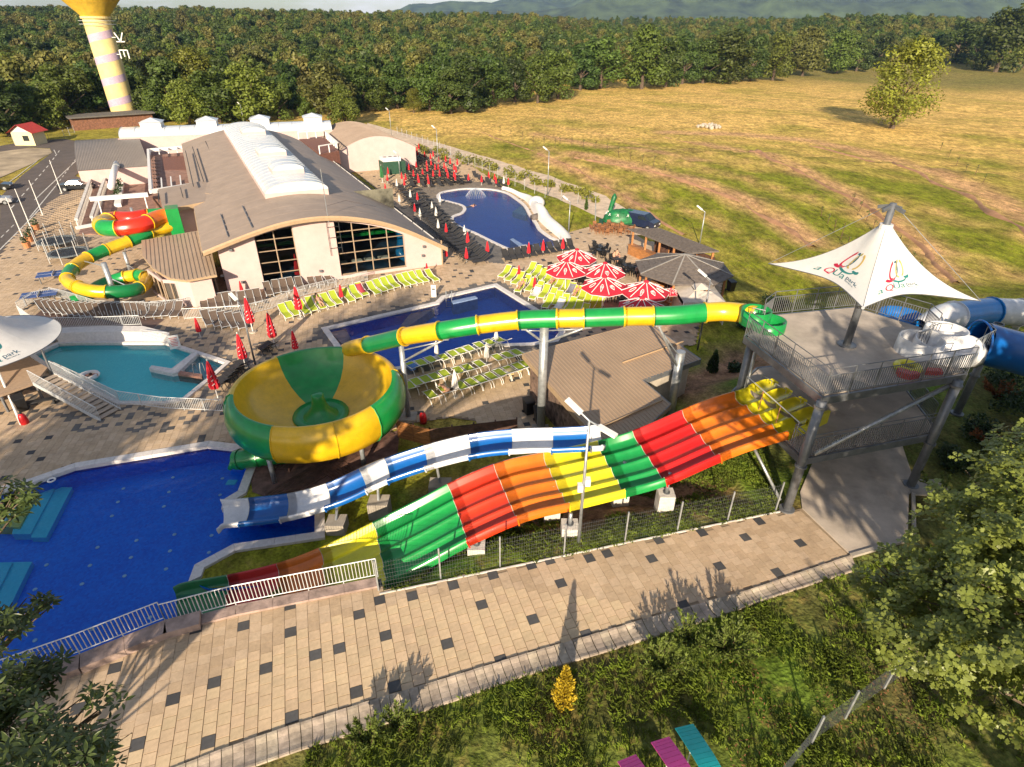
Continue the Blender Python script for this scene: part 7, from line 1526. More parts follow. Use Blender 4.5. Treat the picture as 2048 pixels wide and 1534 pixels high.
# ------------------------------------------------------------------ forecourt things on the left
def trampoline(c, R, label):
    T = thing('trampoline', label, 'trampoline', c); part('mat', MB().lathe([(0, .75), (R * .8, .75)], c, 24), M_BLACK, T); part('pad', MB().lathe([(R * .8, .74), (R * .82, .79), (R, .79), (R, .72)], c, 24), mat('grey_pad', (.16, .19, .21), rough=.7), T)
    for k in range(8):
        a = k * pi / 4 + .2; p = c + Vector((R * 1.02 * cos(a), R * 1.02 * sin(a), 0)); part('post', MB().tube([p, p + Vector((0, 0, 2.3))], .04, 6), M_RAIL, T)
    nt_ = MB()
    for k in range(60): a = k * 2 * pi / 60; nt_.bar(c + Vector((R * cos(a), R * sin(a), .8)), c + Vector((R * cos(a), R * sin(a), 2.1)), .012)
    for z in (.95, 1.25, 1.55, 1.85, 2.1): nt_.tube([c + Vector((R * cos(k * pi / 15), R * sin(k * pi / 15), z)) for k in range(30)], .01, 3, closed=True)
    o = part('safety_net', nt_, M_DARK, T); o['kind'] = 'stuff'
trampoline(at(118, 494), 1.9, 'round netted trampoline further from the camera'); trampoline(at(142, 518), 1.9, 'round netted trampoline nearer the ping-pong tables')
for (x, y), lab in (((113, 562), 'blue ping-pong table beside the coil slide'), ((85, 604), 'blue ping-pong table at the end of the lounger railing')):
    c = at(x, y); T2 = thing('ping_pong_table', lab, 'table', c); M_PP = mat('table_blue', (.03, .07, .25), rough=.4, var=.08)
    for s in (-1, 1):
        part('table_top', MB().obox(c + fd * (s * .69) + Vector((0, 0, .76)), fd, fn, (0, 0, 1), .67, .76, .02), M_PP, T2)
        for q in (-.6, .6): part('leg', MB().bar(c + fd * (s * 1.1) + fn * q, c + fd * (s * 1.1) + fn * q + Vector((0, 0, .74)), .07), M_DSTEEL, T2)
    part('net', MB().obox(c + Vector((0, 0, .86)), fn, fd, (0, 0, 1), .85, .01, .08), M_WHITE, T2); part('edge_line', MB().obox(c + Vector((0, 0, .782)), fd, fn, (0, 0, 1), 1.36, .012, .003), M_WHITE, T2)
for k, (x, y) in enumerate(((74, 460), (66, 475), (61, 484), (56, 496))):
    c = at(x, y); T2 = thing('potted_shrub', 'orange tub with small shrub, %s from the road' % ORD[k], 'planter', c, 'orange planters by the flagpoles'); part('tub', MB().lathe([(0, 0), (.3, 0), (.42, .65), (.36, .65), (.34, .55), (0, .55)], c, 10), mat('terracotta', (.50, .21, .09), rough=.7), T2); lm = MB(); leafclump(lm, c + Vector((0, 0, .95)), .42, 70, .13, 1); part('foliage', lm, M_LEAFD, T2)
hc = at(52, 291); HU = thing('gate_hut', 'small cream gatehouse with red roof at the forest edge', 'hut', hc); part('wall', MB().box(hc.x - 2.0, hc.y - .2, ZP, hc.x + 2.2, hc.y + 3.4, ZP + 2.6), mat('hut_cream', (.72, .60, .36), rough=.9, var=.05), HU)
a = [Vector((hc.x - 2.6, hc.y - .9, ZP + 2.4)), Vector((hc.x - 2.6, hc.y + 4.1, ZP + 2.4)), Vector((hc.x, hc.y - .9, ZP + 4.0)), Vector((hc.x, hc.y + 4.1, ZP + 4.0)), Vector((hc.x + 2.8, hc.y - .9, ZP + 2.4)), Vector((hc.x + 2.8, hc.y + 4.1, ZP + 2.4))]; part('roof', MB().add(a, [(0, 2, 3, 1), (2, 4, 5, 3)]), mat('red_roof', (.55, .04, .035), rough=.5), HU); part('gable', MB().add([(hc.x - 2.0, hc.y - .2, ZP + 2.6), (hc.x + 2.2, hc.y - .2, ZP + 2.6), (hc.x, hc.y - .2, ZP + 3.9)], [(0, 1, 2)]), M_CONCW, HU); part('window', MB().box(hc.x + .1, hc.y - .24, ZP + .9, hc.x + 1.3, hc.y - .2, ZP + 1.9), M_GLASS, HU)
lr = thing('long_shed', 'long low brown shed under the water tower', 'shed', at(230, 262)); p0, p1_ = at(150, 262), at(310, 250); dd = (p1_ - p0).normalized(); nn_ = Vector((-dd.y, dd.x, 0)); part('wall', MB().obox((p0 + p1_) / 2 + nn_ * 3 + Vector((0, 0, 1.3)), dd, nn_, (0, 0, 1), (p1_ - p0).length / 2, 2.8, 1.3), mat('brick_brown', (.22, .10, .06), rough=.85, var=.25), lr); part('roof', MB().obox((p0 + p1_) / 2 + nn_ * 3 + Vector((0, 0, 2.8)), dd, nn_, (0, 0, 1), (p1_ - p0).length / 2 + .6, 3.6, .15), mat('grey_felt', (.13, .12, .11), rough=.8), lr)
wirefence([at(-60, 300), at(0, 293), at(30, 290)], 1.6, 'wire fence left of the gatehouse', 4, None, (.5, .4), wire=.01); wirefence([at(72, 288), at(100, 283), at(130, 276), at(150, 266)], 1.6, 'wire fence and gate right of the gatehouse', 4, None, (.5, .4), wire=.01)
wirefence([at(x, y) for x, y in ((795, 268), (880, 300), (950, 335), (1030, 372), (1090, 395), (1190, 415), (1190, 450))], 1.5, 'wire fence along the gravel path behind the kidney pool', 3, None, (.5, .4), wire=.008)
hut2 = thing('green_kiosk', 'dark green kiosk with white roof unit behind the hall', 'kiosk', at(792, 345)); c = at(*Q4(330, 445)); part('body', MB().obox(c + Vector((0, 0, 1.0)), fd, fn, (0, 0, 1), 1.9, 1.3, 1.0), mat('kiosk_green', (.02, .07, .04), rough=.6), hut2); part('roof_unit', MB().obox(c + Vector((-.3, .2, 2.3)), fd, fn, (0, 0, 1), 1.5, 1.0, .3), M_WHITE, hut2)
for k in range(3): part('fan', MB().lathe([(0, .02), (.3, .02), (.32, 0)], c + Vector((-.3, .2, 2.6)) + fd * (k - 1) * .9, 10), M_DARK, hut2)
for k, (x, y) in enumerate(((460, 590), (480, 598))): pass

# ------------------------------------------------------------------ water tower
WT = at(254, 242); WTT = thing('water_tower', 'tall yellow water tower with lilac bands and flared tank', 'water tower', WT); zn = zat(201, 33, WT); rW = 2.9
M_TWY = mat('tower_yellow', (.74, .58, .26), rough=.8, var=.08, scale=.6, bump=.1); M_TWD = mat('tank_ochre', (.56, .36, .03), rough=.75, var=.12, scale=.8); M_LIL = mat('lilac_band', (.48, .36, .46), rough=.8, var=.08)
part('shaft', MB().lathe([(rW, ZP), (rW, zn)], (WT.x, WT.y, 0), 32), M_TWY, WTT, True)
for k in range(4):
    zc = ZP + (zn - ZP) * (.20 + .205 * k); rows = []
    for j in range(33): a = pi * .62 + 2 * pi * j / 32 * 1.0; a = pi + pi * j / 32 * 1.0; zz = zc + .9 * (j / 32 - .5) * 2; rows.append([(WT.x + (rW + .02) * cos(a), WT.y + (rW + .02) * sin(a), zz - .8), (WT.x + (rW + .02) * cos(a), WT.y + (rW + .02) * sin(a), zz + .8)])
    part('painted_band', MB().grid(rows), M_LIL, WTT, True)
part('tank', MB().lathe([(rW + .25, zn - .2), (rW + .3, zn + .3), (rW + 4.2, zn + 4.5), (rW + 6.5, zn + 7.2), (rW + 6.5, zn + 11), (rW + 2, zn + 13), (0, zn + 13.6)], (WT.x, WT.y, 0), 32), M_TWD, WTT, True)
part('collar', MB().lathe([(rW, zn - .5), (rW + .35, zn - .45), (rW + .35, zn), (rW, zn)], (WT.x, WT.y, 0), 32), M_TWY, WTT)
gw = MB()
for z in (zn - 1.6, zn - .9): gw.tube([(WT.x + (rW + .9) * cos(k * pi / 12), WT.y + (rW + .9) * sin(k * pi / 12), z) for k in range(24)], .06, 4, closed=True)
o = part('gallery_rail', gw, M_RAIL, WTT); o['kind'] = 'stuff'
def letter3(strokes, z, nm):
    m_ = MB()
    for (x0, z0, x1, z1) in strokes: m_.bar((WT.x + rW + .8 + x0, WT.y - .6, z + z0), (WT.x + rW + .8 + x1, WT.y - .6, z + z1), .22)
    m_.bar((WT.x + rW - .1, WT.y - .6, z + .9), (WT.x + rW + .85, WT.y - .6, z + .9), .12); part(nm, m_, M_WHITE, WTT)
letter3([(0, 0, 2.0, 0), (1.0, 0, 0, 1.9), (1.0, 0, 2.0, 1.9)], zn - 5.2, 'sign_letter'); letter3([(0, 0, 0, 1.8), (0, 1.8, 2.0, 1.8), (2.0, 1.8, 2.0, 0), (1.0, 1.8, 1.0, .4)], zn - 8.8, 'sign_letter')

# ------------------------------------------------------------------ plants close by
def cone_plant(name, base, top, r, mt, label, n=900, s=.09):
    zt = zat(top[0], top[1], base); h_ = zt - base.z; T = thing(name, label, 'shrub', base); part('stem', MB().tube([base, base + Vector((0, 0, h_ * .6))], [.05, .02], 6), M_DWOOD, T); m_ = MB()
    for _ in range(n):
        t = random.random() ** 1.2; a = random.uniform(0, 2 * pi); lump = .75 + .35 * noise.noise(Vector((cos(a) * 2, sin(a) * 2, t * 5))); rr_ = r * (1 - t) ** .7 * lump * random.random() ** .35 * (1 if t > .08 else .8); p = base + Vector((cos(a) * rr_, sin(a) * rr_, .12 + t * (h_ - .1)))
        d = Vector((cos(a) * .5 + random.gauss(0, .35), sin(a) * .5 + random.gauss(0, .35), .9)).normalized(); b_ = d.cross(Vector((random.gauss(0, 1), random.gauss(0, 1), random.gauss(0, 1)))).normalized(); q = s * random.uniform(.6, 1.5); m_.add([p - d * q, p + b_ * q * .4, p + d * q * 1.2, p - b_ * q * .4], [(0, 1, 2, 3)])
    part('foliage', m_, mt, T); return T
M_GOLD = mat('golden_thuja', (.55, .40, .02), rough=.7, var=.3, scale=6, trans=.2); M_JUN = mat('juniper_green', (.15, .20, .03), rough=.7, var=.35, scale=6, trans=.2)
cone_plant('golden_thuja', at(1127, 1408, 0), (1118, 1332), .52, M_GOLD, 'bright golden thuja on the lawn below the walkway', 2600, .06)
def spread_plant(c, R, h_, label, n=16, mt=None):
    T = thing('spreading_juniper', label, 'shrub', c); m_ = MB(); st = MB()
    for k in range(n):
        a = random.uniform(0, 2 * pi); L = R * random.uniform(.6, 1.1); pts = [c + Vector((cos(a) * L * t, sin(a) * L * t, .1 + h_ * (t ** .6) * random.uniform(.8, 1.1))) for t in (0, .3, .6, 1)]; st.tube(pts, [.02, .015, .01, .005], 4)
        for p in resample(pts, .07):
            for _ in range(9):
                d = (pts[-1] - pts[0]).normalized() + Vector((random.gauss(0, .6), random.gauss(0, .6), random.gauss(.2, .5))); d.normalize(); b_ = d.cross(Vector((random.gauss(0, 1), random.gauss(0, 1), 1))).normalized(); q = random.uniform(.05, .1); m_.add([p, p + d * q + b_ * q * .25, p + d * q * 2, p + d * q - b_ * q * .25], [(0, 1, 2, 3)])
    o = part('branches', st, M_DWOOD, T); o['kind'] = 'stuff'; part('foliage', m_, mt or M_JUN, T); return T
spread_plant(at(1322, 1352, 0), .85, .9, 'spreading juniper nearest the golden thuja', 26); spread_plant(at(1375, 1300, 0), .8, .9, 'dark spreading juniper against the gutter', 24); spread_plant(at(1445, 1315, 0), .95, 1.0, 'largest spreading juniper at the right of the three', 28)
for (x, y), lab in (((795, 1470), 'juniper at the gutter left of the golden thuja'), ((740, 1500), 'low juniper at the bottom edge left of the lawn')): spread_plant(at(x, y, 0), .6, .7, lab, 18)
for (x, y), tp2, lab in (((1424, 745), (1424, 700), 'small dark cypress between the shed and the tower'),): cone_plant('dwarf_cypress', at(x, y, hz(*at(x, y).xy)), tp2, .6, M_LEAFD, lab, 900, .1)
cone_plant('dwarf_cypress', at(1172, 420), (1170, 395), .35, M_LEAF, 'slim green cypress by the path corner', 500, .1)
for k, (x, y) in enumerate(((1975, 905), (1880, 1000), (1990, 800))): spread_plant(at(x, y, 0), 1.0, .9, ('rusty brown shrub right of the tower', 'green shrub behind the right column', 'dry orange shrub beside the tower footing')[k], 22, mat('rusty_leaf', (.25, .09, .025), rough=.8, var=.3, trans=.2) if k != 1 else None)
for k in range(26):
    t = k / 25; x = 838 + (1195 - 838) * t; y = 292 + (392 - 292) * t ** 1.05; c = at(x + random.uniform(-8, 8), y + 8 + random.uniform(-3, 6)); c.z = hz(c.x, c.y); m_ = MB(); r_ = random.uniform(.6, 1.1); leafclump(m_, c + Vector((0, 0, r_ * .6)), r_, 170, .2, .8); T2 = thing('path_shrub', nth('yellow green shrub along the gravel path fence'), 'shrub', c, 'shrubs along the path fence'); part('foliage', m_, mat('yellow_green_leaf', (.24, .24, .03), rough=.7, var=.3, trans=.25), T2)
# curved slatted seats at the bottom edge
for (pts, mt_, lab) in (([(1368, 1452), (1415, 1525), (1450, 1600)], mat('teal_slats', (.01, .33, .36), rough=.45, var=.06), 'teal curved slatted seat at the bottom edge'), ([(1320, 1479), (1368, 1550), (1400, 1620)], mat('pink_slats', (.62, .06, .30), rough=.45, var=.06), 'pink curved slatted seat beside the teal one'), ([(1253, 1516), (1300, 1585), (1330, 1650)], MATS['pink_slats'], 'pink curved slatted seat barely in the frame')):
    P = smooth_path([at(x, y, zz) for (x, y), zz in zip(pts, (.55, .95, .9))], 9); T2 = thing('curved_seat', lab, 'seat', Vector((P[0].x, P[0].y, 0)), 'curved seats on the lawn'); d0 = (P[-1] - P[0]); d0.z = 0; d0.normalize(); s_ = Vector((-d0.y, d0.x, 0))
    for i in range(len(P) - 1): a_, b_ = P[i], P[i + 1]; m_ = (a_ + b_) / 2; part('slat', MB().obox(m_, (b_ - a_).normalized(), s_, (b_ - a_).normalized().cross(s_), (b_ - a_).length / 2 - .006, .30, .012), mt_, T2)
    for q in (-.26, .26): part('frame_rail', MB().tube([p + s_ * q - Vector((0, 0, .04)) for p in P], .02, 6), M_RAIL, T2); part('leg', MB().tube([P[6] + s_ * q, Vector((P[6].x, P[6].y, 0)) + s_ * q], .025, 6), M_RAIL, T2)
# ------------------------------------------------------------------ trees
M_BARK = mat('bark', (.12, .085, .06), rough=.95, var=.3, scale=6, bump=.5)
def leafmat(name, c, objvar=.32): return mat(name, c, rough=.6, var=.35, scale=.9, trans=.33, objvar=objvar, detail=6)
LM = [leafmat('oak_leaf', (.115, .155, .022)), leafmat('ash_leaf', (.16, .20, .026)), leafmat('dark_leaf', (.075, .115, .02)), leafmat('olive_leaf', (.18, .17, .038)), leafmat('willow_leaf', (.27, .28, .03))]
def crown_mesh(seed, H, R, nl, nq, s, low=.22, squash=.9, sparse=.0):
    rnd = random.Random(seed); mb = MB(); lobes = []
    for k in range(nl):
        a = rnd.uniform(0, 2 * pi); t = rnd.random() ** .8; z = H * (low + .1 + (.86 - low) * t); env = R * (sin(pi * min(1, (.22 + .72 * t))) ** .7); d = env * rnd.uniform(.25, .78)
        lobes.append((Vector((cos(a) * d, sin(a) * d, z)), R * rnd.uniform(.26, .46) * (1.1 - .35 * t)))
    lobes.append((Vector((0, 0, H * .62)), R * .55))
    for c, r in lobes:
        n = int(nq * (r / (R * .36)) ** 2)
        for _ in range(n):
            d = Vector((rnd.gauss(0, 1), rnd.gauss(0, 1), rnd.gauss(0, 1))).normalized(); q = r * (rnd.random() ** .28); p = c + Vector((d.x * q, d.y * q, d.z * q * squash))
            nrm_ = (d + Vector((rnd.gauss(0, .45), rnd.gauss(0, .45), rnd.gauss(.25, .45)))).normalized(); u = nrm_.cross(Vector((rnd.gauss(0, 1), rnd.gauss(0, 1), rnd.gauss(0, 1)))).normalized(); v = nrm_.cross(u); k = s * rnd.uniform(.55, 1.35)
            mb.add([p - u * k, p - v * k * .55 + u * k * .1, p + u * k, p + v * k * .55 - u * k * .1], [(0, 1, 2, 3)])
    return mb.mesh('crown')
def trunk_mesh(seed, H, r):
    rnd = random.Random(seed); mb = MB(); mb.tube([(0, 0, -.3), (.02 * H * rnd.uniform(-1, 1), 0, H * .25), (0, .02 * H * rnd.uniform(-1, 1), H * .55)], [r, r * .75, r * .4], 8)
    for k in range(6):
        a = rnd.uniform(0, 2 * pi); z = H * rnd.uniform(.22, .42); L = H * rnd.uniform(.2, .32); mb.tube([(0, 0, z), (cos(a) * L * .5, sin(a) * L * .5, z + L * .45), (cos(a) * L, sin(a) * L, z + L * .85)], [r * .45, r * .28, r * .1], 5)
    return mb.mesh('trunk')
KIND = []
for sd_, R, nl, nq, s, mt_ in ((1, 4.9, 34, 190, .30, 0), (2, 4.4, 30, 190, .29, 1), (3, 4.0, 28, 200, .29, 2), (4, 5.2, 36, 180, .31, 3), (5, 4.6, 44, 230, .17, 4)):
    cm = crown_mesh(sd_, 11.0, R, nl, nq, s, .01 if sd_ != 4 else .05); cm.materials.append(LM[mt_]); tm = trunk_mesh(sd_, 11.0, .34); tm.materials.append(M_BARK); KIND.append((cm, tm))
cm = crown_mesh(9, 11.0, 3.6, 26, 150, .2, .5); cm.materials.append(LM[0]); tm = trunk_mesh(9, 11.0, .3); tm.materials.append(M_BARK); KIND.append((cm, tm))      # high crowned
def tree(base, H, kind, label, group=None, wide=1.0):
    T = thing('broadleaf_tree', label, 'tree', base, group, random.uniform(0, 6.28)); k = H / 11.0; T.scale = (k * wide, k * wide, k); cm, tm = KIND[kind]
    for nm, me_ in (('crown', cm), ('trunk', tm)): o = bpy.data.objects.new(nm, me_); COL.objects.link(o); o.parent = T
    return T
def tree_px(x, y, top, kind, label, group=None, wide=1.0):
    b = at(x, y); b.z = hz(b.x, b.y); H = zat(x, top, b) - b.z; return tree(b, H * 1.02, kind, label, group, wide)
tree_px(1783, 258, 82, 4, 'lone airy tree standing in the dry meadow', None, 1.25)
EDGE = [(690, 250, 172, 1), (760, 222, 160, 1), (828, 226, 178, 4), (612, 234, 188, 1), (560, 240, 160, 0), (505, 244, 128, 1), (440, 246, 140, 0), (380, 250, 162, 1), (318, 244, 180, 1), (70, 262, 165, 0), (20, 272, 150, 2), (120, 258, 170, 1), (300, 238, 150, 0), (902, 228, 138, 2), (935, 224, 112, 2), (985, 214, 120, 0), (1030, 206, 118, 2), (1075, 207, 112, 1), (1160, 182, 92, 2), (1200, 179, 74, 0), (1283, 180, 54, 1), (1330, 176, 80, 0), (1364, 170, 76, 2), (1405, 168, 82, 2), (1452, 167, 62, 0), (1500, 163, 72, 2), (1545, 161, 68, 1), (1604, 152, 58, 3), (1672, 146, 64, 1), (1712, 142, 80, 2), (1757, 138, 70, 2), (1905, 134, 42, 0), (1990, 144, 14, 0), (1945, 132, 60, 2), (2045, 140, 40, 1), (1860, 130, 66, 2), (1115, 200, 105, 0), (860, 222, 128, 0), (795, 218, 130, 2), (730, 222, 125, 0), (660, 235, 130, 3), (470, 238, 118, 2), (350, 240, 120, 2), (148, 246, 128, 0), (410, 235, 100, 4)]
for k, (x, y, top, kd) in enumerate(EDGE):
    nm_ = ('round oak', 'pale green tree', 'dark dense tree', 'olive tree', 'yellow green tree')[kd]
    where = 'on the forest edge behind the car park' if x < 330 else 'on the forest edge behind the hall' if x < 640 else 'on the forest edge above the far parasols' if x < 960 else 'on the meadow edge left of centre' if x < 1260 else 'along the top of the meadow' if x < 1800 else 'at the top right of the meadow'
    lab = nm_ + ' ' + where; kx = sum(1 for q in EDGE[:k] if q[3] == kd and (('x', ) and True) and ((q[0] < 330) == (x < 330)) and ((q[0] < 640) == (x < 640)) and ((q[0] < 960) == (x < 960)) and ((q[0] < 1260) == (x < 1260)) and ((q[0] < 1800) == (x < 1800)))
    same = sorted(q[0] for q in EDGE if q[3] == kd and all((q[0] < t) == (x < t) for t in (330, 640, 960, 1260, 1800)))
    if len(same) > 1: lab = ORD[same.index(x)] + ' from left: ' + lab
    tree_px(x, y, top, kd, lab, 'trees of the forest edge', random.uniform(1.1, 1.45))
# the wood behind reads as one mass
EL = [(-400, 300), (0, 262), (120, 250), (250, 238), (480, 232), (650, 232), (740, 212), (830, 212), (900, 218), (1030, 198), (1160, 172), (1330, 166), (1500, 154), (1600, 146), (1750, 136), (1880, 126), (2048, 132), (2400, 130)]
def edge_y(x):
    for (x0, y0), (x1, y1) in zip(EL[:-1], EL[1:]):
        if x0 <= x <= x1: return y0 + (y1 - y0) * (x - x0) / (x1 - x0)
    return 260
fp = []; rnd = random.Random(5); y = 120.0
while y < 1050:
    st = 5.2 + max(0, y - 250) * .010; x = -1.05 * y - 60
    while x < 1.05 * y + 60:
        px_, py_ = proj((x, y, ZP)); xx, yy = x + rnd.uniform(-.45, .45) * st, y + rnd.uniform(-.45, .45) * st
        if -200 < px_ < 2250 and py_ < edge_y(px_) - 3 and not (hypot(xx - WT.x, yy - WT.y) < 8 or (abs(xx * WT.y / max(1, yy) - WT.x) < 7 and yy < WT.y)): fp.append((xx, yy, hz(xx, yy)))
        x += st
    y += st
pm = bpy.data.meshes.new('forest'); pm.from_pydata(fp, [], [])
for nm, fn_ in (('scl', lambda: rnd.choice((rnd.uniform(.5, .8), rnd.uniform(.7, 1.0), rnd.uniform(.9, 1.3)))), ('rot', lambda: rnd.uniform(0, 6.28)), ('kind', lambda: float(rnd.choice((0, 0, 1, 2, 2, 3, 3))))):
    a = pm.attributes.new(nm, 'FLOAT', 'POINT'); a.data.foreach_set('value', [fn_() for _ in fp])
forest = bpy.data.objects.new('forest', pm); COL.objects.link(forest); tag(forest, 'dense broadleaf wood covering the hills behind the park', 'forest', None, 'stuff')
# far trees use crowns of fewer, larger leaf clumps
FC = []
for k in range(4):
    cm = crown_mesh(20 + k, 11.0, (4.6, 4.2, 4.4, 4.8)[k], 20, 95, .48, .12); cm.materials.append(LM[k]); FC.append(cm)
ng = bpy.data.node_groups.new('wood', 'GeometryNodeTree'); ng.interface.new_socket('Geometry', in_out='INPUT', socket_type='NodeSocketGeometry'); ng.interface.new_socket('Geometry', in_out='OUTPUT', socket_type='NodeSocketGeometry')
NN = ng.nodes.new; gi = NN('NodeGroupInput'); go = NN('NodeGroupOutput'); jn = NN('GeometryNodeJoinGeometry')
def attr(nm): n = NN('GeometryNodeInputNamedAttribute'); n.data_type = 'FLOAT'; n.inputs['Name'].default_value = nm; return n.outputs['Attribute']
protos_f = []
for k in range(4):
    po = bpy.data.objects.new('forest_crown', FC[k]); COL.objects.link(po); po.parent = forest; b_ = fp[k * 7 + 3]; po.location = b_; po['kind'] = 'stuff'; protos_f.append(po)
    oi = NN('GeometryNodeObjectInfo'); oi.inputs['Object'].default_value = po; oi.inputs['As Instance'].default_value = True
    cp_ = NN('FunctionNodeCompare'); cp_.data_type = 'FLOAT'; cp_.operation = 'EQUAL'; cp_.inputs[1].default_value = float(k); cp_.inputs[12 if len(cp_.inputs) > 12 else -1].default_value = .1
    iop = NN('GeometryNodeInstanceOnPoints'); cx = NN('ShaderNodeCombineXYZ'); er = NN('FunctionNodeEulerToRotation')
    ng.links.new(attr('kind'), cp_.inputs[0]); ng.links.new(gi.outputs[0], iop.inputs['Points']); ng.links.new(cp_.outputs[0], iop.inputs['Selection']); ng.links.new(oi.outputs['Geometry'], iop.inputs['Instance']); ng.links.new(attr('rot'), cx.inputs[2]); ng.links.new(cx.outputs[0], er.inputs[0]); ng.links.new(er.outputs[0], iop.inputs['Rotation']); ng.links.new(attr('scl'), iop.inputs['Scale']); ng.links.new(iop.outputs[0], jn.inputs[0])
ng.links.new(jn.outputs[0], go.inputs[0]); md = forest.modifiers.new('wood', 'NODES'); md.node_group = ng

# ------------------------------------------------------------------ mountains far away
def ridge(dist, x0, x1, hfun, mt, name, depth=2600):
    rows = []; n = 130
    for j in range(14):
        t = j / 13; row = []
        for k in range(n + 1):
            x = x0 + (x1 - x0) * k / n; h_ = hfun(x); z = 12 + h_ * sin(pi / 2 * min(1, t * 1.15)) ** 1.3 * (1 if t < .87 else 1 - (t - .87) * .8) + 45 * (1 - t) * t * 4 * noise.fractal(Vector((x * .004, t * 3.5, dist)), 1, 2, 5); row.append((x, dist + depth * t, z))
        rows.append(row)
    return struct(name, MB().grid([list(reversed(r)) for r in rows]), mt, True)
M_MTN = mat('wooded_slope', (.06, .085, .03), rough=.95, var=.35, scale=.012, bump=0, detail=10)
ridge(2900, -1700, 4300, lambda x: 25 + 150 * sm(-700, 900, x) + 55 * noise.fractal(Vector((x * .0016, 0, 2)), 1, 2, 5), M_MTN, 'mountains', 700)
ridge(3900, -2900, 5600, lambda x: 70 + 185 * sm(-1300, 900, x) + 75 * noise.fractal(Vector((x * .0012, 4, 1)), 1, 2, 5), M_MTN, 'mountains', 900)
# the air between
hz_b = MB().box(-6500, -300, -40, 6500, 5200, 420); hm = bpy.data.materials.new('haze'); hm.use_nodes = True; nt = hm.node_tree; nt.nodes.clear(); o_ = nt.nodes.new('ShaderNodeOutputMaterial'); pv = nt.nodes.new('ShaderNodeVolumePrincipled'); pv.inputs['Color'].default_value = (.26, .50, 1.0, 1); pv.inputs['Density'].default_value = .00006; pv.inputs['Anisotropy'].default_value = 0; nt.links.new(pv.outputs[0], o_.inputs['Volume'])
HAZE = link('haze', hz_b.mesh('haze'), hm); HAZE['kind'] = 'stuff'; HAZE['label'] = 'thin bluish summer haze over the distant hills'

# ------------------------------------------------------------------ foreground trees
def oakleaf(mb, p, d, n, L):
    d = d.normalized(); s_ = d.cross(n).normalized(); u = s_.cross(d); w = L * .30
    pts = [p, p + d * L * .22 + s_ * w * .45, p + d * L * .38 + s_ * w * .95, p + d * L * .5 + s_ * w * .55, p + d * L * .68 + s_ * w * 1.1, p + d * L * .8 + s_ * w * .6, p + d * L + u * L * -.1, p + d * L * .8 - s_ * w * .6, p + d * L * .68 - s_ * w * 1.1, p + d * L * .5 - s_ * w * .55, p + d * L * .38 - s_ * w * .95, p + d * L * .22 - s_ * w * .45]
    pts = [q + u * (-.18 * abs((q - p).dot(s_))) for q in pts]; mb.add(pts, [tuple(range(12))])
def slimleaf(mb, p, d, n, L):
    d = d.normalized(); s_ = d.cross(n).normalized(); u = s_.cross(d); w = L * .17
    mb.add([p, p + d * L * .35 + s_ * w - u * L * .03, p + d * L * .7 + s_ * w * .75 - u * L * .06, p + d * L - u * L * .16, p + d * L * .7 - s_ * w * .75 - u * L * .06, p + d * L * .35 - s_ * w - u * L * .03], [(0, 1, 2, 3, 4, 5)])
def near_tree(label, root, lobes, leaf, L, nros, mt, seed):
    rnd = random.Random(seed); T = thing('foreground_tree', label, 'tree', root); tr = MB(); cen = sum((c for c, _ in lobes), Vector()) / len(lobes); hub = Vector((root.x * .6 + cen.x * .4, root.y * .6 + cen.y * .4, root.z + (cen.z - root.z) * .6))
    part('trunk', MB().tube([root, root.lerp(hub, .5) + Vector((.1, .1, 0)), hub], [.24, .19, .13], 10), M_BARK, T, True)
    cm = MB(); nxt = 0
    for c, r in lobes:
        bm_ = MB(); mid = hub.lerp(c, .55) + Vector((rnd.uniform(-.2, .2), rnd.uniform(-.2, .2), -.15)); bm_.tube([hub, mid, c], [.075, .05, .02], 6)
        tips = []
        for k in range(7):
            d = Vector((rnd.gauss(0, 1), rnd.gauss(0, 1), rnd.gauss(.1, .7))).normalized(); e_ = c + d * r * .8; bm_.tube([mid.lerp(c, rnd.uniform(.3, .95)), (mid.lerp(c, .8) + e_) / 2, e_], [.02, .014, .006], 4); tips.append(e_)
        part('limb', bm_, M_BARK, T)
        for _ in range(int(nros * r * r)):
            d = Vector((rnd.gauss(0, 1), rnd.gauss(0, 1), rnd.gauss(0, .8))).normalized(); p = c + d * r * rnd.random() ** .35
            if noise.noise(p * 1.9) < .02: continue
            ax_ = Vector((d.x * .5 + rnd.gauss(0, .3), d.y * .5 + rnd.gauss(0, .3), .75)).normalized(); ref = ax_.cross(Vector((rnd.gauss(0, 1), rnd.gauss(0, 1), .1))).normalized(); m = rnd.randint(5, 7)
            for q in range(m):
                a = 2 * pi * q / m + rnd.uniform(-.3, .3); s_ = ax_.cross(ref); dr = ref * cos(a) + s_ * sin(a) + ax_ * rnd.uniform(-.15, .55); leaf(cm, p + dr * .015, dr, ax_, L * rnd.uniform(.7, 1.25))
    part('crown', cm, mt, T); return T
def rp_(px, py, dist): d = ray(px, py).normalized(); return Vector((0, 0, CAMH)) + d * dist
OAK = mat('oak_foliage', (.20, .24, .045), rough=.45, var=.22, scale=2.2, trans=.22, spec=.5); CHS = mat('chestnut_foliage', (.085, .12, .03), rough=.4, var=.3, scale=3, trans=.2, spec=.5)
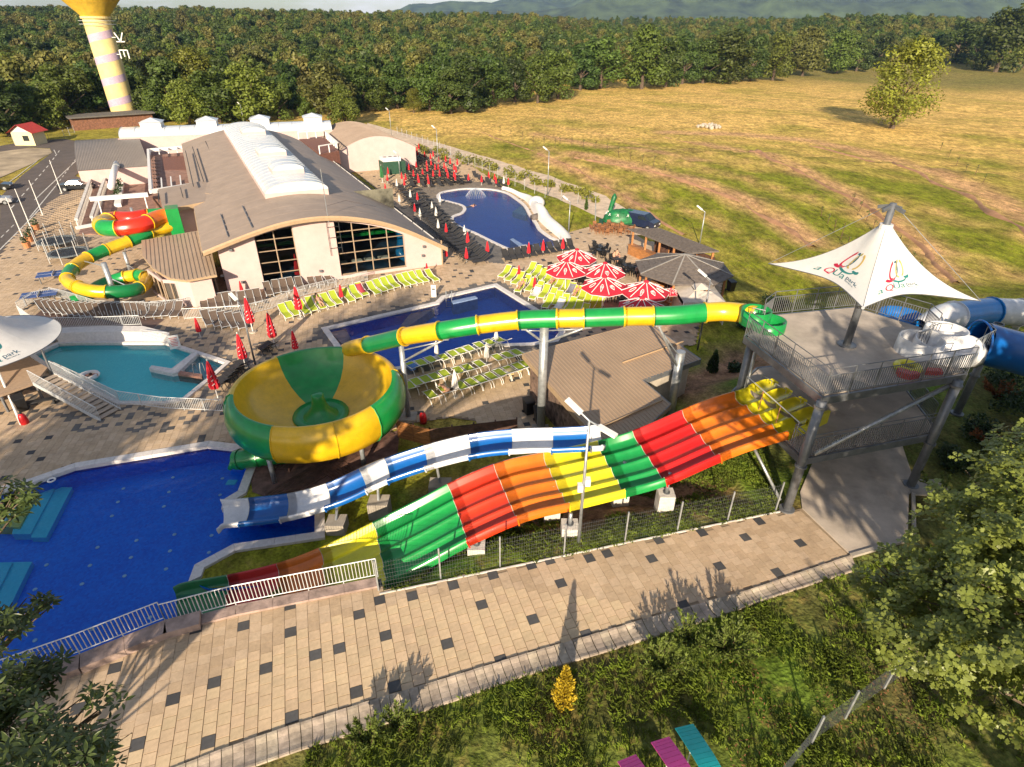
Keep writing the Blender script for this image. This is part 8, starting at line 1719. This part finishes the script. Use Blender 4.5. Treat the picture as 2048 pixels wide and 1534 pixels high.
near_tree('broad oak crown filling the lower right corner', Vector((16.5, 5.0, 0)), [(rp_(*q[:3]), q[3]) for q in ((2000, 1015, 12.6, .95), (1930, 1100, 12.2, .85), (1840, 1160, 12.2, .7), (1762, 1165, 12.4, .45), (1860, 1265, 11.6, .8), (1965, 1210, 11.6, 1.0), (2060, 1120, 12.0, 1.15), (1945, 1330, 11.0, .7), (2060, 1290, 10.8, 1.05), (1770, 1255, 12.3, .38), (2120, 1200, 11.5, 1.3), (2150, 1050, 12.5, 1.3), (2090, 890, 13.5, .8), (2190, 1380, 11, 1.2), (1900, 1230, 13.2, .8), (2025, 930, 13.2, .5))], oakleaf, .10, 760, OAK, 3)
near_tree('sparse leafy branches of a tree in the lower left corner', Vector((-15.5, 1.5, 0)), [(rp_(*q[:3]), q[3]) for q in ((5, 1005, 10.5, .34), (40, 990, 10.5, .2), (30, 1225, 10.0, .26), (85, 1205, 10.2, .16), (-10, 1245, 9.8, .3), (85, 1345, 9.6, .24), (40, 1400, 9.3, .36), (115, 1430, 9.2, .40), (200, 1425, 9.4, .3), (235, 1490, 9.5, .22), (15, 1490, 8.8, .42), (140, 1510, 8.8, .38), (-60, 1420, 9.0, .6), (-110, 1250, 9.8, .7), (-60, 1560, 8.6, .8), (90, 1590, 8.6, .6))], slimleaf, .115, 800, CHS, 8)
# tall trees behind the viewpoint, which throw the dappled shade over bowl, pool and tower
for k, (x, y, H, R, kd, lab) in enumerate(((-19.5, -7, 20.5, 1.15, 5, 'tall tree behind the viewpoint on the left'), (-31, -5, 17, 1.0, 5, 'tall tree at the far left below the viewpoint'), (13.0, -3, 18.0, 1.0, 5, 'tall tree behind the viewpoint on the right'), (23, 4, 17, .9, 2, 'tall tree right of the oak beyond the frame'), (30, 14, 15, .9, 0, 'tree right of the tower beyond the frame'), (-19.0, -6, 10.5, 1.0, 5, 'small tree left behind the viewpoint that shades the big pool'), (-13.6, 4.6, 7.0, .85, 5, 'small tree below the lower left corner, out of frame'), (20, 1.5, 16, 1.0, 5, 'tall tree right behind the viewpoint that shades the tower'))):
    tree(Vector((x, y, -.1)), H, kd, lab, 'trees behind the viewpoint', R)

# ------------------------------------------------------------------ grass
M_GRASS = mat('grass_blade', (.20, .27, .026), rough=.7, var=.4, scale=1.5, trans=.3, detail=4)
gb = MB(); rnd = random.Random(11)
GUTW = [Vector((p.x, p.y)) for p in GBW]
def below_gutter(x, y):
    best = 1e9; sg = 0
    for a, b in zip(GUTW[:-1], GUTW[1:]):
        d = segd(x, y, a, b)
        if d < best: best = d; sg = (b.x - a.x) * (y - a.y) - (b.y - a.y) * (x - a.x)
    return sg < 0
def tuft(x, y, z, n, h_):
    for _ in range(n):
        a = rnd.uniform(0, 6.28); d = Vector((cos(a), sin(a), 0)); l = h_ * rnd.uniform(.5, 1.3); w = .010 + .006 * rnd.random(); b_ = Vector((x + rnd.gauss(0, .03), y + rnd.gauss(0, .03), z - .01)); s_ = Vector((-d.y, d.x, 0)) * w
        gb.add([b_ - s_, b_ + s_, b_ + d * l * .25 + s_ * .8 + Vector((0, 0, l * .6)), b_ + d * l * .7 + Vector((0, 0, l * .85)), b_ + d * l * .25 - s_ * .8 + Vector((0, 0, l * .6))], [(0, 1, 2, 3, 4)])
k = 0
while k < 9000:
    x, y = rnd.uniform(-6, 21), rnd.uniform(7.5, 22); px_, py_ = proj((x, y, 0)); 
    if not (-20 < px_ < 2080 and py_ < 1560): k += .3; continue
    if not below_gutter(x, y) or (x > 11.5 and inpoly(x, y, offset_poly(SLAB, .3))): k += .3; continue
    d_ = noise.noise(Vector((x * .5, y * .5, 0))) + .35 * noise.noise(Vector((x * 1.7, y * 1.7, 3)))
    if d_ < -.12 + rnd.uniform(-.25, .25): k += .3; continue
    tuft(x, y, 0, rnd.randint(4, 8), .16 + .1 * max(0, d_)); k += 1
o = link('lawn_grass', gb.mesh('lawn_grass'), M_GRASS); tag(o, 'patchy tufted grass on the lawn below the walkway', 'grass', None, 'stuff')
gb = MB(); k = 0
while k < 7500:
    x, y = rnd.uniform(-5, 14), rnd.uniform(15, 28)
    if inpoly(x, y, UPPER): k += .3; continue
    d0_ = polyd(x, y, UPPER)
    if d0_ > 8 or (x < -4.6): k += .3; continue
    n_ = noise.noise(Vector((x * .45, y * .45, 7)))
    if n_ < -.05 - .3 * (1 - min(1, d0_ / 2)) + .12 * max(0, d0_ - 2.5): k += .3; continue
    tuft(x, y, hz(x, y), rnd.randint(4, 7), .15); k += 1
o = link('slope_grass', gb.mesh('slope_grass'), M_GRASS); tag(o, 'short grass on the slope under the slides', 'grass', None, 'stuff')
# fallen leaves by the lower fence
lf = MB()
for _ in range(1400):
    x, y = rnd.uniform(6.5, 13), rnd.uniform(7.5, 12.5)
    if noise.noise(Vector((x * .6, y * .6, 12))) < .0: continue
    d = Vector((rnd.gauss(0, 1), rnd.gauss(0, 1), rnd.gauss(0, .3))); slimleaf(lf, Vector((x, y, rnd.uniform(.01, .05))), d, Vector((rnd.gauss(0, .3), rnd.gauss(0, .3), 1)), .09)
o = link('fallen_leaves', lf.mesh('fallen_leaves'), mat('dead_leaf', (.26, .11, .045), rough=.8, var=.3, scale=3)); tag(o, 'brown fallen leaves beside the lower wire fence', 'leaves', None, 'stuff')
# stone heap on the meadow
sh_ = at(1418, 256); SHp = thing('stone_heap', 'heap of grey stones on the meadow', 'stones', sh_); 
for k in range(26): a = random.uniform(0, 6.28); r_ = random.random() ** .5 * 3; part('stone', MB().sphere((sh_.x + r_ * cos(a), sh_.y + r_ * sin(a), hz(sh_.x, sh_.y) + .2 + .8 * (1 - r_ / 3)), (random.uniform(.3, .6), random.uniform(.3, .6), random.uniform(.25, .5)), 6, 4), M_CONC, SHp)

# ------------------------------------------------------------------ people
def person(name_label, base, rz, joints, hair=(.05, .03, .02), trunks=None, scale=1.0):
    """joints: list of (name, parent, (x,y,z), radius); one continuous skinned body"""
    me_ = bpy.data.meshes.new('person'); idx = {n: i for i, (n, _, _, _) in enumerate(joints)}
    me_.from_pydata([tuple(c * scale for c in j[2]) for j in joints], [(idx[j[1]], i) for i, j in enumerate(joints) if j[1]], [])
    o = bpy.data.objects.new('person', me_); COL.objects.link(o); sk = o.modifiers.new('skin', 'SKIN'); sk.use_smooth_shade = True; o.modifiers.new('sub', 'SUBSURF').levels = 1
    for v, j in zip(me_.skin_vertices[0].data, joints): v.radius = (j[3] * scale, j[3] * scale); v.use_root = (j[1] is None)
    me_.materials.append(M_SKIN); o.location = base; o.rotation_euler = (0, 0, rz); tag(o, name_label, 'person')
    hd = [j for j in joints if j[0] == 'head'][0]; link('hair', MB().sphere((hd[2][0] * scale, hd[2][1] * scale, hd[2][2] * scale + .045), (.105 * scale, .115 * scale, .09 * scale), 8, 5).mesh('hair', smooth=True), mat('hair_dark', hair, rough=.8), o)
    if trunks: pv_ = joints[0]; link('swim_trunks', MB().sphere(tuple(c * scale for c in pv_[2]), (.19 * scale, .17 * scale, .14 * scale), 10, 6).mesh('swim_trunks', smooth=True), trunks, o)
    return o
SIT = [('pelvis', None, (0, 0, .5), .13), ('chest', 'pelvis', (0, .03, .85), .15), ('neck', 'chest', (0, .02, 1.05), .06), ('head', 'neck', (0, 0, 1.2), .10), ('sl', 'chest', (-.19, .02, .97), .06), ('el', 'sl', (-.24, -.1, .72), .045), ('hl', 'el', (-.14, -.3, .74), .04), ('sr', 'chest', (.19, .02, .97), .06), ('er', 'sr', (.24, -.1, .72), .045), ('hr', 'er', (.14, -.3, .74), .04), ('kl', 'pelvis', (-.12, -.42, .52), .075), ('fl', 'kl', (-.12, -.42, .08), .045), ('tl', 'fl', (-.12, -.55, .04), .04), ('kr', 'pelvis', (.12, -.42, .52), .075), ('fr', 'kr', (.12, -.42, .08), .045), ('tr', 'fr', (.12, -.55, .04), .04)]
SWIM = [('pelvis', None, (0, 0, -.15), .13), ('chest', 'pelvis', (0, -.38, .02), .15), ('neck', 'chest', (0, -.55, .1), .06), ('head', 'neck', (0, -.66, .18), .10), ('sl', 'chest', (-.2, -.45, .05), .06), ('el', 'sl', (-.42, -.6, .02), .045), ('hl', 'el', (-.3, -.85, .02), .035), ('sr', 'chest', (.2, -.45, .05), .06), ('er', 'sr', (.42, -.6, .02), .045), ('hr', 'er', (.3, -.85, .02), .035), ('kl', 'pelvis', (-.12, .42, -.25), .07), ('fl', 'kl', (-.12, .82, -.2), .04), ('kr', 'pelvis', (.12, .42, -.28), .07), ('fr', 'kr', (.12, .82, -.25), .04)]
for (x, y), rz, lab in ((Q5(680, 560), .6, 'bare chested person sitting at the table behind the gazebo'), (Q5(700, 545), 2.4, 'person sitting opposite at the table behind the gazebo'), (Q5(855, 672), .3, 'bare chested person sitting beside the gazebo post')):
    p = at(x, y); person(lab, (p.x, p.y, ZP + .05), rz, SIT, trunks=mat('navy_trunks', (.02, .03, .08), rough=.8))
p = at(*Q4(920, 690)); person('person swimming in the narrow part of the kidney pool', (p.x, p.y, ZP - .08), 1.2, SWIM)
p = at(178, 752); ringc = Vector((p.x, p.y, ZP + .02)); ring(ringc, .52, .17, M_WHITE, 'white swim ring floating in the teal pool', 'swim_ring'); person('person in red lying in the white swim ring', (p.x - .1, p.y + .1, ZP + .12), .9, SWIM, trunks=mat('red_swimwear', (.5, .02, .05), rough=.7))

# sunbathers and towels on some loungers
LIE = [('pelvis', None, (0, 0, .50), .13), ('chest', 'pelvis', (-.42, 0, .66), .15), ('neck', 'chest', (-.66, 0, .82), .06), ('head', 'neck', (-.82, 0, .93), .10), ('sl', 'chest', (-.5, -.2, .7), .055), ('el', 'sl', (-.25, -.32, .55), .045), ('hl', 'el', (.0, -.28, .48), .038), ('sr', 'chest', (-.5, .2, .7), .055), ('er', 'sr', (-.25, .32, .55), .045), ('hr', 'er', (.0, .28, .48), .038), ('kl', 'pelvis', (.45, -.1, .52), .075), ('fl', 'kl', (.88, -.1, .42), .045), ('tl', 'fl', (.93, -.1, .52), .035), ('kr', 'pelvis', (.45, .1, .60), .075), ('fr', 'kr', (.86, .1, .42), .045), ('tr', 'fr', (.91, .1, .52), .035)]
LL = [o for o in bpy.data.objects if o.name.startswith('lime_lounger')]
def near_px(x, y): p = at(x, y); return min(LL, key=lambda o: (o.location.x - p.x) ** 2 + (o.location.y - p.y) ** 2)
for k, ((x, y), lab) in enumerate(((Q4(1320, 1345), 'sunbather lying on a lime lounger beside the pool edge'), (Q4(1480, 1320), 'sunbather lying in the middle of the lime loungers'), (Q4(1690, 1420), 'sunbather lying on a lime lounger below the parasols'), (Q1(500, 895), 'sunbather on the lime lounger by the round white parasol base'), (Q8(925, 290), 'sunbather on a lime lounger in front of the hall'))):
    o = near_px(x, y); person(lab, o.location.copy(), o.rotation_euler.z, LIE, trunks=mat('swim_%d' % k, ((.02, .03, .1), (.4, .02, .04), (.02, .02, .02), (.5, .3, .05), (.05, .2, .25))[k], rough=.8))
TWC = [(.75, .73, .70), (.20, .22, .28), (.08, .20, .45), (.55, .06, .08), (.70, .55, .25)]
for k, ((x, y), lab) in enumerate(((Q4(1350, 1390), 'white towel over a lime lounger at the pool edge'), (Q4(1630, 1395), 'grey towel over a lime lounger below the parasols'), (Q1(195, 760), 'white towel on a lime lounger beside the bowl'), (Q8(1250, 190), 'blue towel on a lime lounger in front of the hall'), (Q1(930, 740), 'sand towel on a lime lounger near the shed'), (Q4(1540, 1500), 'red towel on a lime lounger beside the pool'))):
    o = near_px(x, y); m_ = MB().grid([[(x_, -.33, z_ - .12), (x_, -.3, z_ + .012), (x_, 0, z_ - .008), (x_, .3, z_ + .012), (x_, .33, z_ - .18)] for x_, z_ in ((-.78, .775), (-.5, .585), (-.1, .375), (.3, .37), (.5, .37))]); t = link('towel', m_.mesh('towel', smooth=True), mat('towel_%d' % k, TWC[k % 5], rough=.95, var=.15, scale=8)); t.location = o.location; t.rotation_euler = o.rotation_euler; tag(t, lab, 'towel')
# bushes on the slope right of the tower; shade put into leaf colour
for k, (x, y, r_) in enumerate(((1990, 770, 1.3), (2035, 830, 1.2), (1950, 880, 1.0), (2010, 920, 1.3), (1900, 930, .8), (1560, 560, 1.0), (1505, 600, .9), (1480, 690, .7))):
    c = at(x, y, 0); c.z = hz(c.x, c.y); m_ = MB(); 
    for q in range(5): leafclump(m_, c + Vector((random.uniform(-.6, .6) * r_, random.uniform(-.6, .6) * r_, r_ * random.uniform(.3, .8))), r_ * .6, 150, .12, .8)
    T2 = thing('dark_bush', nth('dark leafy bush on the slope beside the tower'), 'bush', c, 'bushes beside the tower'); part('foliage', m_, M_LEAFD, T2)

# staked saplings planted in rows on the meadow
for k, (a_, b_, n_, rn) in enumerate((((1640, 440), (1745, 560), 9, 'row nearest the tower'), ((1700, 420), (1830, 560), 10, 'row behind the sail'), ((1120, 285), (1330, 345), 10, 'row above the gravel path'), ((1000, 268), (1110, 300), 6, 'short row at the left of the meadow'), ((1880, 300), (1960, 380), 6, 'row below the lone tree'))):
    for q in range(n_):
        t = q / (n_ - 1); c = at(a_[0] + (b_[0] - a_[0]) * t, a_[1] + (b_[1] - a_[1]) * t); c.z = hz(c.x, c.y); h_ = random.uniform(1.2, 2.0); T2 = thing('staked_sapling', ORD[q] + ' from left: thin staked sapling in the ' + rn, 'sapling', c, 'saplings on the meadow')
        part('stake', MB().tube([c, c + Vector((random.uniform(-.15, .15), 0, h_))], .035, 5), M_DWOOD, T2); m_ = MB(); leafclump(m_, c + Vector((0, 0, h_ * .8)), .28, 24, .09, 1.3); part('foliage', m_, M_LEAF, T2)
